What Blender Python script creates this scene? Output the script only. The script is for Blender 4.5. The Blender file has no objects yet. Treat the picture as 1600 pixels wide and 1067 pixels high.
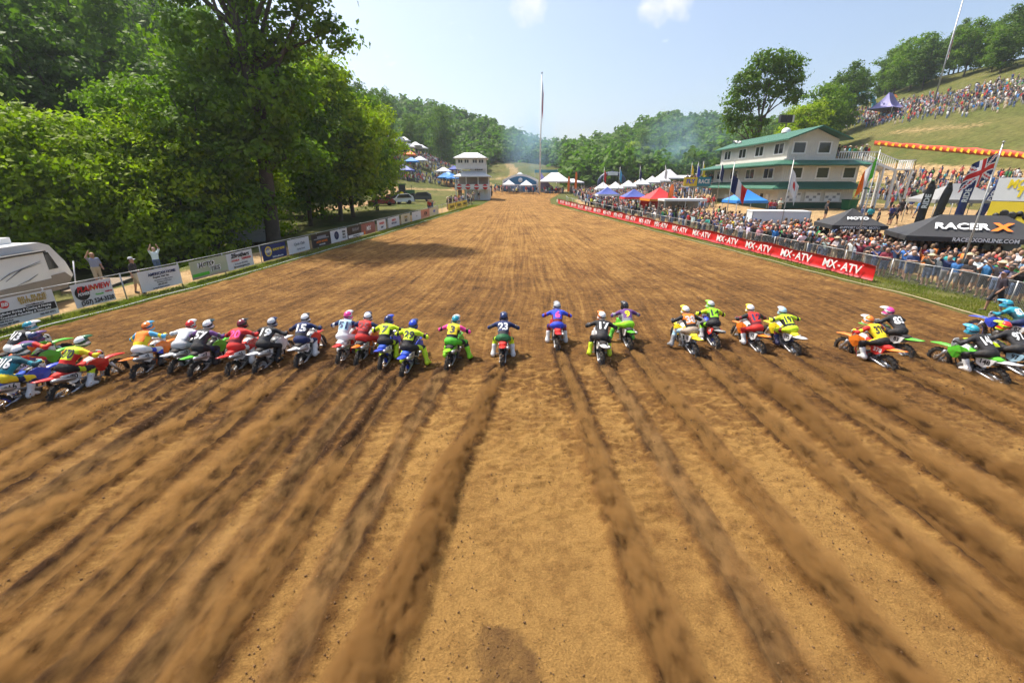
import bpy, math, random
import numpy as np
from mathutils import Vector, Matrix
from mathutils.bvhtree import BVHTree

R = math.radians
random.seed(7)
RNG = np.random.default_rng(7)
SC = bpy.context.scene
COL = SC.collection

# ------------------------------------------------------------------ camera
CAM_H = 5.4
PITCH = math.atan(245.5 / 690.0)
FPX = 690.0
cam_d = bpy.data.cameras.new('camera')
cam_d.sensor_width = 36.0
cam_d.lens = FPX * 36.0 / 1600.0
cam_d.clip_end = 3000
cam = bpy.data.objects.new('camera', cam_d)
COL.objects.link(cam)
cam.location = (0, 0, CAM_H)
cam.rotation_euler = (math.pi / 2 - PITCH, 0, 0)
SC.camera = cam

# ------------------------------------------------------------------ sky and sun
SUN_EL = R(60)
SUN_DIR = Vector((-0.80 * math.cos(SUN_EL), 0.60 * math.cos(SUN_EL), math.sin(SUN_EL))).normalized()
world = bpy.data.worlds.new('World')
SC.world = world
world.use_nodes = True
wn, wl = world.node_tree.nodes, world.node_tree.links
wn.clear()
sky = wn.new('ShaderNodeTexSky')
sky.sky_type = 'NISHITA'
sky.sun_disc = False
sky.sun_elevation = SUN_EL
sky.sun_rotation = math.atan2(SUN_DIR.x, SUN_DIR.y)
sky.altitude = 200
sky.air_density = 1.0
sky.dust_density = 4.0
sky.ozone_density = 1.0
bg = wn.new('ShaderNodeBackground')
bg.inputs['Strength'].default_value = 0.15
# thin high cloud wisps
tc = wn.new('ShaderNodeTexCoord')
mp = wn.new('ShaderNodeMapping'); mp.inputs['Scale'].default_value = (5.0, 2.0, 13.0)
mp.inputs['Location'].default_value = (0.45, 0.2, 0.35)
cn = wn.new('ShaderNodeTexNoise'); cn.inputs['Scale'].default_value = 1.6; cn.inputs['Detail'].default_value = 8
cn.inputs['Roughness'].default_value = 0.62
cr = wn.new('ShaderNodeMapRange'); cr.inputs['From Min'].default_value = 0.65; cr.inputs['From Max'].default_value = 0.84
cr.inputs['To Max'].default_value = 0.75
cm = wn.new('ShaderNodeMixRGB'); cm.inputs['Color2'].default_value = (7.6, 7.8, 8.0, 1)
wl.new(tc.outputs['Generated'], mp.inputs['Vector']); wl.new(mp.outputs['Vector'], cn.inputs['Vector'])
wl.new(cn.outputs['Fac'], cr.inputs['Value']); wl.new(cr.outputs['Result'], cm.inputs['Fac'])
wl.new(sky.outputs['Color'], cm.inputs['Color1'])
# two small fair-weather clouds over the straight
last = cm.outputs['Color']
for cx_, cy_, ct_ in ((0.036, 0.765, 0.9987), (0.33, 0.758, 0.9990), (0.38, 0.772, 0.9990)):
    v_ = Vector((cx_, math.cos(PITCH) + cy_ * math.sin(PITCH), -math.sin(PITCH) + cy_ * math.cos(PITCH))).normalized()
    dt = wn.new('ShaderNodeVectorMath'); dt.operation = 'DOT_PRODUCT'; dt.inputs[1].default_value = v_
    wl.new(tc.outputs['Generated'], dt.inputs[0])
    m1 = wn.new('ShaderNodeMapRange'); m1.inputs['From Min'].default_value = ct_; m1.inputs['From Max'].default_value = 1.0; wl.new(dt.outputs['Value'], m1.inputs['Value'])
    nz_ = wn.new('ShaderNodeTexNoise'); nz_.inputs['Scale'].default_value = 30; nz_.inputs['Detail'].default_value = 7; wl.new(tc.outputs['Generated'], nz_.inputs['Vector'])
    m2 = wn.new('ShaderNodeMath'); m2.operation = 'MULTIPLY_ADD'; m2.inputs[1].default_value = 0.75; wl.new(m1.outputs['Result'], m2.inputs[0]); wl.new(nz_.outputs['Fac'], m2.inputs[2])
    m3 = wn.new('ShaderNodeMapRange'); m3.inputs['From Min'].default_value = 0.86; m3.inputs['From Max'].default_value = 1.25; m3.inputs['To Max'].default_value = 0.7; wl.new(m2.outputs[0], m3.inputs['Value'])
    cx2 = wn.new('ShaderNodeMixRGB'); cx2.inputs['Color2'].default_value = (4.9, 4.9, 4.9, 1)
    wl.new(m3.outputs['Result'], cx2.inputs['Fac']); wl.new(last, cx2.inputs['Color1']); last = cx2.outputs['Color']
wl.new(last, bg.inputs['Color'])
wo = wn.new('ShaderNodeOutputWorld')
wl.new(bg.outputs['Background'], wo.inputs['Surface'])

sun_d = bpy.data.lights.new('sun', 'SUN')
sun_d.energy = 5.0
sun_d.angle = R(0.53)
sun_d.color = (1.0, 0.94, 0.84)
sun = bpy.data.objects.new('sun', sun_d)
COL.objects.link(sun)
sun.location = (-40, 30, 80)
sun.rotation_euler = SUN_DIR.to_track_quat('Z', 'Y').to_euler()

SC.view_settings.view_transform = 'Standard'
SC.view_settings.look = 'None'
SC.view_settings.exposure = 0.55
SC.view_settings.gamma = 1.0
SC.cycles.volume_bounces = 1
SC.cycles.max_bounces = 6
SC.cycles.transparent_max_bounces = 12
SC.cycles.use_denoising = True
SC.cycles.use_adaptive_sampling = True
SC.cycles.adaptive_threshold = 0.03
SC.cycles.adaptive_min_samples = 16

# ------------------------------------------------------------------ numbers and noise
def smooth(a, b, x):
    t = np.clip((np.asarray(x, dtype=float) - a) / (b - a), 0, 1)
    return t * t * (3 - 2 * t)

_tab = np.random.default_rng(11).random((512, 512))
def vnoise(x, y, s=0):
    x = np.asarray(x, dtype=float) + 13.7 * s + 1000; y = np.asarray(y, dtype=float) + 7.3 * s + 1000
    xi = np.floor(x).astype(int); yi = np.floor(y).astype(int)
    fx = x - xi; fy = y - yi
    fx = fx * fx * (3 - 2 * fx); fy = fy * fy * (3 - 2 * fy)
    a = _tab[xi & 511, yi & 511]; b = _tab[(xi + 1) & 511, yi & 511]
    c = _tab[xi & 511, (yi + 1) & 511]; d = _tab[(xi + 1) & 511, (yi + 1) & 511]
    return (a * (1 - fx) + b * fx) * (1 - fy) + (c * (1 - fx) + d * fx) * fy - 0.5
def fbm(x, y, s=0, o=4):
    r = 0; a = 1.0
    for i in range(o):
        r = r + a * vnoise(x * 2 ** i, y * 2 ** i, s + i * 5)
        a *= 0.5
    return r

# ------------------------------------------------------------------ terrain height
def softpos(t, k):
    t = np.asarray(t, dtype=float)
    return 0.5 * (t + np.sqrt(t * t + k * k)) - 0.5 * k * np.exp(-np.abs(t) / k)
_RX = np.array([-0.90, -0.42, -0.30, -0.20, -0.12, 0.0, 0.07, 0.15, 0.23, 0.31, 0.40, 0.52, 0.9])
_RZ = np.array([78.0, 56, 43, 43, 40, 26, 18, 18, 26, 34, 32, 28, 52])
def terrain(x, y):
    x = np.asarray(x, dtype=float); y = np.asarray(y, dtype=float)
    z = 0.028 * np.clip(softpos(y - 25, 8), 0, 150)
    z = z + 1.45 * smooth(21, 36, x) * smooth(24, 50, y)
    z = z - 1.35 * smooth(-20.8, -24.5, x) * smooth(58, 36, y)
    # right grandstand hill
    rh = softpos(x - 62, 6)
    rh = np.where(rh < 75, 0.43 * rh, 0.43 * 75 + 0.22 * (rh - 75))
    z = z + rh * (1 - 0.95 * smooth(165, 275, y))
    # left wooded hill
    lh = softpos(-x - 40, 8)
    lh = np.where(lh < 90, 0.62 * lh, 0.62 * 90 + 0.2 * (lh - 90))
    z = z + lh * (1 - 0.92 * smooth(95, 210, y))
    # spectator knoll beyond the tower
    z = z + 17 * np.exp(-((x + 52) / 30) ** 2 - ((y - 172) / 42) ** 2)
    z = z + 6 * np.exp(-((x - 12) / 26) ** 2 - ((y - 225) / 34) ** 2)
    # far wooded ridge
    th = x / np.maximum(y, 30)
    z = z + smooth(185, 335, y) * np.interp(th, _RX, _RZ)
    z = z + 0.5 * fbm(x * 0.05, y * 0.05, 3) * smooth(24, 70, np.abs(x))
    return z
def hz(x, y):
    return float(terrain(x, y))

def ray(px, py):
    a = (px - 800) / FPX; b = -(py - 533.5) / FPX
    return np.array([a, math.cos(PITCH) + b * math.sin(PITCH), -math.sin(PITCH) + b * math.cos(PITCH)])
def at(px, py, d):                       # world point on a photo ray at forward distance d
    r = ray(px, py); t = d / r[1]
    return Vector((r[0] * t, d, CAM_H + r[2] * t))
_TS = np.concatenate([np.arange(3, 60, 0.05), np.arange(60, 420, 0.3)])
def G(px, py):                           # where a photo ray meets the ground
    r = ray(px, py)
    t = _TS / r[1]
    x = r[0] * t; z = CAM_H + r[2] * t
    below = np.nonzero(z <= terrain(x, _TS))[0]
    k = below[0] if len(below) else len(_TS) - 1
    return Vector((float(x[k]), float(_TS[k]), hz(x[k], _TS[k])))
def W(px, d):                            # ground point at distance d in photo column px
    y = d
    zc = y * math.cos(PITCH) + (CAM_H - 1.0) * math.sin(PITCH)
    x = (px - 800) / FPX * zc
    for _ in range(3):
        zc = y * math.cos(PITCH) - (hz(x, y) - CAM_H) * math.sin(PITCH)
        x = (px - 800) / FPX * zc
    return Vector((x, y, hz(x, y)))

# ------------------------------------------------------------------ materials
MATS = {}
def new_mat(name):
    m = bpy.data.materials.new(name); m.use_nodes = True
    MATS[name] = m
    return m, m.node_tree.nodes, m.node_tree.links, m.node_tree.nodes['Principled BSDF']
def mat(name, col, rough=0.6, metal=0.0, var=0.12, scale=6.0, bump=0.0, bscale=40.0, coat=0.0, spec=0.5):
    if name in MATS: return MATS[name]
    m, n, l, b = new_mat(name)
    b.inputs['Roughness'].default_value = rough
    b.inputs['Metallic'].default_value = metal
    b.inputs['Specular IOR Level'].default_value = spec
    b.inputs['Coat Weight'].default_value = coat
    t = n.new('ShaderNodeTexCoord')
    nz = n.new('ShaderNodeTexNoise'); nz.inputs['Scale'].default_value = scale; nz.inputs['Detail'].default_value = 5
    l.new(t.outputs['Object'], nz.inputs['Vector'])
    mx = n.new('ShaderNodeMixRGB')
    mx.inputs['Color1'].default_value = (*[c * (1 - var) for c in col], 1)
    mx.inputs['Color2'].default_value = (*[min(1, c * (1 + var)) for c in col], 1)
    l.new(nz.outputs['Fac'], mx.inputs['Fac']); l.new(mx.outputs['Color'], b.inputs['Base Color'])
    if bump:
        n2 = n.new('ShaderNodeTexNoise'); n2.inputs['Scale'].default_value = bscale; n2.inputs['Detail'].default_value = 4
        bp = n.new('ShaderNodeBump'); bp.inputs['Strength'].default_value = bump; bp.inputs['Distance'].default_value = 0.02
        l.new(t.outputs['Object'], n2.inputs['Vector']); l.new(n2.outputs['Fac'], bp.inputs['Height']); l.new(bp.outputs['Normal'], b.inputs['Normal'])
    return m
def attr_mat(name, attr, rough=0.6, coat=0.0, dirt=0.0, spec=0.4):
    """colour from the object's own custom property"""
    if name in MATS: return MATS[name]
    m, n, l, b = new_mat(name)
    b.inputs['Roughness'].default_value = rough; b.inputs['Coat Weight'].default_value = coat
    b.inputs['Specular IOR Level'].default_value = spec
    a = n.new('ShaderNodeAttribute'); a.attribute_type = 'OBJECT'; a.attribute_name = attr
    t = n.new('ShaderNodeTexCoord')
    nz = n.new('ShaderNodeTexNoise'); nz.inputs['Scale'].default_value = 9; nz.inputs['Detail'].default_value = 6
    l.new(t.outputs['Object'], nz.inputs['Vector'])
    mr = n.new('ShaderNodeMapRange'); mr.inputs['From Min'].default_value = 0.45; mr.inputs['From Max'].default_value = 0.75
    mr.inputs['To Max'].default_value = dirt
    mx = n.new('ShaderNodeMixRGB'); mx.inputs['Color2'].default_value = (0.2, 0.12, 0.06, 1)
    l.new(nz.outputs['Fac'], mr.inputs['Value']); l.new(mr.outputs['Result'], mx.inputs['Fac'])
    l.new(a.outputs['Color'], mx.inputs['Color1']); l.new(mx.outputs['Color'], b.inputs['Base Color'])
    n2 = n.new('ShaderNodeTexNoise'); n2.inputs['Scale'].default_value = 13; n2.inputs['Detail'].default_value = 5
    bp = n.new('ShaderNodeBump'); bp.inputs['Strength'].default_value = 0.7; bp.inputs['Distance'].default_value = 0.02
    l.new(t.outputs['Object'], n2.inputs['Vector']); l.new(n2.outputs['Fac'], bp.inputs['Height']); l.new(bp.outputs['Normal'], b.inputs['Normal'])
    return m
def vcol_mat(name, attr='col', rough=0.7):
    if name in MATS: return MATS[name]
    m, n, l, b = new_mat(name)
    b.inputs['Roughness'].default_value = rough
    a = n.new('ShaderNodeAttribute'); a.attribute_name = attr
    l.new(a.outputs['Color'], b.inputs['Base Color'])
    return m
def leaf_mat(name, c1, c2, trans=0.45):
    m, n, l, b = new_mat(name)
    b.inputs['Roughness'].default_value = 0.6; b.inputs['Specular IOR Level'].default_value = 0.15
    oi = n.new('ShaderNodeObjectInfo')
    geo = n.new('ShaderNodeNewGeometry')
    nz = n.new('ShaderNodeTexNoise'); nz.inputs['Scale'].default_value = 0.55; nz.inputs['Detail'].default_value = 4
    l.new(geo.outputs['Position'], nz.inputs['Vector'])
    ad = n.new('ShaderNodeMath'); ad.operation = 'MULTIPLY_ADD'; ad.inputs[1].default_value = 0.35
    l.new(oi.outputs['Random'], ad.inputs[0])
    rp = n.new('ShaderNodeMapRange'); rp.inputs['From Min'].default_value = 0.3; rp.inputs['From Max'].default_value = 0.7; rp.inputs['To Min'].default_value = -0.1; rp.inputs['To Max'].default_value = 0.75
    l.new(nz.outputs['Fac'], rp.inputs['Value']); l.new(rp.outputs['Result'], ad.inputs[2])
    ri = n.new('ShaderNodeMath'); ri.operation = 'MULTIPLY_ADD'; ri.inputs[1].default_value = 0.3
    l.new(geo.outputs['Random Per Island'], ri.inputs[0]); l.new(ad.outputs[0], ri.inputs[2]); ri.use_clamp = True
    mx = n.new('ShaderNodeMixRGB'); mx.inputs['Color1'].default_value = (*c1, 1); mx.inputs['Color2'].default_value = (*c2, 1)
    l.new(ri.outputs[0], mx.inputs['Fac']); l.new(mx.outputs['Color'], b.inputs['Base Color'])
    tr = n.new('ShaderNodeBsdfTranslucent')
    tm = n.new('ShaderNodeMixRGB'); tm.blend_type = 'MULTIPLY'; tm.inputs['Fac'].default_value = 1; tm.inputs['Color2'].default_value = (1.25, 1.6, 0.5, 1)
    l.new(mx.outputs['Color'], tm.inputs['Color1']); l.new(tm.outputs['Color'], tr.inputs['Color'])
    ms = n.new('ShaderNodeMixShader'); ms.inputs['Fac'].default_value = trans
    l.new(b.outputs[0], ms.inputs[1]); l.new(tr.outputs[0], ms.inputs[2])
    l.new(ms.outputs[0], n['Material Output'].inputs['Surface'])
    return m
def vol_mat(name, col, dens, aniso=0.2):
    m = bpy.data.materials.new(name); m.use_nodes = True
    n, l = m.node_tree.nodes, m.node_tree.links
    n.remove(n['Principled BSDF'])
    v = n.new('ShaderNodeVolumePrincipled')
    v.inputs['Color'].default_value = (*col, 1); v.inputs['Density'].default_value = dens
    v.inputs['Anisotropy'].default_value = aniso
    l.new(v.outputs[0], n['Material Output'].inputs['Volume'])
    return m

# ------------------------------------------------------------------ objects
def link(name, me, parent=None, loc=None, rot=None):
    o = bpy.data.objects.new(name, me)
    COL.objects.link(o)
    if parent is not None: o.parent = parent
    if loc is not None: o.location = loc
    if rot is not None: o.rotation_euler = rot
    return o
LABELS = {}
def tag(o, label, cat, group=None, kind=None):
    o['label'] = label; o['category'] = cat
    if group: o['group'] = group
    if kind: o['kind'] = kind
    LABELS[label] = LABELS.get(label, 0) + 1
    return o
def empty(name, loc=(0, 0, 0), rz=0):
    o = link(name, None, None, loc, (0, 0, rz)); o.empty_display_size = 0.2
    return o
def copy_tree(o, parent=None):
    c = o.copy(); COL.objects.link(c); c.parent = parent
    for ch in o.children: copy_tree(ch, c)
    return c
def np_mesh(name, v, f, mats=(), mi=None, smooth_=False, cols=None):
    v = np.asarray(v, dtype=np.float32); f = np.asarray(f, dtype=np.int32)
    k = f.shape[1]
    me = bpy.data.meshes.new(name)
    me.vertices.add(len(v)); me.vertices.foreach_set('co', v.ravel())
    me.loops.add(f.size); me.loops.foreach_set('vertex_index', f.ravel())
    me.polygons.add(len(f)); me.polygons.foreach_set('loop_start', np.arange(0, f.size, k, dtype=np.int32))
    me.polygons.foreach_set('loop_total', np.full(len(f), k, dtype=np.int32))
    if mi is not None: me.polygons.foreach_set('material_index', np.asarray(mi, dtype=np.int32))
    if smooth_: me.polygons.foreach_set('use_smooth', np.ones(len(f), dtype=bool))
    for m in mats: me.materials.append(m)
    if cols is not None:
        a = me.color_attributes.new('col', 'FLOAT_COLOR', 'POINT')
        a.data.foreach_set('color', np.hstack([cols, np.ones((len(cols), 1))]).astype(np.float32).ravel())
    me.update(); me.validate()
    return me

class MB:
    """collects faces for ONE mesh"""
    def __init__(s): s.v = []; s.f = []; s.m = []; s.sm = []
    def add(s, vs, fs, m=0, sm=False):
        o = len(s.v); s.v += [tuple(p) for p in vs]
        for f in fs: s.f.append([i + o for i in f]); s.m.append(m); s.sm.append(sm)
        return s
    def box(s, c, d, m=0, rot=None):
        x, y, z = d[0] / 2, d[1] / 2, d[2] / 2
        vs = [Vector((sx * x, sy * y, sz * z)) for sx in (-1, 1) for sy in (-1, 1) for sz in (-1, 1)]
        if rot is not None: vs = [rot @ p for p in vs]
        vs = [p + Vector(c) for p in vs]
        return s.add(vs, [(0, 1, 3, 2), (4, 6, 7, 5), (0, 4, 5, 1), (2, 3, 7, 6), (0, 2, 6, 4), (1, 5, 7, 3)], m)
    def bar(s, a, b, w, h, m=0):
        a = Vector(a); b = Vector(b); d = b - a; L = d.length
        if L < 1e-6: return s
        q = d.to_track_quat('Y', 'Z').to_matrix()
        return s.box((a + b) / 2, (w, L, h), m, q)
    def tube(s, path, rad, n=8, m=0, caps=True, flat=1.0):
        path = [Vector(p) for p in path]
        if not hasattr(rad, '__len__'): rad = [rad] * len(path)
        vs = []; fs = []
        up = Vector((0, 0, 1))
        d0 = (path[1] - path[0]).normalized()
        if abs(d0.z) > 0.9: up = Vector((0, 1, 0))
        side = d0.cross(up).normalized()
        for i, p in enumerate(path):
            if i == 0: d = path[1] - path[0]
            elif i == len(path) - 1: d = path[-1] - path[-2]
            else: d = path[i + 1] - path[i - 1]
            d.normalize()
            side = (side - d * side.dot(d)).normalized()
            u = side.cross(d)
            for k in range(n):
                a = 2 * math.pi * k / n
                vs.append(p + side * math.cos(a) * rad[i] + u * math.sin(a) * rad[i] * flat)
        for i in range(len(path) - 1):
            for k in range(n):
                fs.append((i * n + k, i * n + (k + 1) % n, (i + 1) * n + (k + 1) % n, (i + 1) * n + k))
        s.add(vs, fs, m, True)
        if caps:
            o = len(s.v) - len(vs)
            s.f.append([o + k for k in range(n)][::-1]); s.m.append(m); s.sm.append(False)
            s.f.append([o + (len(path) - 1) * n + k for k in range(n)]); s.m.append(m); s.sm.append(False)
        return s
    def lathe(s, prof, c, axis='X', n=20, m=0):
        c = Vector(c); vs = []; fs = []
        for (a, r) in prof:
            for k in range(n):
                t = 2 * math.pi * k / n
                if axis == 'X': vs.append(c + Vector((a, r * math.cos(t), r * math.sin(t))))
                else: vs.append(c + Vector((r * math.cos(t), r * math.sin(t), a)))
        for i in range(len(prof) - 1):
            for k in range(n):
                q = (i * n + k, i * n + (k + 1) % n, (i + 1) * n + (k + 1) % n, (i + 1) * n + k)
                fs.append(q[::-1] if axis == 'X' else q)
        return s.add(vs, fs, m, True)
    def prism(s, poly, a, b, m=0):
        """polygon poly of 3-vectors pushed from offset a to offset b"""
        n = len(poly); a = Vector(a); b = Vector(b)
        vs = [Vector(p) + a for p in poly] + [Vector(p) + b for p in poly]
        fs = [tuple(range(n))[::-1], tuple(range(n, 2 * n))] + [(i, (i + 1) % n, (i + 1) % n + n, i + n) for i in range(n)]
        return s.add(vs, fs, m)
    def loft(s, secs, m=0, closed=True, sm=True, caps=True):
        n = len(secs[0]); vs = [p for sec in secs for p in sec]; fs = []
        for i in range(len(secs) - 1):
            for k in range(n if closed else n - 1):
                fs.append((i * n + k, i * n + (k + 1) % n, (i + 1) * n + (k + 1) % n, (i + 1) * n + k))
        s.add(vs, fs, m, sm)
        if caps and closed:
            o = len(s.v) - len(vs)
            s.f.append([o + k for k in range(n)][::-1]); s.m.append(m); s.sm.append(False)
            s.f.append([o + (len(secs) - 1) * n + k for k in range(n)]); s.m.append(m); s.sm.append(False)
        return s
    def quad(s, a, b, c, d, m=0): return s.add([a, b, c, d], [(0, 1, 2, 3)], m)
    def mesh(s, name, mats):
        me = bpy.data.meshes.new(name)
        me.from_pydata([tuple(p) for p in s.v], [], s.f)
        for x in (mats if isinstance(mats, (list, tuple)) else [mats]): me.materials.append(x)
        me.polygons.foreach_set('material_index', s.m)
        me.polygons.foreach_set('use_smooth', s.sm)
        me.validate(); me.update()
        return me
    def build(s, name, mats, parent=None, loc=None, rot=None):
        return link(name, s.mesh(name, mats), parent, loc, rot)

_texts = {}
def text_mesh(s, size=1.0, bold=0.02, shear=0.0, m=None, spacing=1.0, sx=1.0, depth=0.004):
    key = (s, size, bold, shear, m.name, spacing, sx)
    if key in _texts: return _texts[key]
    c = bpy.data.curves.new('t', 'FONT'); c.body = s; c.size = size / 0.72; c.align_x = 'CENTER'; c.align_y = 'CENTER'
    c.offset = bold * size; c.shear = shear; c.space_character = spacing; c.resolution_u = 2; c.extrude = depth
    o = bpy.data.objects.new('t', c)
    me = bpy.data.meshes.new_from_object(o)
    bpy.data.objects.remove(o); bpy.data.curves.remove(c)
    if sx != 1.0:
        for v in me.vertices: v.co.x *= sx
    me.materials.clear(); me.materials.append(m); me.name = 'lettering'
    for p in me.polygons: p.material_index = 0
    _texts[key] = me
    return me
def text_w(me):
    xs = [v.co.x for v in me.vertices]
    return (max(xs) - min(xs)) if xs else 1
def frame_rot(right, up):
    r = Vector(right).normalized(); u = Vector(up); u = (u - r * u.dot(r)).normalized(); n = r.cross(u)
    return Matrix((r, u, n)).transposed()
def put_text(s, parent, pos, right, up, height, m, maxw=None, bold=0.03, shear=0.0, name='lettering', depth=0.004):
    """flat lettering laid on a surface: pos is its centre in the parent's frame"""
    me = text_mesh(s, height, bold, shear, m, depth=depth)
    o = link(name, me, parent)
    q = frame_rot(right, up)
    k = 1.0
    if maxw:
        w = text_w(me)
        if w > maxw: k = maxw / w
    o.matrix_basis = Matrix.Translation(Vector(pos)) @ q.to_4x4() @ Matrix.Diagonal((k, 1, 1, 1))
    return o

# ------------------------------------------------------------------ continuous bodies
def surf_net(sdf, lo, hi, h):
    lo = np.array(lo, float); n = np.ceil((np.array(hi, float) - lo) / h).astype(int) + 1
    gx, gy, gz = np.meshgrid(*[lo[i] + h * np.arange(n[i]) for i in range(3)], indexing='ij')
    P = np.stack([gx, gy, gz], -1).reshape(-1, 3)
    V = sdf(P).reshape(n)
    S = np.zeros((*n, 3)); C = np.zeros(n)
    quads = []
    for ax in range(3):
        a = np.take(V, range(0, n[ax] - 1), ax); b = np.take(V, range(1, n[ax]), ax)
        cr_ = (a < 0) != (b < 0)
        idx = np.argwhere(cr_)
        if not len(idx): continue
        va = a[cr_]; vb = b[cr_]; t = va / (va - vb)
        pos = idx.astype(float); pos[:, ax] += t
        o1, o2 = [i for i in range(3) if i != ax]
        cells = []
        for (d1, d2) in ((0, 0), (1, 0), (1, 1), (0, 1)):
            c = idx.copy(); c[:, o1] -= d1; c[:, o2] -= d2
            c = np.maximum(c, 0)
            np.add.at(S, (c[:, 0], c[:, 1], c[:, 2]), pos); np.add.at(C, (c[:, 0], c[:, 1], c[:, 2]), 1)
            cells.append((c[:, 0] * n[1] + c[:, 1]) * n[2] + c[:, 2])
        q = np.stack(cells, 1)
        flip = (va < 0)
        if ax == 1: flip = ~flip
        q[~flip] = q[~flip][:, ::-1]
        quads.append(q)
    Q = np.concatenate(quads)
    used, inv = np.unique(Q, return_inverse=True)
    S = S.reshape(-1, 3)[used] / C.reshape(-1)[used][:, None]
    return lo + S * h, inv.reshape(Q.shape)[:, ::-1]
def caps_dist(P, caps):
    D = np.empty((len(caps), len(P)))
    for i, (a, b, r0, r1, *_) in enumerate(caps):
        a = np.array(a, float); b = np.array(b, float); ab = b - a
        t = np.clip(((P - a) @ ab) / max(ab @ ab, 1e-9), 0, 1)
        D[i] = np.linalg.norm(P - a - t[:, None] * ab, axis=1) - (r0 + (r1 - r0) * t)
    return D
def body_mesh(name, caps, mats, h, k=0.022, remap=None):
    A = np.array([c[0] for c in caps] + [c[1] for c in caps])
    lo = A.min(0) - 0.26; hi = A.max(0) + 0.26
    def sdf(P):
        D = caps_dist(P, caps)
        return -k * np.log(np.exp(-np.clip(D, -0.3, 0.6) / k).sum(0))
    v, f = surf_net(sdf, lo, hi, h)
    cen = v[f].mean(1)
    mi = np.array([c[4] for c in caps])[caps_dist(cen, caps).argmin(0)]
    if remap is not None: mi = remap(cen, mi)
    return np_mesh(name, v, f, mats, mi, True)

# ================================================================== SETTING
LEFT_PX = [(0, 533), (100, 506), (200, 480), (300, 453), (400, 425), (500, 396), (600, 367), (700, 336), (750, 321)]
RIGHT_PX = [(1600, 518), (1500, 488), (1400, 459), (1300, 435), (1200, 408), (1100, 382), (1000, 356), (900, 330), (862, 319)]
def edge(pts):
    g_ = [G(*p) for p in pts]
    ys = np.array([p.y for p in g_]); xs = np.array([p.x for p in g_])
    return ys, xs
LY, LX = edge(LEFT_PX); RY, RX = edge(RIGHT_PX)
LY = np.concatenate([[-25, 5], LY, [LY[-1] + 14, 140]]); LX = np.concatenate([[LX[0] - 1, LX[0] - 0.3], LX, [LX[-1] + 1.2, -22]])
RY = np.concatenate([[-25, 5], RY, [RY[-1] + 14, 140]]); RX = np.concatenate([[RX[0] + 1, RX[0] + 0.3], RX, [RX[-1] + 1.0, 16]])
def xl(y): return np.interp(y, LY, LX)
def xr(y): return np.interp(y, RY, RX)

# bikes: number, rear-contact and front-contact photo columns -> world placement (heading in degrees, + turns right)
BIKE_XY = [(-14.24, 11.45), (-13.21, 10.65), (-12.27, 9.42), (-11.38, 10.07), (-10.41, 11.4), (-9.69, 11.75), (-8.96, 11.53), (-7.93, 11.62), (-7.3, 11.8),
           (-6.29, 12.21), (-5.23, 12.5), (-4.65, 12.41), (-3.8, 12.07), (-3.09, 11.59), (-1.89, 12.07), (-0.29, 12.36), (1.49, 13.65), (2.69, 12.45),
           (3.89, 13.74), (5.79, 13.12), (6.74, 13.86), (7.98, 13.34), (9.02, 13.23), (11.08, 12.07), (12.4, 13.02), (13.31, 11.11), (14.49, 11.45), (17.3, 14.0)]

DRIFT = {10: -.02, 11: -.02, 12: -.03, 13: -.04, 14: -.07, 15: -.14, 16: .03, 17: .04, 18: .03}      # sideways metres per metre back along the trail
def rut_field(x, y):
    """height of each wheel rut, and its darkening: damp soil plus painted trail shadow"""
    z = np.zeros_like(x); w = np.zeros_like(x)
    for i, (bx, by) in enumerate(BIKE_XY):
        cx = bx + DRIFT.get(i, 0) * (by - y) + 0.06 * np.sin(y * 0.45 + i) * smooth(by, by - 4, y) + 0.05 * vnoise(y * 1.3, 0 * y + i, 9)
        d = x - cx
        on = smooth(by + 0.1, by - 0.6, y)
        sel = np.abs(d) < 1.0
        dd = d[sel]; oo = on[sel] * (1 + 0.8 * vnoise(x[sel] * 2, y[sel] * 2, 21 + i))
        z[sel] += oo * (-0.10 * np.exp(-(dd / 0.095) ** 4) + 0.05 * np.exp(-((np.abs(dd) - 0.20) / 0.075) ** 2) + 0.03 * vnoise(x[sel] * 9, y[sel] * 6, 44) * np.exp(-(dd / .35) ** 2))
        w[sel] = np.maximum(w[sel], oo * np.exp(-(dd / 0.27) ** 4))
    return z, w

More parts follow.
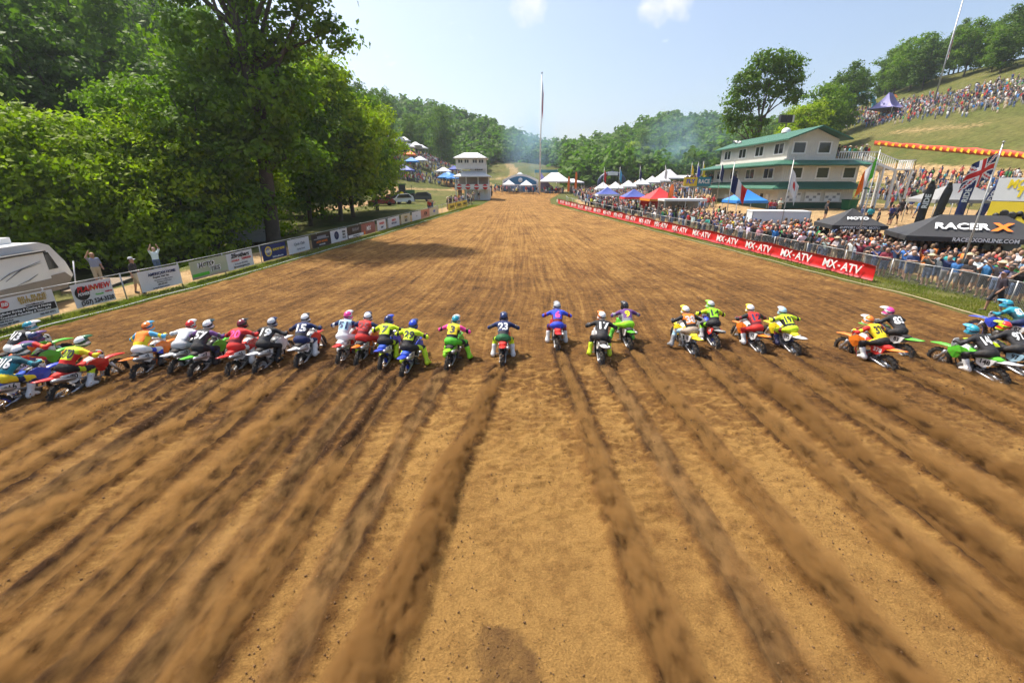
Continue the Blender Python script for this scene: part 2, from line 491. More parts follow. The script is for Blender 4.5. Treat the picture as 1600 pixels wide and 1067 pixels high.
def make_track():
    ys = [2.2]
    while ys[-1] < 138: ys.append(ys[-1] + max(0.042, 0.0042 * ys[-1] if ys[-1] < 22 else 0.007 * ys[-1]))
    ys = np.concatenate([np.linspace(-24, 1.6, 14), np.array(ys)])
    NU = 860
    u = np.linspace(0, 1, NU)
    Y = np.repeat(ys[:, None], NU, 1)
    X = xl(Y) * (1 - u)[None] + xr(Y) * u[None]
    U = (np.repeat(u[None], len(ys), 0)) * 38
    Z = terrain(X, Y) + 0.05
    near = smooth(24, 12, Y)
    # clods, tread prints and grooming furrows
    clod = fbm(X * 5.0, Y * 5.0, 1, 4)
    fine = fbm(X * 13, Y * 13, 8, 2)
    tread = fbm(X * 1.6, Y * 7.0, 2, 3)
    rough = smooth(4.0, 8.5, Y + 3.0 * vnoise(X * 0.3, Y * 0.3, 30) + 0.8 * np.abs(X) * 0.3)
    furrow = fbm(U * 2.6 + 0.25 * fbm(X * 0.2, Y * 0.12, 5), Y * 0.10, 4, 4)
    Z += near * (0.042 * clod * (0.25 + 0.75 * rough) + 0.022 * fine * (0.4 + 0.6 * rough) + 0.035 * np.abs(tread) * rough * smooth(14.5, 11, Y))
    Z += 0.028 * furrow * smooth(9, 16, Y) + (1 - near) * 0.045 * fbm(X * 2.2, Y * 1.4, 6, 3)
    # tractor tread lugs between the trails: short crosswise bars in broken rows
    cell = np.floor(Y / 0.30)
    lugx = X + 0.35 * vnoise(cell * 3.1, cell * 0, 14); col_ = np.floor((X + 0.4 * vnoise(X * 0.7, Y * 0.5, 16)) / 0.42)
    ph = vnoise(col_ * 5.3, col_ * 0, 18) * 1.2 + 0.5 * vnoise(X * 1.1, Y * 1.1, 19)
    lug = np.sin((Y * (1 + 0.0) + ph * 0.30 + 0.05 * np.sin(lugx * 7)) * 2 * np.pi / 0.30) * (0.6 + 1.2 * vnoise(col_ * 2.7, cell * 1.9, 20))
    lugm = smooth(0.05, 0.25, vnoise(X * 0.9, cell * 0.7, 15) + 0.15 * np.exp(-((X - 0.9) / 1.3) ** 2)) * smooth(4.5, 6, Y) * smooth(13, 10, Y)
    Z += 0.022 * lugm * np.clip(lug, -0.3, 1)
    pr = np.abs(fbm(X * 2.3 + 0.6 * vnoise(X * 3, Y * 3, 23), Y * 4.6, 24, 3))
    prm = smooth(4.2, 6.0, Y + 1.2 * vnoise(X * 0.6, Y * 0.6, 25)) * smooth(13.5, 11.0, Y) * (0.45 + 0.55 * np.exp(-((X - 0.6) / 2.6) ** 2) + 0.5 * vnoise(X * 0.5, Y * 0.4, 26))
    crest = smooth(0.16, 0.02, pr) * np.clip(prm, 0, 1)
    Z += 0.055 * crest - 0.02 * np.clip(prm, 0, 1)
    rz, rw = rut_field(X, Y)
    Z += rz
    # loose soil thrown against the edges
    e = np.minimum(X - xl(Y), xr(Y) - X)
    Z += 0.16 * np.exp(-((e - 0.8) / 0.5) ** 2) * np.clip(0.4 + fbm(X * 1.1, Y * 1.1, 17, 3), 0, 1.3) * smooth(8, 14, Y)
    Z -= 0.10 * smooth(0.3, 0.0, e)
    churn = smooth(6.5, 10.5, Y + 2.2 * fbm(X * 0.35, Y * 0.3, 33)) * (1 - 0.55 * smooth(16, 42, Y))
    moist_shade = np.clip(0.26 * smooth(2.0, 6.0, np.abs(X - 0.4)) * smooth(18, 12, Y) * (0.6 + 0.8 * vnoise(X * 0.4, Y * 0.4, 52)) + 0.95 * rw + 0.42 * churn + 0.15 * smooth(-0.1, 0.4, furrow) * smooth(12, 20, Y) - 0.35 * lugm * np.clip(lug, 0, 1) - 0.6 * crest, 0, 1)  # rut share: damp turned soil plus dust-trail shadow put into the colour
    # spilled-water stain on the pad
    st = smooth(1.0, 0.55, ((X + 0.12) / 0.34) ** 2 + ((Y - 3.35) / 0.50) ** 2 + 1.5 * fbm(X * 3.2, Y * 3.2, 40)) * (0.62 + 0.5 * fbm(X * 7, Y * 7, 41))
    n0, n1 = Y.shape
    idx = np.arange(n0 * n1).reshape(n0, n1)
    F = np.stack([idx[:-1, :-1], idx[:-1, 1:], idx[1:, 1:], idx[1:, :-1]], -1).reshape(-1, 4)
    V = np.stack([X, Y, Z], -1).reshape(-1, 3)
    cols = np.stack([moist_shade.ravel(), st.ravel(), (0.5 + 0.5 * furrow).ravel()], 1)
    m, n, l, b = new_mat('track soil')
    b.inputs['Roughness'].default_value = 0.95; b.inputs['Specular IOR Level'].default_value = 0.15
    a = n.new('ShaderNodeAttribute'); a.attribute_name = 'col'
    sp = n.new('ShaderNodeSeparateColor'); l.new(a.outputs['Color'], sp.inputs[0])
    geo = n.new('ShaderNodeNewGeometry')
    def noise(scale, det, rough_=0.6):
        t = n.new('ShaderNodeTexNoise'); t.inputs['Scale'].default_value = scale; t.inputs['Detail'].default_value = det; t.inputs['Roughness'].default_value = rough_
        l.new(geo.outputs['Position'], t.inputs['Vector']); return t
    big = noise(0.55, 6); mid = noise(4.0, 8, 0.7); gr = noise(38, 6, 0.75)
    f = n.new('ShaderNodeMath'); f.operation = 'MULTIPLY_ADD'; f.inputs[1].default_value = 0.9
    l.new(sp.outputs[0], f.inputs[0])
    g1 = n.new('ShaderNodeMapRange'); g1.inputs['From Min'].default_value = 0.3; g1.inputs['From Max'].default_value = 0.7; g1.inputs['To Min'].default_value = -0.26; g1.inputs['To Max'].default_value = 0.34
    l.new(mid.outputs['Fac'], g1.inputs['Value']); l.new(g1.outputs['Result'], f.inputs[2])
    ln_ = n.new('ShaderNodeAttribute'); ln_.attribute_name = 'lane'
    lm = n.new('ShaderNodeMapping'); lm.inputs['Scale'].default_value = (4.2, 0.16, 1.0); l.new(ln_.outputs['Vector'], lm.inputs['Vector'])
    lw = n.new('ShaderNodeTexNoise'); lw.inputs['Scale'].default_value = 1.0; lw.inputs['Detail'].default_value = 7; lw.inputs['Roughness'].default_value = 0.7; lw.inputs['Distortion'].default_value = 0.35
    l.new(lm.outputs['Vector'], lw.inputs['Vector'])
    lr = n.new('ShaderNodeMapRange'); lr.inputs['From Min'].default_value = 0.40; lr.inputs['From Max'].default_value = 0.66; lr.inputs['To Min'].default_value = -0.10; lr.inputs['To Max'].default_value = 0.30
    l.new(lw.outputs['Fac'], lr.inputs['Value'])
    lf = n.new('ShaderNodeMath'); lf.operation = 'ADD'; l.new(f.outputs[0], lf.inputs[0])
    far_ = n.new('ShaderNodeSeparateXYZ'); l.new(ln_.outputs['Vector'], far_.inputs[0])
    fm = n.new('ShaderNodeMapRange'); fm.inputs['From Min'].default_value = 7; fm.inputs['From Max'].default_value = 16; l.new(far_.outputs['Y'], fm.inputs['Value'])
    lx = n.new('ShaderNodeMath'); lx.operation = 'MULTIPLY'; l.new(lr.outputs['Result'], lx.inputs[0]); l.new(fm.outputs['Result'], lx.inputs[1]); l.new(lx.outputs[0], lf.inputs[1])
    f = lf
    f2 = n.new('ShaderNodeMath'); f2.operation = 'MULTIPLY_ADD'; f2.inputs[1].default_value = 1.1; f2.use_clamp = True
    g2 = n.new('ShaderNodeMath'); g2.operation = 'SUBTRACT'; g2.inputs[1].default_value = 0.45
    l.new(big.outputs['Fac'], g2.inputs[0]); l.new(g2.outputs[0], f2.inputs[0]); l.new(f.outputs[0], f2.inputs[2])
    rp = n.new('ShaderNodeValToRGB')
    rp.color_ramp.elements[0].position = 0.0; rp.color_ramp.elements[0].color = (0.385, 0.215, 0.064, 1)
    rp.color_ramp.elements[1].position = 1.0; rp.color_ramp.elements[1].color = (0.058, 0.027, 0.010, 1)  # dark end, deepened for the trail shadow painted along the damp ruts
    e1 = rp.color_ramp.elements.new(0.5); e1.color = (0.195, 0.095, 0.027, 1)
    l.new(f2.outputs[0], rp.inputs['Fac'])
    gv = n.new('ShaderNodeMapRange'); gv.inputs['From Min'].default_value = 0.3; gv.inputs['From Max'].default_value = 0.7; gv.inputs['To Min'].default_value = 0.66; gv.inputs['To Max'].default_value = 1.30
    l.new(gr.outputs['Fac'], gv.inputs['Value'])
    mu = n.new('ShaderNodeMixRGB'); mu.blend_type = 'MULTIPLY'; mu.inputs['Fac'].default_value = 1
    l.new(rp.outputs['Color'], mu.inputs['Color1']); l.new(gv.outputs['Result'], mu.inputs['Color2'])
    stn = n.new('ShaderNodeMixRGB'); stn.inputs['Color2'].default_value = (0.13, 0.066, 0.026, 1)
    l.new(sp.outputs[1], stn.inputs['Fac']); l.new(mu.outputs['Color'], stn.inputs['Color1']); l.new(stn.outputs['Color'], b.inputs['Base Color'])
    ad = n.new('ShaderNodeMath'); ad.operation = 'MULTIPLY_ADD'; ad.inputs[1].default_value = 2.0
    l.new(mid.outputs['Fac'], ad.inputs[0]); l.new(gr.outputs['Fac'], ad.inputs[2])
    bp = n.new('ShaderNodeBump'); bp.inputs['Strength'].default_value = 1.0; bp.inputs['Distance'].default_value = 0.06
    l.new(ad.outputs[0], bp.inputs['Height']); l.new(bp.outputs['Normal'], b.inputs['Normal'])
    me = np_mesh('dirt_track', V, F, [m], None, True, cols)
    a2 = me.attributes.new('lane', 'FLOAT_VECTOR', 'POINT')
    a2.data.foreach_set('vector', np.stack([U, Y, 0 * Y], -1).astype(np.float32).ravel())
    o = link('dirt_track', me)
    o['kind'] = 'structure'
    o['label'] = 'wide brown dirt start straight scored with tyre ruts'
make_track()

def make_ground():
    xs = np.concatenate([np.arange(-330, -60, 6.0), np.arange(-60, 80, 1.6), np.arange(80, 400, 6.0)])
    ys = np.concatenate([np.arange(-40, 150, 1.7), np.arange(150, 620, 6.0)])
    X, Y = np.meshgrid(xs, ys, indexing='ij')
    Z = terrain(X, Y)
    inside = (X > xl(Y) + 1.8) & (X < xr(Y) - 1.8) & (Y < 134) & (Y > -22)
    Z[inside] -= 0.45
    # bare sandy ground: service road behind the left fence, paddock on the right, hill tracks
    fx = xl(Y) - 1.2
    d = np.zeros_like(X)
    d = np.maximum(d, smooth(0.8, 0.1, np.abs(X - (fx - 2.0)) / 3.0) * smooth(95, 70, Y))
    pr = smooth(xr(Y) + 4.2, xr(Y) + 6.0, X) * smooth(62, 52, X) * smooth(112, 90, Y) * (0.55 + 1.2 * np.clip(fbm(X * 0.09, Y * 0.09, 51), -0.4, 0.5))
    d = np.maximum(d, pr)
    def road(pts, w):
        best = np.full(X.shape, 1e9)
        for (a, b_) in zip(pts[:-1], pts[1:]):
            ax, ay = a; bx, by = b_; L2 = (bx - ax) ** 2 + (by - ay) ** 2
            t = np.clip(((X - ax) * (bx - ax) + (Y - ay) * (by - ay)) / L2, 0, 1)
            best = np.minimum(best, np.hypot(X - ax - t * (bx - ax), Y - ay - t * (by - ay)))
        return smooth(w, w * 0.6, best)
    d = np.maximum(d, road([(-24, 118), (-14, 122), (-4, 140), (-14, 182), (2, 205), (-2, 232)], 3.4) * .5)
    d = np.maximum(d, road([(10, 140), (30, 150), (60, 150), (90, 175), (110, 230)], 7))
    d = np.maximum(d, road([(66, 40), (70, 80), (74, 120), (86, 160)], 5) * 0.6)
    d = np.maximum(d, road([(92, 40), (90, 90), (96, 140)], 2) * 0.45)
    d = np.maximum(d, road([(-40, 62), (-30, 75), (-24, 95), (-30, 118)], 4) * 0.9)
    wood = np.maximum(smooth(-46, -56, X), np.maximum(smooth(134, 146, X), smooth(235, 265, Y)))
    n0, n1 = X.shape
    idx = np.arange(n0 * n1).reshape(n0, n1)
    F = np.stack([idx[:-1, :-1], idx[1:, :-1], idx[1:, 1:], idx[:-1, 1:]], -1).reshape(-1, 4)
    cols = np.stack([d.ravel(), wood.ravel(), np.zeros(X.size)], 1)
    m, n, l, b = new_mat('meadow')
    b.inputs['Roughness'].default_value = 0.95; b.inputs['Specular IOR Level'].default_value = 0.1
    a = n.new('ShaderNodeAttribute'); a.attribute_name = 'col'
    sp = n.new('ShaderNodeSeparateColor'); l.new(a.outputs['Color'], sp.inputs[0])
    geo = n.new('ShaderNodeNewGeometry')
    def noise(s_, dt):
        t = n.new('ShaderNodeTexNoise'); t.inputs['Scale'].default_value = s_; t.inputs['Detail'].default_value = dt; t.inputs['Roughness'].default_value = 0.65
        l.new(geo.outputs['Position'], t.inputs['Vector']); return t
    n1_ = noise(0.09, 8); n2_ = noise(1.1, 8); n3_ = noise(9, 6)
    g = n.new('ShaderNodeValToRGB'); l.new(n1_.outputs['Fac'], g.inputs['Fac'])
    g.color_ramp.elements[0].position = 0.32; g.color_ramp.elements[0].color = (0.062, 0.085, 0.018, 1)
    g.color_ramp.elements[1].position = 0.72; g.color_ramp.elements[1].color = (0.15, 0.13, 0.045, 1)
    g2 = n.new('ShaderNodeMixRGB'); g2.blend_type = 'MULTIPLY'; g2.inputs['Fac'].default_value = 1
    v = n.new('ShaderNodeMapRange'); v.inputs['From Min'].default_value = 0.3; v.inputs['From Max'].default_value = 0.7; v.inputs['To Min'].default_value = 0.6; v.inputs['To Max'].default_value = 1.35
    l.new(n2_.outputs['Fac'], v.inputs['Value']); l.new(g.outputs['Color'], g2.inputs['Color1']); l.new(v.outputs['Result'], g2.inputs['Color2'])
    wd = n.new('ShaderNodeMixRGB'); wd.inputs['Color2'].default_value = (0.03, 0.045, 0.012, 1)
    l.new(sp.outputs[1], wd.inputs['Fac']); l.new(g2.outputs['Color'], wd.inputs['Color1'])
    ds = n.new('ShaderNodeValToRGB'); l.new(n2_.outputs['Fac'], ds.inputs['Fac'])
    ds.color_ramp.elements[0].position = 0.3; ds.color_ramp.elements[0].color = (0.27, 0.165, 0.075, 1)
    ds.color_ramp.elements[1].position = 0.7; ds.color_ramp.elements[1].color = (0.43, 0.30, 0.155, 1)
    fa = n.new('ShaderNodeMath'); fa.operation = 'MULTIPLY_ADD'; fa.inputs[1].default_value = 1.3
    sb = n.new('ShaderNodeMath'); sb.operation = 'SUBTRACT'; sb.inputs[1].default_value = 0.62
    ad = n.new('ShaderNodeMath'); ad.operation = 'ADD'; l.new(n2_.outputs['Fac'], ad.inputs[0]); ad.inputs[1].default_value = -0.12
    l.new(sp.outputs[0], fa.inputs[0]); l.new(ad.outputs[0], sb.inputs[0]); l.new(sb.outputs[0], fa.inputs[2]); fa.use_clamp = True
    mr = n.new('ShaderNodeMapRange'); mr.inputs['From Min'].default_value = 0.2; mr.inputs['From Max'].default_value = 0.55; l.new(fa.outputs[0], mr.inputs['Value'])
    mx = n.new('ShaderNodeMixRGB'); l.new(mr.outputs['Result'], mx.inputs['Fac']); l.new(wd.outputs['Color'], mx.inputs['Color1']); l.new(ds.outputs['Color'], mx.inputs['Color2'])
    l.new(mx.outputs['Color'], b.inputs['Base Color'])
    bp = n.new('ShaderNodeBump'); bp.inputs['Strength'].default_value = 0.9; bp.inputs['Distance'].default_value = 0.12
    l.new(n3_.outputs['Fac'], bp.inputs['Height']); l.new(bp.outputs['Normal'], b.inputs['Normal'])
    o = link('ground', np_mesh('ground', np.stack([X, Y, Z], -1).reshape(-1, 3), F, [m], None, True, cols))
    o['kind'] = 'structure'
    o['label'] = 'grassy valley floor and hillsides with bare sandy patches'
    # distant plain so that the land reaches the horizon
    mb = MB()
    for (x0, x1, y0, y1) in ((-900, -325, -650, 1250), (395, 960, -650, 1250), (-325, 395, 612, 1250), (-325, 395, -650, -36)):
        mb.quad((x0, y0, -0.5), (x1, y0, -0.5), (x1, y1, -0.5), (x0, y1, -0.5))
    p = mb.build('plain', mat('far field', (0.07, 0.09, 0.03), 0.95))
    p['kind'] = 'structure'; p['label'] = 'open country beyond the valley hills'
make_ground()

# ------------------------------------------------------------------ scatter helpers
def scatter_mesh(name, base_v, base_f, pos, rot, scl, mats, cols=None, smooth_=False, mi=None):
    """many small solids joined as one mesh; rot: (N,3,3), scl: (N,) or (N,3)"""
    base_v = np.asarray(base_v, float); base_f = np.asarray(base_f, int)
    N = len(pos); k = len(base_v)
    sc_ = np.asarray(scl, float)
    if sc_.ndim == 1: sc_ = np.repeat(sc_[:, None], 3, 1)
    v = np.einsum('nij,nkj->nki', rot, base_v[None] * sc_[:, None, :]) + np.asarray(pos)[:, None, :]
    f = (base_f[None] + (np.arange(N) * k)[:, None, None]).reshape(-1, base_f.shape[1])
    cc = None if cols is None else np.repeat(cols, k, 0) if len(cols) == N else cols
    mm = None if mi is None else np.tile(mi, N)
    return np_mesh(name, v.reshape(-1, 3), f, mats, mm, smooth_, cc)
def rand_rots(N, rng):
    q = rng.normal(size=(N, 4)); q /= np.linalg.norm(q, axis=1)[:, None]
    w, x, y, z = q.T
    return np.stack([np.stack([1 - 2 * (y * y + z * z), 2 * (x * y - z * w), 2 * (x * z + y * w)], -1),
                     np.stack([2 * (x * y + z * w), 1 - 2 * (x * x + z * z), 2 * (y * z - x * w)], -1),
                     np.stack([2 * (x * z - y * w), 2 * (y * z + x * w), 1 - 2 * (x * x + y * y)], -1)], 1)
def yaw_rots(a):
    c, s = np.cos(a), np.sin(a); o = np.zeros_like(a); i = np.ones_like(a)
    return np.stack([np.stack([c, -s, o], -1), np.stack([s, c, o], -1), np.stack([o, o, i], -1)], 1)
OCT_V = np.array([(1, 0, 0), (-0.9, 0.1, 0), (0, 1, 0.1), (0.1, -0.8, 0), (0, 0, 0.7), (0, 0.1, -0.6)])
OCT_F = np.array([(0, 2, 4), (2, 1, 4), (1, 3, 4), (3, 0, 4), (2, 0, 5), (1, 2, 5), (3, 1, 5), (0, 3, 5)])

def clods():
    r = np.random.default_rng(5)
    N = 34000
    y = 3 + 22 * r.random(N) ** 1.6; x = xl(y) + (xr(y) - xl(y)) * r.random(N)
    keep = vnoise(x * 0.8, y * 0.8, 60) + 0.35 * smooth(5, 9, y) + r.random(N) * 0.3 > 0.1
    x, y = x[keep], y[keep]; N = len(x)
    s = 0.006 + 0.016 * r.random(N) ** 4 + 0.0005 * y
    z = terrain(x, y) + 0.05 + rut_field(x, y)[0] + 0.012
    m = mat('soil clods', (0.16, 0.085, 0.034), 0.95, var=0.6, scale=2.0)
    o = link('soil_clods', scatter_mesh('soil_clods', OCT_V, OCT_F, np.stack([x, y, z], 1), rand_rots(N, r), s, [m]))
    o['kind'] = 'stuff'; o['label'] = 'loose soil clods scattered over the churned track'; o['category'] = 'clods'
    # dirt still in the air behind the rear wheels
    P = []; S = []
    for i, (bx, by) in enumerate(BIKE_XY):
        n_ = 900
        t = r.random(n_) ** 1.3
        yy = by - 0.2 - 8.0 * t; xx = bx + DRIFT.get(i, 0) * (by - yy) + r.normal(size=n_) * (0.07 + 0.22 * t)
        zz = np.abs(0.1 + (0.25 + 1.5 * t * (1 - t)) * r.random(n_) ** 1.3)
        P.append(np.stack([xx, yy, zz], 1)); S.append(0.005 + 0.020 * r.random(n_) ** 5)
        n_ = 170
        t = r.random(n_); yy = by - 0.25 - 2.6 * t; xx = bx + DRIFT.get(i, 0) * (by - yy) + r.normal(size=n_) * (0.06 + 0.20 * t)
        zz = 0.12 + r.random(n_) * (0.25 + 0.75 * np.sin(np.pi * np.clip(t * 0.9 + 0.1, 0, 1)))
        P.append(np.stack([xx, yy, zz], 1)); S.append(0.010 + 0.026 * r.random(n_) ** 4)
    P = np.concatenate(P); S = np.concatenate(S)
    k = P[:, 1] > 3.2; P = P[k]; S = S[k]
    o = link('flying_dirt', scatter_mesh('flying_dirt', OCT_V, OCT_F, P, rand_rots(len(P), r), S, [m]))
    o['kind'] = 'stuff'; o['label'] = 'dirt clods flung up behind the spinning rear wheels'; o['category'] = 'dirt'
clods()

# dust and roost thrown back by each rear wheel: one plume per bike, densest low down and along its middle
def dust_mat(name, col, amp, w0, h0):
    m = bpy.data.materials.new(name); m.use_nodes = True
    n, l = m.node_tree.nodes, m.node_tree.links
    n.remove(n['Principled BSDF'])
    v = n.new('ShaderNodeVolumePrincipled'); v.inputs['Color'].default_value = (*col, 1); v.inputs['Anisotropy'].default_value = 0.1
    tc_ = n.new('ShaderNodeTexCoord'); oi = n.new('ShaderNodeObjectInfo')
    sep = n.new('ShaderNodeSeparateXYZ'); l.new(tc_.outputs['Object'], sep.inputs[0])
    def M(op, x, y=None, clamp=False):
        k = n.new('ShaderNodeMath'); k.operation = op; k.use_clamp = clamp
        for i, q in enumerate((x, y)):
            if q is None: continue
            if isinstance(q, (int, float)): k.inputs[i].default_value = q
            else: l.new(q, k.inputs[i])
        return k.outputs[0]
    back = M('MULTIPLY', sep.outputs['Y'], -1.0)                       # metres behind the wheel
    mpn = n.new('ShaderNodeMapping'); mpn.inputs['Scale'].default_value = (5.5, 2.6, 5.5)
    cb = n.new('ShaderNodeCombineXYZ'); l.new(M('MULTIPLY', oi.outputs['Random'], 90.0), cb.inputs[0]); l.new(M('MULTIPLY', oi.outputs['Random'], 57.0), cb.inputs[1])
    l.new(tc_.outputs['Object'], mpn.inputs['Vector']); l.new(cb.outputs[0], mpn.inputs['Location'])
    nz = n.new('ShaderNodeTexNoise'); nz.inputs['Scale'].default_value = 1.0; nz.inputs['Detail'].default_value = 3; nz.inputs['Roughness'].default_value = 0.65
    l.new(mpn.outputs['Vector'], nz.inputs['Vector'])
    mp2 = n.new('ShaderNodeMapping'); mp2.inputs['Scale'].default_value = (0.24, 0.2, 0.24); l.new(mpn.outputs['Vector'], mp2.inputs['Vector'])
    n2 = n.new('ShaderNodeTexNoise'); n2.inputs['Scale'].default_value = 1.0; n2.inputs['Detail'].default_value = 0; l.new(mp2.outputs['Vector'], n2.inputs['Vector'])
    grow = M('MULTIPLY_ADD', back, 0.055); n_g = grow.node; n_g.inputs[2].default_value = 1.0
    side = M('MULTIPLY', M('SUBTRACT', n2.outputs['Fac'], 0.5), 0.5)
    ex = M('DIVIDE', M('ADD', sep.outputs['X'], side), M('MULTIPLY', grow, w0))
    hh = M('MULTIPLY', M('MULTIPLY', grow, h0), M('ADD', n2.outputs['Fac'], 0.5))
    ez = M('DIVIDE', M('SUBTRACT', sep.outputs['Z'], M('MULTIPLY', hh, 0.35)), hh)
    r2 = M('ADD', M('MULTIPLY', ex, ex), M('MULTIPLY', ez, ez))
    fall = M('SUBTRACT', 1.0, r2, True)
    nn = n.new('ShaderNodeMapRange'); nn.inputs['From Min'].default_value = 0.43; nn.inputs['From Max'].default_value = 0.72; nn.inputs['To Min'].default_value = 0.0; nn.inputs['To Max'].default_value = 1.0
    l.new(nz.outputs['Fac'], nn.inputs['Value'])
    st = n.new('ShaderNodeMapRange'); st.inputs['From Min'].default_value = 0.0; st.inputs['From Max'].default_value = 0.35; l.new(back, st.inputs['Value'])
    d = M('MULTIPLY', M('MULTIPLY', fall, nn.outputs['Result']), M('MULTIPLY', st.outputs['Result'], M('MULTIPLY', M('ADD', M('FRACT', M('MULTIPLY', oi.outputs['Random'], 37.0)), 0.45), amp)))
    l.new(d, v.inputs['Density']); l.new(v.outputs[0], n['Material Output'].inputs['Volume'])
    m.volume_intersection_method = 'FAST' if hasattr(m, 'volume_intersection_method') else m.volume_intersection_method
    m.cycles.volume_step_rate = 0.28
    return m
DUST = [dust_mat('roost dust', (0.56, 0.325, 0.12), 14.0, 0.26, 0.40), dust_mat('light dust', (0.72, 0.44, 0.18), 7.0, 0.25, 0.42), dust_mat('thick dust', (0.46, 0.26, 0.095), 26.0, 0.25, 0.44)]
def dust():
    r = np.random.default_rng(9)
    for i, (bx, by) in enumerate(BIKE_XY):
        L = by + 0.6
        n = 10; K = 12; vs = []; fs = []
        for j in range(n):
            t = j / (n - 1); g_ = 1 + 0.055 * t * L
            for k in range(K):
                a = 2 * math.pi * k / K
                env = 0.35 + 0.65 * min(1, t * 6)
                vs.append((math.cos(a) * 0.46 * g_ * env, 0.05 - t * L, max(0.0, (0.18 + math.sin(a) * 0.50) * g_ * env) + 0.03))
        for j in range(n - 1):
            for k in range(K): fs.append((j * K + k, j * K + (k + 1) % K, (j + 1) * K + (k + 1) % K, (j + 1) * K + k))
        me = bpy.data.meshes.new('dust_plume')
        me.from_pydata(vs, [], fs + [tuple(range(K))[::-1], tuple(range((n - 1) * K, n * K))])
        me.materials.append(DUST[1 if i in (12, 14, 17, 7) else 2 if i in (4, 15, 20, 22, 23, 25) else 0]); me.update()
        o = link('dust_plume', me, None, (bx, by, 0.02), (0, 0, math.atan(DRIFT.get(i, 0))))
        o['kind'] = 'stuff'; o['category'] = 'dust'; o['group'] = 'dust trails behind the motorcycles'
        o['label'] = 'brown dust trail thrown back along the track, ' + ORD[i] + ' trail counted from the far left'
ORD = ['first', 'second', 'third', 'fourth', 'fifth', 'sixth', 'seventh', 'eighth', 'ninth', 'tenth', 'eleventh', 'twelfth', 'thirteenth', 'fourteenth', 'fifteenth', 'sixteenth',
       'seventeenth', 'eighteenth', 'nineteenth', 'twentieth'] + ['twenty-' + w for w in ('first', 'second', 'third', 'fourth', 'fifth', 'sixth', 'seventh', 'eighth', 'ninth')] + ['thirtieth']
ORD += ['thirty-' + w for w in ORD[:9]] + ['fortieth'] + ['forty-' + w for w in ORD[:9]] + ['fiftieth'] + ['fifty-' + w for w in ORD[:9]]
dust()

def grass_strips():
    r = np.random.default_rng(15)
    P = []; 
    for side in (-1, 1):
        N = 26000
        y = 12 + 70 * r.random(N) ** 1.7
        off = (-0.05 + 1.35 * r.random(N)) if side < 0 else (0.15 + 3.2 * r.random(N))
        x = xl(y) - off if side < 0 else xr(y) + off
        k = vnoise(x * 0.7, y * 0.7, 80) + 0.4 * r.random(N) > (-0.05 if side < 0 else 0.0)
        P.append(np.stack([x[k], y[k], terrain(x[k], y[k]) - 0.02], 1))
    P = np.concatenate(P); N = len(P)
    bv = np.array([(-0.5, 0, 0), (0.5, 0, 0), (0.12, 0.25, 1.0), (-0.5, 0.05, 0.02), (0.4, 0.3, 0), (-0.15, -0.25, 0.8)]); bf = np.array([(0, 1, 2), (3, 4, 5)])
    h = (0.05 + 0.10 * r.random(N)); w = 0.03 + 0.0016 * P[:, 1]
    S = np.stack([w, w, h], 1)
    gm = leaf_mat('grass blades', (0.12, 0.19, 0.025), (0.26, 0.25, 0.06), 0.3)
    o = link('grass', scatter_mesh('grass', bv, bf, P, yaw_rots(r.random(N) * 6.3), S, [gm]))
    o['kind'] = 'stuff'; o['label'] = 'short green grass growing along both track edges'; o['category'] = 'grass'
grass_strips()

# ------------------------------------------------------------------ trees
BARK = mat('bark', (0.085, 0.065, 0.045), 0.9, var=0.4, scale=3, bump=0.8, bscale=14)
LEAF = {'dark': leaf_mat('dark leaves', (0.030, 0.066, 0.010), (0.100, 0.165, 0.018), 0.36),
        'mid': leaf_mat('green leaves', (0.050, 0.105, 0.010), (0.155, 0.235, 0.020), 0.4),
        'lime': leaf_mat('lime leaves', (0.100, 0.168, 0.008), (0.310, 0.370, 0.018), 0.42),
        'far': leaf_mat('distant leaves', (0.028, 0.075, 0.010), (0.105, 0.185, 0.022), 0.35)}
def leaf_cloud(name, lobes, n_clump, per, size, m, seed, clump_r=0.75, shell=0.55):
    """lobes: (cx,cy,cz, rx,ry,rz); leaves sit in small tufts spread through the lobes"""
    r = np.random.default_rng(seed)
    L = np.array(lobes, float); vol = np.prod(L[:, 3:], 1) ** 0.72
    pick = r.choice(len(L), n_clump, p=vol / vol.sum())
    d = r.normal(size=(n_clump, 3)); d /= np.linalg.norm(d, axis=1)[:, None]
    rad = shell + (1 - shell) * r.random(n_clump) ** 0.6
    C = L[pick, :3] + d * L[pick, 3:] * rad[:, None]
    ctr = np.average(L[:, :3], axis=0, weights=vol)
    n = n_clump * per
    cl = np.repeat(np.arange(n_clump), per)
    off = r.normal(size=(n, 3)) * clump_r * np.array([1, 1, 0.55]) * (0.6 + 0.8 * r.random(n_clump))[cl][:, None]
    P = C[cl] + off
    out = 0.55 * d[cl] + off / (np.linalg.norm(off, axis=1)[:, None] + 1e-6) * 0.55 + np.array([0, 0, 0.35])
    nr = out + r.normal(size=(n, 3)) * 0.55; nr /= np.linalg.norm(nr, axis=1)[:, None]
    a = np.cross(nr, r.normal(size=(n, 3))); a /= np.linalg.norm(a, axis=1)[:, None]
    b = np.cross(nr, a)
    s = (size * (0.6 + 0.8 * r.random(n)))[:, None]
    V = np.stack([P - a * s * 0.7, P - b * s * 0.42 + a * s * 0.05 + nr * s * 0.12, P + a * s * 0.7, P + b * s * 0.42 + a * s * 0.05 + nr * s * 0.12], 1).reshape(-1, 3)
    F = np.arange(n * 4).reshape(-1, 4)
    me = np_mesh(name, V, F, [m], None, True)
    return me
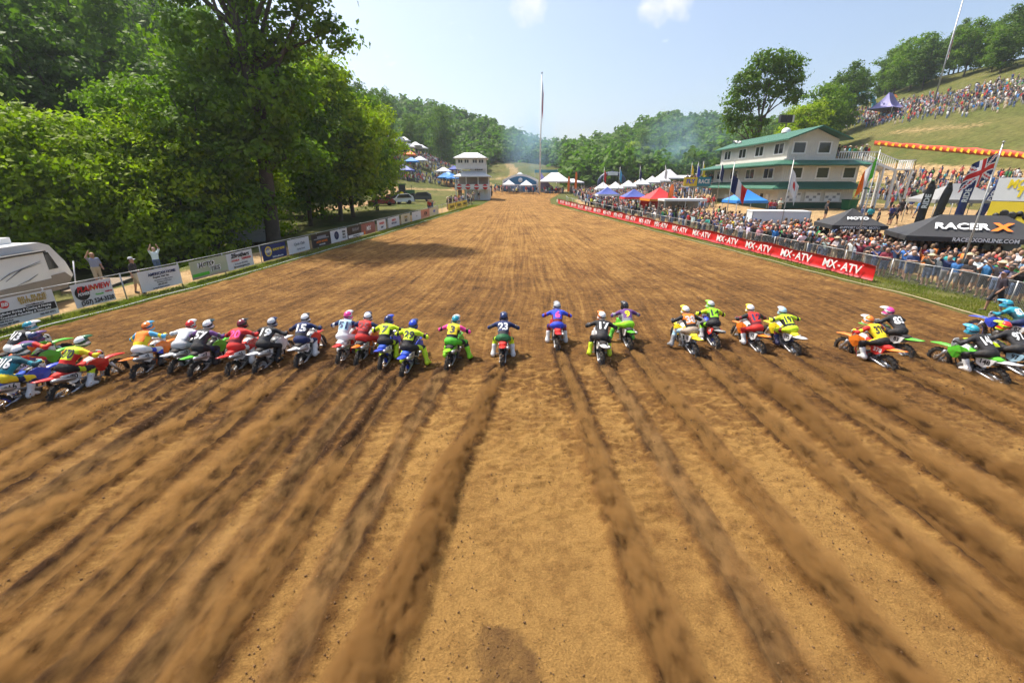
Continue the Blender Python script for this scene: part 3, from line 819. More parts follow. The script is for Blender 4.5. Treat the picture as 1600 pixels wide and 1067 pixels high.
def trunk_mesh(name, base_r, top, lobes, seed, forks=7, trunks=None):
    r = random.Random(seed); mb = MB()
    h = top
    pts = [(0, 0, -0.6), (0.0, 0, 0.3), (0.08 * h * 0.2, 0.05, h * 0.3), (r.uniform(-.03, .03) * h, r.uniform(-.03, .03) * h, h * 0.62), (r.uniform(-.05, .05) * h, r.uniform(-.05, .05) * h, h)]
    mb.tube(pts, [base_r * 1.35, base_r, base_r * 0.8, base_r * 0.5, base_r * 0.12], 9)
    for (x, y, z, rx, ry, rz) in r.sample(list(lobes), min(forks, len(lobes))):
        t = r.uniform(0.28, 0.62)
        s = Vector((pts[2][0], pts[2][1], 0)).lerp(Vector((pts[3][0], pts[3][1], 0)), t); s.z = min(h * t, z * 0.8)
        e = Vector((x, y, z)); mid_ = s.lerp(e, 0.5) + Vector((r.uniform(-.3, .3), r.uniform(-.3, .3), 0.35))
        mb.tube([s, mid_, e], [base_r * 0.42, base_r * 0.26, base_r * 0.06], 6)
        for _ in range(3):
            q = mid_.lerp(e, r.uniform(0.1, 0.8)); q2 = q + Vector((r.uniform(-1, 1) * rx * .7, r.uniform(-1, 1) * ry * .7, r.uniform(0.1, 1) * rz * .7))
            mb.tube([q, q.lerp(q2, .5) + Vector((0, 0, .15)), q2], [base_r * 0.14, base_r * 0.09, base_r * 0.03], 4)
    return mb.mesh(name, BARK)
def gen_lobes(seed, H, Rr, low=0.28, n=15, lean=0.0):
    r = random.Random(seed); out = []
    for i in range(n):
        t = (i + r.random()) / n
        z = H * (low + (0.96 - low) * t)
        prof = math.sin(math.pi * min(1, (0.12 + 0.80 * t))) ** 0.7
        a = i * 2.4 + r.uniform(-.5, .5); q = Rr * prof * r.uniform(0.35, 0.75)
        s = Rr * r.uniform(0.34, 0.52) * (1.12 - 0.35 * t)
        out.append((math.cos(a) * q + lean * t * H, math.sin(a) * q, z, s, s, s * r.uniform(0.6, 0.8)))
    out.append((lean * H * .5, 0, H * (low + 0.35 * (1 - low)), Rr * .5, Rr * .5, H * 0.22))
    return out
TREES = {}
def tree_kind(key, H, Rr, leafm, n_clump, per, size, seed, low=0.28, n=15, base_r=None, clump_r=0.7, lobes=None, shell=0.55, forks=7):
    lb = lobes or gen_lobes(seed, H, Rr, low, n)
    TREES[key] = (trunk_mesh('trunk', base_r or H * 0.016, H * 0.9, lb, seed, forks), leaf_cloud('crown', lb, n_clump, per, size, LEAF[leafm], seed, clump_r, shell), H)
def plant(key, loc, H, rz, label, group=None, wide=1.0, name='broadleaf_tree'):
    t, c, h0 = TREES[key]
    k = H / h0
    e = empty(name, loc, rz); e.scale = (k * wide, k * wide, k)
    link('trunk', t, e); link('crown', c, e)
    tag(e, label, 'tree', group)
    return e
# kinds shared by many individual trees
for i in range(4):
    tree_kind('hill%d' % i, 18, 5.6, ['dark', 'mid', 'dark', 'mid'][i], 210, 28, 0.46, 100 + i, low=0.22, n=17, clump_r=0.66)
for i in range(2):
    tree_kind('bush%d' % i, 11, 5.2, ['lime', 'lime'][i], 330, 50, 0.24, 120 + i, low=0.08, n=24, clump_r=0.44, base_r=0.18, shell=0.7)
tree_kind('edge0', 15, 5.4, 'mid', 340, 48, 0.29, 131, low=0.16, n=22, clump_r=0.52, base_r=0.26)
tree_kind('edge1', 15, 5.0, 'lime', 330, 48, 0.29, 132, low=0.2, n=22, clump_r=0.52, base_r=0.24)
hero_lobes = [(0, 0, 9, 3.2, 3.2, 2.0), (-3.5, 0, 11, 3, 3, 2), (3.2, -1, 11.5, 3, 3, 2), (0.5, 1, 13, 3.4, 3.2, 2.2), (-2.5, -1, 15, 3.0, 3, 2.2), (3.6, 0, 16, 2.8, 2.8, 2),
              (6.4, -1, 18.5, 2.2, 2.2, 1.5), (4.6, 0.4, 20.5, 2.9, 2.6, 2.2), (7.6, 0, 16.2, 1.5, 1.6, 1.1), (1.0, 1, 19, 2.4, 2.6, 2), (-4.6, 0.5, 20, 2.4, 2.6, 1.8), (-1.5, -1.5, 22.5, 2.2, 2.2, 1.7),
              (2.5, 0, 24.6, 2.8, 2.8, 2), (6, 1, 24, 2, 2, 1.6), (-4, 1, 25, 2.4, 2.4, 1.8), (-0.5, 0, 28, 2.8, 2.8, 2.0), (-2.0, 2, 6.4, 2.4, 2.4, 1.4), (2.4, 2, 7.2, 2.4, 2.4, 1.4)]
tree_kind('cottonwood', 30, 7, 'mid', 620, 44, 0.30, 140, base_r=0.62, clump_r=0.55, lobes=hero_lobes, shell=0.35, forks=17)
odd_lobes = [(0, 0, 7, 2.0, 2.0, 2.6), (1.5, 0, 11, 2.4, 2.4, 2.6), (-0.3, 0, 15.5, 2.4, 2.4, 2.6), (-5.2, 0, 18.5, 3.2, 2.8, 2.4), (-7.0, 0, 22, 2.6, 2.6, 2.2), (-4.2, 0, 25, 3.4, 3, 2.6), (-0.5, 0, 22.5, 3.6, 3, 2.8),
             (3.2, 0, 25, 3.4, 3, 2.8), (6.5, 0, 22.0, 2.6, 2.6, 1.9), (4.6, 0, 29.2, 3.4, 3, 2.4), (0.2, 0, 29.5, 3.4, 3, 2.4), (-2.6, 0, 27.5, 2.6, 2.4, 2.0), (-6.6, 0, 15.6, 1.6, 1.6, 1.5), (6.8, 0, 26.2, 2.0, 2, 1.8)]
tree_kind('lone', 32, 9, 'mid', 560, 20, 0.46, 141, base_r=0.5, clump_r=0.62, lobes=odd_lobes, forks=13)

c0 = W(428, 41)
plant('cottonwood', c0, 30, 0.0, 'tall cottonwood towering over the others beside the dark blue fence sign')
p = W(1166, 88)
plant('lone', p, 24, 0, 'tall lopsided tree standing alone against the sky behind the green-roofed building')
EDGE = [('edge1', 533, 56, 17.5, 'lime green tree with dark trunk right of the cottonwood', 1.0), ('edge0', 552, 60, 15.5, 'second green tree from the cottonwood on its track side', 1.0),
        ('edge1', 590, 70, 14.5, 'lime green tree nearest the white tower', 1.05), ('edge0', 486, 52, 15, 'dark green tree close behind the cottonwood', 1.0),
        ('edge1', 505, 62, 17, 'pale green tree filling the gap behind the dark tree near the cottonwood', 1.1), ('edge0', 345, 38, 14, 'dark green tree just left of the cottonwood trunk', 1.05),
        ('bush0', 300, 36.5, 11.2, 'lime bushy tree above the green and white shirt sign', 1.0), ('bush1', 205, 36, 11.0, 'lime bushy tree behind the woman with raised arms', 1.1),
        ('bush0', 110, 33.5, 11.3, 'bright lime bushy tree behind the camper trailer', 1.05), ('bush1', 25, 33, 11.8, 'lime bushy tree at the left picture edge behind the camper', 1.1),
        ('edge0', 250, 41, 14, 'dark green tree rising behind the lime bushes', 1.0), ('bush1', 395, 45, 9.5, 'low lime tree over the grey lap-sided trailer', 1.0),
        ('bush0', -70, 31, 11.5, 'lime bushy tree mostly beyond the left picture edge', 1.0), ('bush0', 455, 62, 10, 'low bright tree seen through the gap right of the cottonwood trunk', 1.0)]
for i, (k, px, d, H, lab, wd) in enumerate(EDGE):
    plant(k, W(px, d), H, i * 1.9, lab, 'trees along the left fence', wd)
# wooded hill on the left: individual trees
r = random.Random(31); nl = 0
for row, (x0, dy) in enumerate([(-46, 9.0), (-56, 9.5), (-67, 10), (-79, 11), (-93, 12), (-108, 13)]):
    y = 24 + row * 3.7; cnt = -1
    while y < 165 + row * 8:
        x = x0 + r.uniform(-3, 3)
        px = 800 + FPX * x / (y * math.cos(PITCH))
        if px > -260 and (y < 150 or x < -70):
            nl += 1; cnt += 1
            plant(r.choice(['hill0', 'hill1', 'hill2', 'hill3']), (x, y, hz(x, y) - 0.3), r.uniform(15, 22), r.uniform(0, 6.3),
                  'hill tree in row %s up the wooded slope, %s tree of that row' % (ORD[row], ORD[cnt]), 'trees on the wooded left hill', r.uniform(0.9, 1.15))
        y += dy * r.uniform(0.8, 1.2)
# trees along the top of the right hill
r = random.Random(32)
for row, (x0, dy) in enumerate([(131, 7), (142, 8), (155, 10)]):
    y = 84 + row * 6; k = 0
    while y < 205:
        x = x0 + r.uniform(-4, 4) - 0.05 * (y - 100); k += 1
        plant(r.choice(['hill0', 'hill1', 'hill2', 'hill3']), (x, y, hz(x, y) - 0.3), r.uniform(11, 16.5), r.uniform(0, 6.3),
              'tree above the grandstand hill in the %s row, %s from the near end' % (ORD[row], ORD[k - 1]), 'trees topping the right hill', r.uniform(0.9, 1.2))
        y += dy * r.uniform(0.7, 1.3)
for i, (px, d, H, kd, lab) in enumerate([(1240, 108, 17, 'edge1', 'yellow green tree behind the ridge of the green-roofed building'), (1265, 118, 18, 'hill1', 'green tree behind the right half of the green-roofed building'),
        (1290, 125, 16, 'hill3', 'green tree at the foot of the crowd slope behind the gable'), (1222, 128, 14, 'hill1', 'low green tree beside the lone lopsided tree'), (1310, 140, 18, 'hill0', 'dark tree behind the purple canopy slope')]):
    plant(kd, W(px, d), H, i, lab, 'trees behind the green-roofed building')
for i, (px, d, H) in enumerate([(690, 205, 24), (655, 215, 20), (1000, 215, 19), (985, 205, 15), (640, 190, 14), (605, 165, 15), (585, 150, 16)]):
    w_ = W(px, d)
    plant(['hill1', 'hill3', 'hill1', 'edge1', 'hill3', 'hill1', 'hill3'][i], w_, H, i,
          ['tall pale poplar-like tree behind the white tower', 'rounded tree left of the tall pale tree behind the tower', 'broad green tree standing out at the foot of the far right ridge', 'small pale tree before the far right ridge',
           'small tree above the knoll of canopies', 'tree at the left end of the knoll of canopies', 'tree between the knoll and the lime trees'][i], 'single trees at the foot of the far ridge', 0.9)

def far_forest():
    r = np.random.default_rng(44)
    P = []
    for _ in range(14000):
        y = 158 + 250 * r.random() ** 1.1; th = -0.62 + 1.3 * r.random(); x = th * y
        if y < 235 and (x < 22 and y < 200 + 0.9 * abs(x) or (-14 < x < 22)): continue
        if y < 215 and x > 72: continue
        if x > 120 and y < 260: continue
        P.append((x, y))
        if len(P) >= 3600: break
    # thin out to an even spacing
    P = np.array(P); keep = []
    for p_ in P:
        if all((p_[0] - q[0]) ** 2 + (p_[1] - q[1]) ** 2 > 20 for q in keep[-500:]): keep.append(p_)
    P = np.array(keep); N = len(P)
    lb = gen_lobes(201, 1.0, 0.36, 0.1, 12)
    per = 200
    vs = []; fs = []
    V0 = []
    for s in range(5):
        me = leaf_cloud('x', gen_lobes(201 + s, 1.0, 0.36, 0.1, 12), 44, 4, 0.135, LEAF['far'], 210 + s, 0.06, 0.8)
        co = np.empty(len(me.vertices) * 3); me.vertices.foreach_get('co', co); V0.append(co.reshape(-1, 3)); bpy.data.meshes.remove(me)
    for i, (x, y) in enumerate(P):
        v = V0[i % 5]; a = r.random() * 6.3; H = 6.5 + 5.5 * r.random() ** 1.3; wd = H * (1.0 + 0.5 * r.random())
        R_ = np.array([[math.cos(a), -math.sin(a), 0], [math.sin(a), math.cos(a), 0], [0, 0, 1]])
        vs.append((v @ R_.T) * [wd, wd, H] + [x, y, hz(x, y) - 0.4])
    V = np.concatenate(vs)
    o = link('forest', np_mesh('forest', V, np.arange(len(V)).reshape(-1, 4), [LEAF['far']], None, True))
    o['kind'] = 'stuff'; o['label'] = 'dense green forest covering the far ridges'; o['category'] = 'forest'
far_forest()

# ================================================================== MOTORCYCLES
PLA = attr_mat('plastic one', 'c1', 0.35, 0.3, 0.25)
PLB = attr_mat('plastic two', 'c2', 0.35, 0.3, 0.25)
PLATE = attr_mat('number plate', 'cp', 0.4, 0.2, 0.15)
FRAME = attr_mat('frame paint', 'cf', 0.35, 0.2, 0.3)
RIMM = attr_mat('rim paint', 'cr', 0.3, 0.2, 0.3)
RUB = mat('tyre rubber', (0.035, 0.030, 0.026), 0.9, var=0.5, scale=8, bump=0.4, bscale=60)
BLK = mat('black plastic', (0.02, 0.02, 0.021), 0.5, var=0.3, bump=0.1)
ALU = mat('bare alloy', (0.55, 0.55, 0.56), 0.35, 0.85, var=0.15, scale=20)
DALU = mat('cast engine metal', (0.16, 0.155, 0.15), 0.5, 0.6, var=0.3, scale=14, bump=0.3)
TI = mat('titanium muffler', (0.42, 0.40, 0.39), 0.32, 0.8, var=0.2, scale=9)
SEATM = attr_mat('seat cover', 'cs', 0.75, 0.0, 0.25)
INK = mat('black ink', (0.012, 0.012, 0.013), 0.6, var=0.05)
WHITE = mat('white print', (0.80, 0.80, 0.79), 0.55, var=0.03)

def wheel_meshes(Rr, wid):
    t = MB(); n = 30
    prof = [(-wid, Rr - 0.085), (-wid * 1.1, Rr - 0.045), (-wid * 0.8, Rr - 0.012), (0, Rr - 0.002), (wid * 0.8, Rr - 0.012), (wid * 1.1, Rr - 0.045), (wid, Rr - 0.085)]
    t.lathe(prof, (0, 0, 0), 'X', n)
    for k in range(34):
        a = 2 * math.pi * k / 34
        q = Matrix.Rotation(a, 3, 'X')
        for j, xx in enumerate((-0.72, 0.0, 0.72)):
            if (k + j) % 2: continue
            t.box(q @ Vector((xx * wid, 0, Rr + 0.004 - abs(xx) * 0.014)), (wid * 0.5, 0.038, 0.026), 0, q)
        t.box(q @ Vector((wid * 1.02 * (1 if k % 2 else -1), 0, Rr - 0.030)), (wid * 0.3, 0.03, 0.028), 0, q)
    rim = MB().lathe([(-wid * .8, Rr - 0.078), (-wid * .85, Rr - 0.10), (-wid * .3, Rr - 0.112), (wid * .3, Rr - 0.112), (wid * .85, Rr - 0.10), (wid * .8, Rr - 0.078)], (0, 0, 0), 'X', n)
    hub = MB().lathe([(-0.055, 0.0), (-0.055, 0.045), (-0.02, 0.03), (0.02, 0.03), (0.055, 0.045), (0.055, 0.0)], (0, 0, 0), 'X', 12)
    for k in range(20):
        a = 2 * math.pi * k / 20; b = a + (0.5 if k % 2 else -0.5); sx = 0.045 if k % 4 < 2 else -0.045
        hub.tube([(sx, 0.04 * math.cos(b), 0.04 * math.sin(b)), (0, (Rr - 0.108) * math.cos(a), (Rr - 0.108) * math.sin(a))], 0.0035, 3, caps=False)
    disc = MB().lathe([(-0.062, 0.07), (-0.066, 0.07), (-0.066, 0.115), (-0.062, 0.115), (-0.062, 0.07)], (0, 0, 0), 'X', 16)
    return hub.mesh('wheel', ALU), t.mesh('tyre', RUB), rim.mesh('rim', RIMM), disc.mesh('brake_disc', ALU)
WH_R = wheel_meshes(0.335, 0.062); WH_F = wheel_meshes(0.345, 0.046)

def bike_parts():
    P = {}
    mb = MB()
    for s in (-1, 1):
        mb.loft([[Vector((s * (0.085 + dx), y, z + dz)) for dx, dz in ((-.014, -hh), (.014, -hh), (.014, hh), (-.014, hh))] for (y, z, hh) in ((-0.05, .335, .025), (0.1, .345, .03), (0.35, .39, .038), (0.55, .42, .045))])
    mb.box((0, 0.47, .41), (.17, .10, .06))
    mb.tube([(-.11, 0, .335), (.11, 0, .335)], 0.016, 8)
    P['swingarm'] = mb.mesh('swingarm', ALU)
    mb = MB().lathe([(-.012, .0), (-.012, .085), (-.004, .1), (.004, .1), (.012, .085), (.012, 0)], (-.075, 0, .335), 'X', 20)
    mb.bar((-.078, 0, .43), (-.078, .55, .47), .012, .014); mb.bar((-.078, 0, .24), (-.078, .55, .36), .012, .014)
    P['chain'] = mb.mesh('chain', DALU)
    mb = MB()
    for s in (-1, 1):
        mb.tube([(0, 1.06, .98), (s * .09, .93, .84), (s * .13, .68, .66), (s * .12, .55, .46), (s * .1, .58, .34)], [.03, .032, .034, .03, .022], 8, flat=0.8)
        mb.tube([(s * .1, .58, .33), (s * .09, .85, .28), (s * .07, 1.0, .5), (0, 1.07, .86)], .018, 7)
        mb.tube([(s * .1, .70, .72), (s * .09, .3, .80), (s * .07, -.05, .86)], .014, 6)
        mb.tube([(s * .11, .60, .54), (s * .09, .2, .76)], .012, 6)
    mb.tube([(0, 1.03, 1.04), (0, 1.10, .86)], .04, 10)
    P['frame'] = mb.mesh('frame', FRAME)
    mb = MB()
    mb.loft([[Vector((sx * w, y, z)) for sx, y, z in ((-1, .62 - dy, .32 + .02), (1, .62 - dy, .32 + .02), (1, .86 + dy, .34), (1, .88 + dy, .5), (1, .62 - dy, .52), (-1, .62 - dy, .52), (-1, .88 + dy, .5), (-1, .86 + dy, .34))][:8] for w, dy in ((.10, 0),)] * 1 if False else
            [[Vector((x, .75 + .16 * k * math.cos(a), .43 + .13 * k * math.sin(a))) for a in [i * math.pi / 6 for i in range(12)]] for x, k in ((-.145, .55), (-.12, .95), (0, 1.05), (.12, .95), (.145, .55))])
    for k in range(6): mb.box((0, .86 + .012 * k, .56 + .032 * k), (.15 - .006 * k, .15, .016))
    mb.tube([(0, .86, .5), (0, .95, .8)], .062, 10)
    mb.lathe([(.13, 0), (.15, .06), (.135, .085), (.1, .09)], (0, .64, .42), 'X', 14)
    P['engine'] = mb.mesh('engine', DALU)
    mb = MB()
    mb.tube([(.03, .98, .66), (.07, 1.07, .56), (.12, 1.0, .46), (.15, .8, .50), (.14, .55, .62), (.13, .33, .72)], [.022, .022, .022, .023, .024, .026], 8)
    mb.tube([(.13, .36, .70), (.145, .28, .735), (.155, -.10, .84), (.157, -.20, .865), (.158, -.21, .868)], [.03, .058, .06, .042, .02], 10)
    P['exhaust'] = mb.mesh('exhaust', TI)
    mb = MB()
    def seat_sec(y, z, w, h): return [Vector((x * w, y, z + zz * h)) for x, zz in ((-1, -1), (-.96, .1), (-.7, .85), (0, 1), (.7, .85), (.96, .1), (1, -1))]
    mb.loft([seat_sec(*a) for a in ((-.06, .91, .075, .025), (.08, .915, .11, .045), (.3, .90, .12, .055), (.52, .885, .115, .055), (.72, .915, .085, .05), (.88, .96, .06, .03))])
    P['seat'] = mb.mesh('seat', SEATM)
    # rear mudguard
    def fen(y, z, w, drop): return [Vector((x * w, y, z - drop * abs(x) ** 2.2)) for x in (-1, -.6, -.2, .2, .6, 1)] + [Vector((x * w * .97, y, z - .014 - drop * abs(x) ** 2.2)) for x in (1, .6, .2, -.2, -.6, -1)]
    mb = MB().loft([fen(*a) for a in ((.28, .87, .10, .05), (.1, .895, .115, .06), (-.1, .925, .115, .05), (-.28, .955, .10, .035), (-.42, .975, .075, .02), (-.48, .98, .035, .005))])
    P['rear_fender'] = mb.mesh('rear_fender', PLA)
    mb = MB().loft([fen(*a) for a in ((1.06, .80, .06, .01), (1.22, .86, .085, .03), (1.42, .87, .10, .035), (1.62, .84, .095, .03), (1.78, .79, .06, .015), (1.84, .765, .02, .0))])
    P['front_fender'] = mb.mesh('front_fender', PLA)
    for s, nm in ((-1, 'L'), (1, 'R')):
        mb = MB()
        poly = [(.58, .80), (.80, .97), (1.0, .99), (1.20, .86), (1.17, .74), (1.02, .60), (.93, .62), (.86, .76)]
        xo = [.10, .12, .15, .19, .20, .17, .14, .13]
        vs = [Vector((s * (x - .012), y, z)) for (y, z), x in zip(poly, xo)] + [Vector((s * (x + .012), y, z)) for (y, z), x in zip(poly, xo)]
        cen = len(vs); vs += [Vector((s * .185, .98, .82))]
        nP = len(poly); fs = []
        for i in range(nP):
            j = (i + 1) % nP
            fs += [(i, j, j + nP, i + nP) if s > 0 else (j, i, i + nP, j + nP), (i + nP, j + nP, cen) if s > 0 else (j + nP, i + nP, cen)]
        mb.add(vs, fs, 0, False)
        P['shroud' + nm] = mb.mesh('shroud', PLA)
        mb = MB()
        poly = [(.02, .90), (.34, .86), (.50, .80), (.46, .66), (.30, .60), (.12, .70)]
        mb.prism([Vector((s * (.115 + (.02 if s > 0 else .0)), y, z)) for y, z in poly][::s], (0, 0, 0), (s * .014, 0, 0))
        P['side_plate' + nm] = mb.mesh('side_plate', PLATE)
    # tank between the shrouds
    mb = MB().loft([seat_sec(*a) for a in ((.70, .88, .08, .06), (.84, .93, .12, .07), (.98, .97, .12, .06), (1.06, .98, .06, .03))])
    mb.lathe([(0, .04), (.025, .038), (.028, 0)], (0, .92, 1.0), 'Z', 10)
    P['fuel_tank'] = mb.mesh('fuel_tank', PLB)
    mb = MB()
    for s in (-1, 1):
        mb.tube([(s * .105, 1.02, 1.10), (s * .105, 1.24, .72)], .028, 8); mb.tube([(s * .105, 1.22, .76), (s * .105, 1.47, .33)], .022, 8)
        mb.loft([[Vector((s * .13 + dx, y + dy, z)) for dx, dy in ((-.014, -.03), (.014, -.03), (.014, .03), (-.014, .03))] for y, z in ((1.29, .72), (1.38, .52), (1.50, .30))])
    mb.box((0, 1.05, 1.06), (.27, .09, .03)); mb.box((0, 1.12, .92), (.27, .09, .035)); mb.tube([(-.12, 1.48, .345), (.12, 1.48, .345)], .014, 8)
    P['fork'] = mb.mesh('fork', ALU)
    mb = MB().prism([Vector((x, 1.135 - .02 * z, .98 + z)) for x, z in ((-.10, -.13), (-.12, .06), (-.07, .14), (.07, .14), (.12, .06), (.10, -.13))], (0, 0.05, 0), (0, .065, 0))
    P['front_plate'] = mb.mesh('front_plate', PLATE)
    mb = MB().tube([(-.40, .93, 1.15), (-.22, .98, 1.15), (-.12, 1.04, 1.10), (.12, 1.04, 1.10), (.22, .98, 1.15), (.40, .93, 1.15)], .013, 7)
    mb.tube([(-.2, 1.0, 1.155), (.2, 1.0, 1.155)], .01, 6)
    for s in (-1, 1): mb.tube([(s * .26, .99, 1.15), (s * .34, 1.03, 1.15), (s * .42, .99, 1.14)], .008, 5)
    P['handlebar'] = mb.mesh('handlebar', BLK)
    P['grip'] = MB().tube([(-.06, 0, 0), (.06, 0, 0)], .019, 8).mesh('grip', BLK)
    mb = MB()
    for s in (-1, 1): mb.box((s * .19, .60, .37), (.13, .05, .022)); mb.box((s * .245, .60, .385), (.015, .05, .02))
    P['footpeg'] = mb.mesh('footpeg', DALU)
    mb = MB().tube([(0, .40, .50), (0, .52, .78)], .03, 8)
    for k in range(6): mb.lathe([(0, .048), (.014, .052), (.016, .044)], (0, .415 + k * .015, .54 + k * .035), 'Z', 10)
    P['shock'] = mb.mesh('shock', RIMM)
    return P
BP = bike_parts()

C_ = dict(red=(.62, .025, .02), green=(.10, .52, .03), blue=(.02, .09, .52), orange=(.85, .20, .015), white=(.78, .78, .77), black=(.018, .018, .02), yellow=(.85, .66, .02), navy=(.012, .025, .10), hivis=(.62, .82, .02),
          grey=(.28, .29, .30), teal=(.02, .27, .36), dteal=(.015, .075, .10), pink=(.85, .06, .30), purple=(.13, .05, .20), lime=(.30, .75, .02), tan=(.46, .36, .27), royal=(.03, .07, .60), sky=(.10, .42, .68), silver=(.5, .51, .52), maroon=(.2, .02, .03), lightblue=(.35, .55, .68), dgreen=(.02, .14, .05), brown=(.18, .1, .05), charcoal=(.055, .055, .06))
def setc(o, **kw):
    for k, v in kw.items(): o[k] = [float(c) for c in (C_[v] if isinstance(v, str) else v)]
    return o
def make_bike(loc, heading, roll, pitch, c1, c2, cp, cf, cr, cs, num, numc, label, rear=None):
    e = empty('motorcycle', loc)
    e.rotation_euler = Matrix.Rotation(-heading, 3, 'Z').to_euler() if False else (pitch, roll, -heading)
    def part(nm, me, parent=e, **kw):
        o = link(nm, me, parent); setc(o, c1=c1, c2=c2, cp=cp, cf=cf, cr=cr, cs=cs); return o
    for key in ('swingarm', 'chain', 'frame', 'engine', 'exhaust', 'seat', 'front_fender', 'fuel_tank', 'fork', 'front_plate', 'footpeg', 'shock'): part(key, BP[key])
    o = part('rear_fender', BP['rear_fender'])
    if rear: setc(o, c1=rear)
    part('shroud', BP['shroudL']); part('shroud', BP['shroudR'])
    inkm = WHITE if numc == 'white' else INK
    for s, k in ((-1, 'L'), (1, 'R')):
        sp = part('side_plate', BP['side_plate' + k])
        xx = s * (.131 + (.022 if s > 0 else 0))
        put_text(num, sp, (xx, .27, .765), (0, s * 1, 0), (0, 0, 1), .13, inkm, .30, 0.04, name='number', depth=.001)
    hb = part('handlebar', BP['handlebar'])
    for s in (-1, 1):
        g_ = part('grip', BP['grip'], hb); g_.location = (s * .36, .945, 1.15); g_.rotation_euler = (0, 0, -s * 0.27)
    for (hub, tyre, rim, disc), y, z in ((WH_R, 0, .335), (WH_F, 1.48, .345)):
        w = part('wheel', hub); w.location = (0, y, z); w.rotation_euler = (random.random() * 6, 0, 0)
        part('tyre', tyre, w); part('rim', rim, w); part('brake_disc', disc, w)
    tag(e, label, 'motorcycle', 'motorcycles leaving the start line')
    return e

# ================================================================== RIDERS
JER = attr_mat('jersey', 'jersey', 0.75, 0, 0.06); SLV = attr_mat('sleeves', 'sleeve', 0.75, 0, 0.06); PAN = attr_mat('pants', 'pants', 0.7, 0, 0.12); KNE = attr_mat('knee panel', 'knee', 0.7, 0, 0.15)
BOO = attr_mat('boots', 'boots', 0.5, 0.1, 0.35); GLO = attr_mat('gloves', 'gloves', 0.7); HEL = attr_mat('helmet shell', 'helmet', 0.25, 0.6, 0.05); HE2 = attr_mat('helmet graphic', 'helmet2', 0.3, 0.5, 0.05); JE2 = attr_mat('jersey lower', 'jersey2', 0.75, 0, 0.06)
SKIN = mat('skin', (0.52, 0.32, 0.23), 0.55, var=0.15)
LENS = mat('goggle lens', (0.02, 0.02, 0.03), 0.08, var=0.05)
RIDER_MATS = [JER, SLV, PAN, KNE, BOO, GLO, JE2, SKIN]
def rider_pose(kind):
    low = 0.05 if kind in ('tuck', 'tuckR') else 0.0
    fy = 0.06 if low else 0.0
    pel = (0, .28, 1.01); wa = (0, .39 + fy * .5, 1.13 - low); ch = (0, .60 + fy, 1.275 - low * 1.4); ne = (0, .77 + fy, 1.375 - low * 1.8); hd = (0, .85 + fy, 1.465 - low * 1.8)
    c = [((-.06, .28, 1.0), (.06, .28, 1.0), .12, .12, 2), (pel, wa, .13, .12, 2), ((-.05, .40 + fy * .4, 1.14 - low), (-.07, ch[1], ch[2]), .11, .122, 0), ((.05, .40 + fy * .4, 1.14 - low), (.07, ch[1], ch[2]), .11, .122, 0),
         ((-.10, ch[1] + .06, ch[2] + .04), (.10, ch[1] + .06, ch[2] + .04), .105, .105, 0), (ch, ne, .09, .06, 0), (ne, hd, .065, .08, 7)]
    for s in (-1, 1):
        sh = Vector((s * .205, ch[1] + .06, ch[2] + .05)); hand = Vector((s * .365, .93, 1.175)); el = Vector((s * .445, .72, 1.19 - low * .4))
        c += [(sh, el, .068, .052, 1), (el, Vector((s * .385, .90, 1.195)), .050, .036, 1), (Vector((s * .375, .91, 1.185)), hand, .043, .040, 5)]
        out = (kind in ('outR', 'tuckR') and s > 0) or (kind == 'outL' and s < 0)
        hip = Vector((s * .11, .30, 1.0))
        if out: kn = Vector((s * .36, .66, .88)); an = Vector((s * .52, .52, .50)); toe = Vector((s * .56, .68, .42))
        elif kind == 'dangle': kn = Vector((s * .25, .66, .84)); an = Vector((s * .31, .46, .42)); toe = Vector((s * .34, .60, .30))
        else: kn = Vector((s * .215, .72, .82)); an = Vector((s * .235, .53, .46)); toe = Vector((s * .245, .70, .415))
        top = kn.lerp(an, 0.42)
        c += [(hip, kn, .098, .070, 2), (kn, top, .070, .062, 3), (top, an, .072, .062, 4), (an, toe, .062, .045, 4), (an + Vector((0, -.05, -.03)), an, .05, .055, 4)]
    return c, Vector(hd)
RIDER_BODY = {}
for kd in ('peg', 'outR', 'outL', 'dangle', 'tuck', 'tuckR'):
    caps, hd = rider_pose(kd)
    def rem(cen, mi):
        mi = mi.copy(); tor = ((mi == 0) | (mi == 2)) & (np.abs(cen[:, 0]) < .24) & (cen[:, 2] > .95)
        s_ = (cen[:, 1] - .30) * .62 + (cen[:, 2] - 1.02) * .78
        mi[tor & (s_ > .075)] = 0; mi[tor & (s_ <= .075)] = 2
        mi[(mi == 0) & (s_ < .17)] = 6; mi[(mi == 0) & (np.abs(cen[:, 0]) > .145) & (s_ < .36)] = 6
        mi[(mi == 2) & (np.abs(cen[:, 0]) > .13) & (cen[:, 1] > .44) & (cen[:, 1] < .56)] = 3
        mi[(mi == 1) & (np.abs(cen[:, 0]) > .36) & (np.abs(cen[:, 0]) < .43)] = 6
        return mi
    RIDER_BODY[kd] = (body_mesh('person', [(np.array(a), np.array(b), r0, r1, m) for a, b, r0, r1, m in caps], RIDER_MATS, 0.024, 0.020, rem), hd)
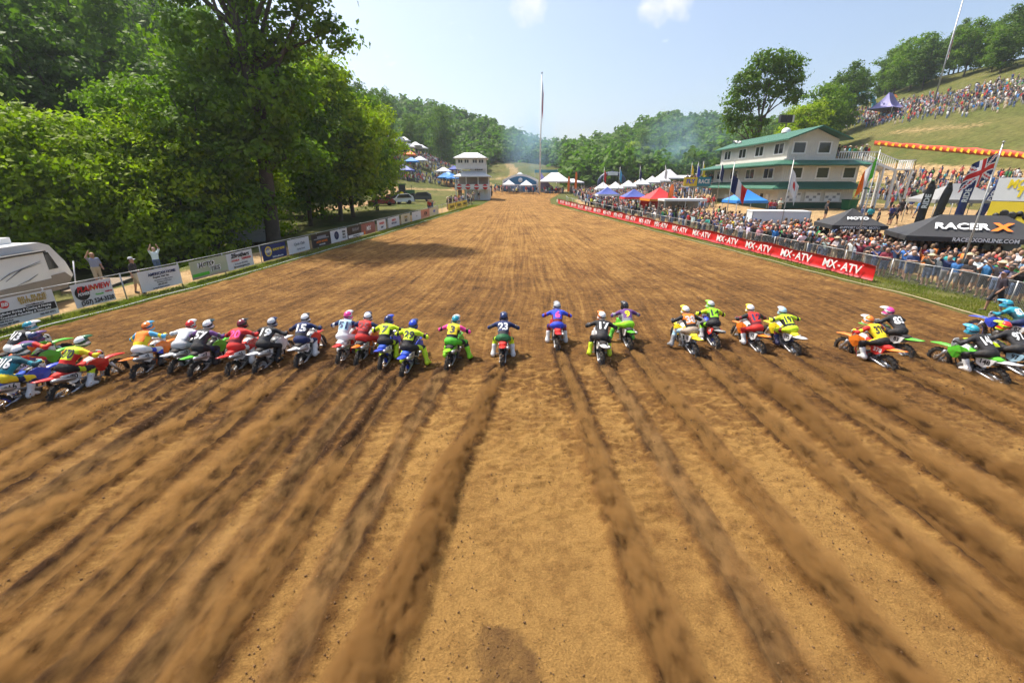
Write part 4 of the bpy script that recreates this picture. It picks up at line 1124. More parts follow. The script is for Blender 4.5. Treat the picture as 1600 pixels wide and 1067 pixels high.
def helmet_meshes():
    def sdf(P):
        q = P / np.array([.125, .158, .142]); d = (np.linalg.norm(q, axis=1) - 1) * .13
        ch = caps_dist(P, [((-.065, .10, -.095), (.065, .10, -.095), .052, .052), ((-.085, .0, -.08), (-.06, .11, -.095), .055, .05), ((.085, 0, -.08), (.06, .11, -.095), .055, .05), ((-.05, .15, -.10), (.05, .15, -.10), .032, .032)]).min(0)
        u = -0.02 * np.log(np.exp(-d / .02) + np.exp(-ch / .02))
        eye = np.linalg.norm((P - np.array([0, .16, -.01])) / np.array([.098, .09, .052]), axis=1) - 1
        return np.maximum(u, -eye * .05)
    v, f = surf_net(sdf, (-.22, -.25, -.24), (.22, .28, .22), 0.016)
    cen = v[f].mean(1)
    mi = ((np.abs(cen[:, 0]) > .06) & (np.abs(cen[:, 2] - .02 - .25 * cen[:, 1]) < .035)).astype(int)
    mi[(cen[:, 2] < -.07)] = 1
    sh = np_mesh('helmet', v, f, [HEL, HE2], mi, True)
    mb = MB()
    def vs(y, z, w, dr): return [Vector((x * w, y, z - dr * x * x)) for x in (-1, -.5, 0, .5, 1)] + [Vector((x * w * .98, y, z - .009 - dr * x * x)) for x in (1, .5, 0, -.5, -1)]
    mb.loft([vs(*a) for a in ((.02, .135, .115, .06), (.12, .135, .115, .05), (.21, .115, .10, .035), (.27, .095, .075, .02))])
    vis = mb.mesh('visor', HE2)
    mb = MB().loft([[Vector((x * .092, .118 + .028 * (1 - x * x) + dy, z)) for x in (-1, -.5, 0, .5, 1)] + [Vector((x * .088, .09 + .02 * (1 - x * x), z)) for x in (1, .5, 0, -.5, -1)] for z, dy in ((-.05, 0), (-.02, .006), (.015, .006), (.04, 0))])
    gog = mb.mesh('goggles', LENS)
    mb = MB().lathe([(-.018, 1.012), (.018, 1.012)], (0, 0, 0), 'Z', 24)
    for i, p in enumerate(mb.v): mb.v[i] = (p[0] * .127, p[1] * .16, p[2] - .005)
    strap = mb.mesh('goggle_strap', BLK)
    return sh, vis, gog, strap
HM = helmet_meshes()
def glove_mesh(s):
    mb = MB()
    # palm over the grip, four fingers wrapped round it, thumb beneath
    mb.loft([[Vector((x, y, z)) for x, y, z in ((-.042, yy, zz - .012), (.042, yy, zz - .012), (.044, yy, zz + .012), (-.044, yy, zz + .012))] for yy, zz in ((-.055, .022), (-.02, .034), (.012, .028))])
    for k, ln in enumerate((.9, 1.0, .95, .8)):
        x = -.034 + k * .0225
        mb.tube([(x, .005, .032), (x, .035, .020), (x, .036 * ln, -.010), (x, .012, -.026)], [.0115, .011, .0105, .009], 6)
    mb.tube([(-s * .040, -.03, .012), (-s * .048, -.008, -.014), (-s * .030, .018, -.024)], [.012, .011, .009], 6)
    return mb.mesh('glove', GLO)
GLM = {-1: glove_mesh(-1), 1: glove_mesh(1)}
BVH = {}
ACC = {'black': 'charcoal', 'navy': 'charcoal', 'hivis': 'black', 'dteal': 'teal', 'white': 'silver', 'red': 'maroon', 'royal': 'maroon', 'teal': 'dteal', 'yellow': 'black'}
def back_text(s, body, key, h, m, z_up=0.0, maxw=.30, nm='back_number'):
    """print the lettering on to the curved back of the jersey"""
    me0 = text_mesh(s, h, 0.05, 0, m, depth=0.0)
    if key not in BVH:
        me_ = RIDER_BODY[key][0]
        BVH[key] = BVHTree.FromPolygons([v.co[:] for v in me_.vertices], [p.vertices[:] for p in me_.polygons])
    low = key in ('tuck', 'tuckR')
    up = Vector((0, .72, .69)).normalized(); nrm = Vector((0, -.69, .72)); ctr = Vector((0, .50 + (.05 if low else 0), 1.26 - (.06 if low else 0))) + up * z_up
    k = min(1, maxw / max(.01, text_w(me0)))
    me = me0.copy()
    for v in me.vertices:
        p_ = ctr + Vector((v.co.x * k, 0, 0)) + up * v.co.y
        hit = BVH[key].ray_cast(p_ + nrm * .5, -nrm)
        v.co = (hit[0] if hit[0] else p_) + nrm * .012
    return link(nm, me, body)
def make_rider(bike, key, jersey, sleeve, pants, knee, boots, gloves, helmet, helmet2, num, numc, label, jersey2=None, numpanel=None, headturn=0.0, name=None, numpanel_c=None):
    me, hd = RIDER_BODY[key]
    o = link('person', me)
    o.location = bike.location; o.rotation_euler = bike.rotation_euler
    setc(o, jersey=jersey, sleeve=sleeve, pants=pants, knee=knee, boots=boots, gloves=gloves, jersey2=jersey2 or ACC.get(jersey, 'black'), helmet=helmet)
    h = link('helmet', HM[0], o, hd + Vector((0, .015, .03)), (0.02, 0, headturn)); setc(h, helmet=helmet, helmet2=helmet2); h.scale = (.99,) * 3
    for nm, m_ in zip(('visor', 'goggles', 'goggle_strap'), HM[1:]): setc(link(nm, m_, h), helmet=helmet, helmet2=helmet2)
    for s in (-1, 1):
        g_ = link('glove', GLM[s], o, (s * .36, .945, 1.15), (0, 0, -s * .27)); setc(g_, gloves=gloves)
    inkm = NUMC[numc]
    if num: back_text(num, o, key, .25, inkm)
    if name: back_text(name, o, key, .045, inkm, .155, .24, 'name_print')
    tag(o, label, 'person', 'riders racing off the start')
    return o
def inkc(nm): return mat('print ' + nm, C_[nm], 0.65, var=.04)
NUMC = {k: inkc(k) for k in ('white', 'black', 'yellow', 'red', 'blue', 'maroon', 'hivis', 'pink', 'navy', 'silver')}
# index, heading deg, roll deg, pose, bike(c1,c2,plate,frame,rim,seat,num,numcolour,rear), rider(jersey,sleeve,pants,knee,boots,gloves,helmet,helmet2,num,numcolour,lower), words
K_ = ('green', 'black', 'white', 'black', 'black', 'black'); H_ = ('red', 'white', 'white', 'grey', 'black', 'red'); Y_ = ('royal', 'black', 'white', 'black', 'royal', 'blue')
T_ = ('orange', 'white', 'white', 'orange', 'black', 'black'); U_ = ('white', 'grey', 'white', 'black', 'silver', 'black'); Z_ = ('yellow', 'white', 'white', 'silver', 'black', 'yellow'); GG = ('red', 'white', 'white', 'red', 'silver', 'white')
RD = [
 (9, 3, 'peg', K_, '313', 'black', None, ('black', 'white', 'white', 'black', 'white', 'black', 'teal', 'white', '313', 'white', None), 'teal and white helmet and black jersey reading 313'),
 (5, -2, 'tuck', K_, '12', 'black', None, ('purple', 'red', 'red', 'purple', 'grey', 'black', 'navy', 'purple', '', 'white', 'orange'), 'dark purple helmet and red and purple jersey'),
 (3, 2, 'peg', Y_, '916', 'black', None, ('dteal', 'dteal', 'yellow', 'navy', 'white', 'yellow', 'white', 'dteal', '916', 'white', None), 'dark teal jersey reading 916 and yellow pants'),
 (7, 2, 'peg', H_, '270', 'black', None, ('hivis', 'yellow', 'black', 'hivis', 'white', 'black', 'white', 'dgreen', '270', 'black', 'red'), 'white helmet and yellow jersey reading 270'),
 (-3, -6, 'peg', T_, '42', 'black', 'orange', ('orange', 'sky', 'white', 'royal', 'black', 'white', 'orange', 'sky', '', 'white', 'yellow'), 'orange and sky blue jersey and white pants'),
 (-2, 4, 'tuck', U_, '40', 'black', 'white', ('white', 'white', 'silver', 'silver', 'white', 'maroon', 'red', 'white', '', 'silver', None), 'plain white jersey and red helmet'),
 (0, 2, 'peg', K_, '57', 'black', None, ('black', 'purple', 'black', 'navy', 'black', 'green', 'white', 'dteal', '57', 'white', None), 'white helmet and black jersey reading 57'),
 (3, -2, 'peg', H_, '96', 'black', None, ('red', 'red', 'red', 'white', 'white', 'red', 'maroon', 'black', '20', 'pink', None), 'all red jersey with dark helmet'),
 (4, 2, 'peg', U_, '19', 'black', 'white', ('black', 'black', 'black', 'black', 'black', 'red', 'silver', 'navy', '19', 'white', None), 'black jersey reading 19 with navy and silver helmet'),
 (1, -3, 'peg', ('red', 'white', 'white', 'silver', 'black', 'black'), '15', 'black', 'white', ('navy', 'navy', 'navy', 'white', 'white', 'black', 'white', 'black', '15', 'white', None), 'navy jersey with red shoulders reading 15'),
 (0, 3, 'outR', GG, '51', 'black', 'red', ('lightblue', 'navy', 'white', 'white', 'white', 'red', 'pink', 'white', '51', 'navy', 'white'), 'white pants and pale blue jersey reading 51'),
 (2, 4, 'outR', T_, '25', 'black', 'orange', ('red', 'navy', 'red', 'red', 'hivis', 'red', 'white', 'navy', '25', 'maroon', None), 'scarlet jersey with navy sleeves reading 25'),
 (4, -2, 'peg', Y_, '7', 'black', None, ('hivis', 'hivis', 'black', 'hivis', 'hivis', 'navy', 'navy', 'royal', '7', 'black', None), 'neon yellow jersey reading 7 and blue helmet'),
 (5, 5, 'outR', Y_, '29', 'black', None, ('hivis', 'hivis', 'black', 'hivis', 'hivis', 'pink', 'royal', 'navy', '29', 'black', None), 'neon yellow jersey reading 29 with one leg out'),
 (6, 3, 'outR', ('green', 'green', 'green', 'black', 'black', 'black'), '3', 'black', 'lime', ('yellow', 'pink', 'green', 'black', 'lime', 'lime', 'teal', 'white', '3', 'black', 'black'), 'pink, yellow and green jersey reading 3'),
 (1, 1, 'dangle', H_, '23', 'white', None, ('navy', 'navy', 'dgreen', 'hivis', 'white', 'white', 'navy', 'navy', '23', 'white', None), 'navy jersey reading 23 and white boots'),
 (2, 0, 'dangle', H_, '1', 'white', None, ('royal', 'royal', 'royal', 'maroon', 'white', 'pink', 'silver', 'grey', '6', 'pink', None), 'bright blue jersey and pants with pink print'),
 (3, 2, 'dangle', U_, '17', 'black', 'white', ('black', 'black', 'black', 'black', 'hivis', 'white', 'white', 'orange', '17', 'white', None), 'black jersey reading 17 and neon boots'),
 (0, -2, 'outL', K_, '9', 'black', None, ('purple', 'purple', 'lime', 'lime', 'green', 'green', 'black', 'black', '9', 'yellow', 'grey'), 'dark purple jersey reading 9 and lime green pants'),
 (-3, -4, 'outL', Z_, '38', 'black', None, ('orange', 'black', 'tan', 'lightblue', 'grey', 'white', 'white', 'yellow', '38', 'silver', 'black'), 'orange and black jersey and tan pants'),
 (1, 2, 'peg', ('grey', 'royal', 'red', 'black', 'blue', 'black'), '14', 'white', None, ('lime', 'hivis', 'black', 'lime', 'silver', 'black', 'silver', 'lime', '14', 'black', 'black'), 'lime green and black jersey reading 14'),
 (-1, -2, 'peg', T_, '12', 'black', 'orange', ('red', 'black', 'red', 'red', 'white', 'white', 'white', 'yellow', '12', 'navy', None), 'red jersey with black sleeves and white boots'),
 (-1, -3, 'tuck', Z_, '193', 'black', 'white', ('hivis', 'hivis', 'hivis', 'maroon', 'navy', 'black', 'lightblue', 'silver', '193', 'black', None), 'neon yellow jersey reading 193 and pale blue helmet'),
 (-9, -4, 'peg', ('orange', 'white', 'red', 'red', 'black', 'red'), '378', 'white', None, ('yellow', 'red', 'black', 'black', 'white', 'white', 'orange', 'white', '378', 'black', 'yellow'), 'yellow backed jersey with red sleeves reading 378'),
 (-6, -3, 'peg', K_, '83', 'black', None, ('black', 'black', 'black', 'black', 'black', 'black', 'pink', 'white', '83', 'white', None), 'black jersey reading 83 and pink striped helmet'),
 (-8, -4, 'peg', ('green', 'white', 'white', 'black', 'black', 'green'), '148', 'black', 'silver', ('black', 'black', 'black', 'black', 'white', 'black', 'teal', 'sky', '148', 'white', None), 'black jersey and pants on the green bike with plate 148'),
 (-3, -3, 'peg', ('hivis', 'black', 'lightblue', 'black', 'silver', 'black'), '97', 'black', 'lightblue', ('black', 'black', 'black', 'black', 'black', 'black', 'red', 'hivis', '97', 'white', None), 'black jersey reading 97 and red and yellow helmet'),
 (-9, -3, 'peg', Y_, '87', 'black', None, ('teal', 'teal', 'navy', 'navy', 'black', 'black', 'teal', 'sky', '87', 'white', None), 'all teal jersey reading 87 and teal helmet'),
]
TRK = {'green': 'green', 'red': 'red', 'royal': 'blue', 'orange': 'orange', 'white': 'white', 'yellow': 'yellow', 'grey': 'grey and blue', 'hivis': 'black and neon yellow'}
rr = random.Random(3)
NAMES = {15: 'SEXTON', 17: 'SAVATGY', 9: 'HAMPSHIRE', 24: 'MUMFORD'}
for (bx, by), (hd_, rl, key, b6, num, nc, rear, rc, words) in zip(BIKE_XY, RD):
    bz = 0.05 - 0.045
    bk = make_bike((bx, by, bz), R(hd_), R(rl + rr.uniform(-1, 1)), R(rr.uniform(0.0, 2.5)), *b6, num, nc,
                   '%s dirt bike under %s' % (TRK[b6[0]], words), rear)
    make_rider(bk, key, rc[0], rc[1], rc[2], rc[3], rc[4], rc[5], rc[6], rc[7], rc[8], rc[9], 'rider in ' + words, rc[10], headturn=rr.uniform(-.2, .2))

# ================================================================== FENCES, SIGNS, BUILDINGS
GALV = mat('galvanised steel', (0.42, 0.42, 0.41), 0.45, 0.6, var=0.2, scale=12)
WOODP = mat('weathered post', (0.20, 0.15, 0.10), 0.9, var=0.35, scale=5, bump=0.4)
WPAINT = mat('white paint', (0.74, 0.74, 0.72), 0.6, var=0.06, scale=3, bump=0.06)
CREAM = mat('cream siding', (0.50, 0.46, 0.36), 0.65, var=0.07, scale=2)
def siding(name, col, per=0.22, vertical=True):
    m, n, l, b = new_mat(name)
    b.inputs['Base Color'].default_value = (*col, 1); b.inputs['Roughness'].default_value = 0.55
    t = n.new('ShaderNodeTexCoord'); w = n.new('ShaderNodeTexWave'); w.wave_type = 'BANDS'; w.bands_direction = 'DIAGONAL' if vertical else 'Z'
    w.inputs['Scale'].default_value = (0.55 if vertical else 0.32) / per
    mp_ = n.new('ShaderNodeMapping'); mp_.inputs['Scale'].default_value = (1, 1, 0.0) if vertical else (0, 0, 1)
    l.new(t.outputs['Object'], mp_.inputs['Vector']); l.new(mp_.outputs['Vector'], w.inputs['Vector'])
    bp = n.new('ShaderNodeBump'); bp.inputs['Strength'].default_value = 0.6; bp.inputs['Distance'].default_value = 0.03
    l.new(w.outputs['Fac'], bp.inputs['Height']); l.new(bp.outputs['Normal'], b.inputs['Normal'])
    nz = n.new('ShaderNodeTexNoise'); nz.inputs['Scale'].default_value = 1.5; nz.inputs['Detail'].default_value = 6
    l.new(t.outputs['Object'], nz.inputs['Vector'])
    mx = n.new('ShaderNodeMixRGB'); mx.inputs['Color1'].default_value = (*[c * .85 for c in col], 1); mx.inputs['Color2'].default_value = (*[min(1, c * 1.1) for c in col], 1)
    l.new(nz.outputs['Fac'], mx.inputs['Fac']); l.new(mx.outputs['Color'], b.inputs['Base Color'])
    return m
SIDE_CREAM = siding('cream ribbed siding', (0.58, 0.565, 0.51)); GREENROOF = siding('green ribbed roof', (0.03, 0.125, 0.08), 0.3); SIDE_WHITE = siding('white ribbed siding', (0.72, 0.72, 0.70), 0.3)
ROOFW = siding('pale metal roof', (0.60, 0.61, 0.60), 0.3); DKGREEN = mat('dark green paint', (0.012, 0.06, 0.035), 0.5); LAP = siding('grey lap siding', (0.42, 0.42, 0.38), 0.2, False)
GLASS = mat('window glass', (0.03, 0.035, 0.04), 0.06, var=0.2, scale=1.5, spec=0.8)
def cmat(nm, rough=0.6): return mat('cloth ' + nm, C_[nm], rough, var=0.08, scale=3)
def sheet(name, col, rough=0.45): return mat(name, col, rough, var=0.05, scale=2, bump=0.03, bscale=6)

def fence_line(ys, xs):
    return [Vector((x, y, hz(x, y))) for x, y in zip(xs, ys)]
# ---- left sign fence
FLY = np.arange(8.0, 82.0, 3.0)
FLX = xl(FLY) - 1.25
def left_fence():
    e = empty('fence', (FLX[0], FLY[0], hz(FLX[0], FLY[0])))
    tag(e, 'low post and rail fence carrying sponsor signs along the left track edge', 'fence')
    o = Vector(e.location)
    post = MB().tube([(0, 0, -.2), (0, 0, 1.25)], .028, 7).mesh('post', GALV)
    pts = fence_line(FLY, FLX)
    for p_ in pts: link('post', post, e, p_ - o)
    for a, b in zip(pts[:-1], pts[1:]):
        MB().tube([a - o + Vector((0, 0, 1.22)), b - o + Vector((0, 0, 1.22))], .022, 6).build('rail', GALV, e)
left_fence()
def edge_line(fn, off, label, col, y0, y1):
    ys = np.arange(y0, y1, 0.8); pts = []
    for y in ys:
        x = float(fn(y)) + off; pts.append(Vector((x, y, hz(x, y) + 0.07 + 0.015 * math.sin(y * 1.3))))
    o = MB().tube(pts, .022, 5).build('edging_hose', col); tag(o, label, 'hose')
edge_line(xl, -0.12, 'white hose laid along the left track edge below the signs', WPAINT, 8, 70)
edge_line(xr, 0.12, 'pale hose laid along the right track edge', mat('pale hose', (0.42, 0.34, 0.2), 0.8), 8, 75)

INKS = {'white': WHITE, 'black': INK, 'red': inkc('red'), 'blue': inkc('royal'), 'gold': mat('gold ink', (0.45, 0.30, 0.05), 0.6), 'yellow': inkc('yellow'), 'green': inkc('green'), 'grey': inkc('grey'), 'navy': inkc('navy'), 'orange': inkc('orange'), 'tanink': inkc('tan'), 'purple': inkc('purple')}
def fence_sign(y0, y1, col, label, lines=(), shapes=(), h=0.98, lift=0.16, name='fence_sign'):
    """lines: (text, v(0..1 from bottom), height fraction, ink, u centre, max width fraction, shear)"""
    x0 = float(np.interp(y0, FLY, FLX)); x1 = float(np.interp(y1, FLY, FLX))
    a = Vector((x0 + .05, y0, hz(x0, y0) + lift)); b = Vector((x1 + .05, y1, hz(x1, y1) + lift))
    d = b - a; L = d.length; e = empty(name, a)
    r_ = d.normalized(); up = Vector((0, 0, 1)); nrm = r_.cross(up).normalized()     # faces the track
    mb = MB(); nx = 10
    vs = []; fs = []
    for i in range(nx + 1):
        for j in (0, 1, 2):
            wv = 0.012 * math.sin(i * 1.7 + y0) * (1 if j == 1 else .4)
            vs.append(r_ * (L * i / nx) + up * (h * j / 2) + nrm * wv)
    for i in range(nx):
        for j in range(2): fs.append((i * 3 + j, (i + 1) * 3 + j, (i + 1) * 3 + j + 1, i * 3 + j + 1))
    n0 = len(vs); vs += [v - nrm * .012 for v in vs]
    fs += [tuple(k + n0 for k in f)[::-1] for f in fs]
    rim_ = [i * 3 for i in range(nx + 1)] + [nx * 3 + 1] + [i * 3 + 2 for i in range(nx, -1, -1)] + [1]
    for i in range(len(rim_)): fs.append((rim_[(i + 1) % len(rim_)], rim_[i], rim_[i] + n0, rim_[(i + 1) % len(rim_)] + n0))
    mb.add(vs, fs, 0, False)
    mb.build('panel', col, e)
    def pt(u, v, k=.020): return r_ * (L * u) + up * (h * v) + nrm * k
    for (u0, v0, u1, v1, ink) in shapes:
        if isinstance(u1, str):
            q = [pt(u0, v0, .017) + r_ * (v1 * h * math.cos(t)) + up * (v1 * h * math.sin(t)) for t in [i * math.pi / 9 for i in range(18)]]
            MB().prism(q, (0, 0, 0), nrm * .002).build('emblem', INKS[ink], e)
        else:
            q = [pt(u0, v0, .016), pt(u1, v0, .016), pt(u1, v1, .016), pt(u0, v1, .016)]
            MB().prism(q, (0, 0, 0), nrm * .002).build('print_block', INKS[ink], e)
    for (t, v, hh, ink, u, mw, sh) in lines:
        put_text(t, e, pt(u, v, .023), r_, up, hh * h, INKS[ink], mw * L, 0.035, sh)
    tag(e, label, 'sign', 'sponsor signs on the left fence')
    return e
def ypx(px, py): return G(px, py + 4).y
SW = sheet('white vinyl', (0.70, 0.71, 0.71)); SK = sheet('black vinyl', (0.02, 0.02, 0.022)); SB = sheet('navy vinyl', (0.012, 0.03, 0.14)); SY = sheet('yellow vinyl', (0.78, 0.58, 0.04)); SP = sheet('dark red vinyl', (0.30, 0.10, 0.09)); SG = sheet('pale green vinyl', (0.46, 0.50, 0.34)); SO = sheet('salmon vinyl', (0.62, 0.24, 0.16)); SC_ = sheet('cream vinyl', (0.66, 0.60, 0.40)); SDG = sheet('dark green vinyl', (0.03, 0.08, 0.03))
fence_sign(ypx(27, 518), ypx(115, 491), SW, 'white sign reading Bill Bune Enterprises with checkered emblem', [('BILL BUNE', .86, .15, 'gold', .68, .52, 0), ('ENTERPRISES', .72, .11, 'gold', .68, .46, 0), ('www.billbune.com', .58, .06, 'black', .68, .4, 0), ('Cylinder Boring & Coating & Honing', .44, .085, 'white', .52, .88, .2), ('Crankshaft Rebuilding & Valve Jobs', .31, .085, 'white', .52, .86, .2), ('208 7th Ave', .17, .06, 'black', .22, .3, 0), ('Anoka MN 55303', .07, .06, 'black', .25, .4, 0), ('763-427-0773', .13, .07, 'black', .82, .3, 0), ('BB', .78, .14, 'white', .27, .12, .2)],
           [(.02, .24, .98, .52, 'black'), (.27, .78, 'c', .15, 'red'), (.06, .62, .12, .78, 'black'), (.12, .78, .18, .93, 'black'), (.06, .93, .12, .97, 'black')])
fence_sign(ypx(143, 484), ypx(213, 469), SW, 'white sign reading Plainview Powersports with phone number', [('PLAINVIEW', .74, .24, 'red', .52, .86, .25), ('POWERSPORTS', .54, .13, 'white', .38, .56, .2), ('Kawasaki', .42, .07, 'green', .62, .2, 0), ('YAMAHA', .46, .07, 'red', .86, .2, 0), ('(507) 524-3520', .16, .19, 'black', .54, .84, 0)], [(.22, .58, 'c', .30, 'black'), (.42, .70, .62, .74, 'yellow')])
fence_sign(ypx(230, 459), ypx(288, 443), SW, 'white sign reading American Home in navy letters', [('AMERICAN HOME', .76, .14, 'navy', .55, .78, 0), ('Propane  Fuel  Gas', .60, .085, 'black', .5, .6, .2), ('Heating & Cooling Service', .45, .07, 'grey', .55, .7, 0), ('Plumbing & Electrical', .34, .07, 'grey', .55, .66, 0), ('(507) 289-2622', .22, .06, 'black', .5, .4, 0), ('Serving Rochester and area', .08, .06, 'navy', .45, .8, 0)])
fence_sign(ypx(303, 439), ypx(352, 424), SG, 'pale green sign reading Moto Tees over a brown band', [('MOTO', .70, .30, 'white', .40, .6, .15), ('TEES', .38, .30, 'white', .62, .56, .15), ('MOTO', .70, .25, 'black', .40, .54, .15), ('TEES', .38, .25, 'black', .62, .50, .15)], [(.02, .02, .98, .12, 'tanink'), (.02, .12, .45, .30, 'green')])
fence_sign(ypx(361, 424), ypx(403, 413), SW, 'white sign reading 2Brothers in large black italics', [('2Brothers', .80, .26, 'black', .5, .9, .3), ('HONDA', .52, .12, 'red', .30, .3, .1), ('YAMAHA', .55, .14, 'red', .72, .4, .1), ('Rochester MN (507)', .30, .09, 'grey', .5, .8, 0), ('2brosmotorsports.com', .13, .10, 'black', .5, .9, .2)])
fence_sign(ypx(411, 409), ypx(447, 399), SB, 'dark blue sign with yellow hexagon emblem', [('NAPA', .58, .20, 'white', .24, .24, 0), ('KNOW HOW', .62, .16, 'yellow', .68, .5, 0), ('NAPAonline.com', .15, .11, 'white', .6, .6, .2)], [(.24, .58, 'c', .33, 'yellow'), (.24, .58, 'c', .26, 'blue')])
fence_sign(ypx(453, 398), ypx(484, 389), SW, 'plain white sign with faint pale script beside the dark blue one', [('Cycle Club', .62, .20, 'grey', .5, .6, .3), ('Spring Creek', .25, .12, 'grey', .55, .7, .2)])
fence_sign(ypx(491, 388), ypx(519, 380), SK, 'black sign with a white car outline', [('AUTO WORKS', .38, .16, 'orange', .5, .8, .2), ('507-534-2000', .15, .10, 'white', .5, .6, 0)], [(.1, .58, .9, .66, 'grey'), (.28, .66, .75, .82, 'grey')])
fence_sign(ypx(523, 380), ypx(546, 373), SW, 'white sign with black shield emblem and stacked words', [('GEAR', .74, .15, 'black', .78, .3, 0), ('RIDE', .50, .15, 'black', .78, .3, 0), ('RACE', .26, .15, 'black', .78, .3, 0)], [(.34, .55, 'c', .34, 'navy'), (.34, .55, 'c', .2, 'grey')])
fence_sign(ypx(549.5, 373), ypx(573, 366), SK, 'black sign with white strip along its bottom', [('BRAAP', .68, .28, 'grey', .5, .8, 0), ('POWERSPORTS', .14, .12, 'black', .5, .7, 0)], [(.04, .04, .96, .28, 'white')])
fence_sign(ypx(575, 367), ypx(593, 361), SP, 'small dark red patterned sign', [('MX', .5, .4, 'white', .5, .6, .2)], [(.2, .2, 'c', .16, 'orange')])
fence_sign(ypx(596, 360), ypx(613, 356), SW, 'white sign with a red bird mark and blue word', [('HONDA', .66, .22, 'red', .5, .7, .3), ('small', .3, .2, 'navy', .5, .5, .2)])
fence_sign(ypx(615, 355), ypx(631, 350), SW, 'white sign with a red and navy word above black words', [('KINETIC', .68, .2, 'red', .5, .8, 0), ('MOTO SHOP', .36, .16, 'navy', .5, .8, 0)])
fence_sign(ypx(633, 349), ypx(647, 345), SC_, 'cream sign with dark words next to a white blank sign', [('FARM', .68, .26, 'gold', .5, .7, 0), ('SEED', .32, .26, 'black', .5, .7, 0)])
fence_sign(ypx(649, 344), ypx(661, 340), SW, 'blank white sign beside the salmon one', [('mx', .5, .2, 'grey', .5, .4, 0)])
fence_sign(ypx(663, 340), ypx(674, 336), SO, 'salmon coloured sign with black letters', [('KTM', .5, .36, 'black', .5, .8, .2)])
fence_sign(ypx(676, 336), ypx(686, 332), SC_, 'last cream sign toward the white tower', [('ORV', .5, .3, 'blue', .5, .7, 0)])
for i, (a_, b_) in enumerate([((711, 330), (719, 327)), ((721, 327), (728, 324)), ((729, 324), (735, 322))]):
    fence_sign(G(*a_).y - 2, G(*b_).y - 2.2, SY, ['nearest of the three yellow banners before the white tower', 'middle of the three yellow banners before the white tower', 'farthest of the three yellow banners before the white tower'][i], [('DUNLOP', .5, .35, 'black', .5, .8, .2)])

# ---- right fence and red banner
RFY = np.arange(10.0, 92.0, 3.0); RFX = xr(RFY) + 2.9
def right_fence():
    e = empty('fence', (RFX[0], RFY[0], hz(RFX[0], RFY[0]))); o = Vector(e.location)
    tag(e, 'chain-link fence holding back the crowd along the right track edge', 'fence')
    post = MB().tube([(0, 0, -.2), (0, 0, 1.18)], .03, 7).mesh('post', GALV)
    pts = fence_line(RFY, RFX)
    wire = MB()
    for p_ in pts: link('post', post, e, p_ - o)
    for a, b in zip(pts[:-1], pts[1:]):
        MB().tube([a - o + Vector((0, 0, 1.15)), b - o + Vector((0, 0, 1.15))], .022, 6).build('rail', GALV, e)
        if a.y < 60:
            L = (b - a).length; st = 0.11 if a.y < 35 else .2; k = 0
            n_ = int(L / st); hn = int(1.12 / st)
            for i in range(-hn, n_):
                for sgn in (1, -1):
                    i0 = max(i, 0); j0 = max(0, -i); i1 = min(i + hn, n_); j1 = i1 - i
                    if i1 <= i0: continue
                    za, zb = (j0 * st, j1 * st) if sgn > 0 else (1.12 - j0 * st, 1.12 - j1 * st)
                    p0 = a.lerp(b, i0 * st / L) - o + Vector((0, 0, za)); p1 = a.lerp(b, i1 * st / L) - o + Vector((0, 0, zb))
                    wire.tube([p0, p1], .0032, 3, caps=False)
    w = wire.build('wire_mesh', GALV, e); w['kind'] = 'stuff'
right_fence()
RED = sheet('red banner vinyl', (0.62, 0.018, 0.02), 0.4)
def red_banner():
    a0 = G(1362, 441); ys = np.arange(a0.y, 88, 0.5); xs = xr(ys) + 1.15
    xs = xs + (a0.x - xs[0]) * np.exp(-(ys - ys[0]) / 20)
    pts = [Vector((x, y, hz(x, y))) for x, y in zip(xs, ys)]
    e = empty('banner', pts[0]); o = Vector(e.location)
    tag(e, 'long red banner repeating white MX vs ATV lettering beside the track', 'banner')
    vs = []; fs = []; n_ = len(pts)
    for i, p_ in enumerate(pts):
        for j in range(4): vs.append(p_ - o + Vector((0.03 * math.sin(i * 1.3 + j * 1.2) + .02 * math.sin(i * .37), 0, .08 + .27 * j + (.03 * math.sin(i * .5) + .02 * math.sin(i * .9)) * j * .5)))
    for i in range(n_ - 1):
        for j in range(3): fs.append((i * 4 + j, i * 4 + j + 1, (i + 1) * 4 + j + 1, (i + 1) * 4 + j))
    k = len(vs); vs += [v + Vector((.015, .005, 0)) for v in vs]; fs += [tuple(q + k for q in f)[::-1] for f in fs]
    for i in range(n_ - 1):
        for j in (0, 3):
            q = (i * 4 + j, (i + 1) * 4 + j, (i + 1) * 4 + j + k, i * 4 + j + k); fs.append(q if j else q[::-1])
    MB().add(vs, fs, 0, True).build('panel', RED, e)
    stake = MB().tube([(0.06, 0, -.2), (0.06, 0, .98)], .016, 5).mesh('stake', WOODP)
    seg = 3.55; s = 0.3; cum = np.concatenate([[0], np.cumsum([(b - a).length for a, b in zip(pts[:-1], pts[1:])])])
    def P(sv):
        i = min(n_ - 2, max(0, int(np.searchsorted(cum, sv) - 1))); t = (sv - cum[i]) / (cum[i + 1] - cum[i]); return pts[i].lerp(pts[i + 1], t)
    while s + seg < cum[-1]:
        c = P(s + seg * .5); d = (P(s + seg * .2) - P(s + seg * .8)).normalized()
        nrm = d.cross(Vector((0, 0, 1))).normalized()
        q = c - o + Vector((-.11, 0, .50))
        put_text('MX', e, q - d * 0.78, d, (0, 0, 1), .48, WHITE, 1.3, .025, .1)
        put_text('ATV', e, q + d * 0.72, d, (0, 0, 1), .48, WHITE, 1.4, .025, .1)
        put_text('vs', e, q - d * .08 + Vector((0, 0, .02)), d, (0, 0, 1), .15, WHITE, .3, .04, .1)
        link('stake', stake, e, P(s) - o); s += seg
red_banner()

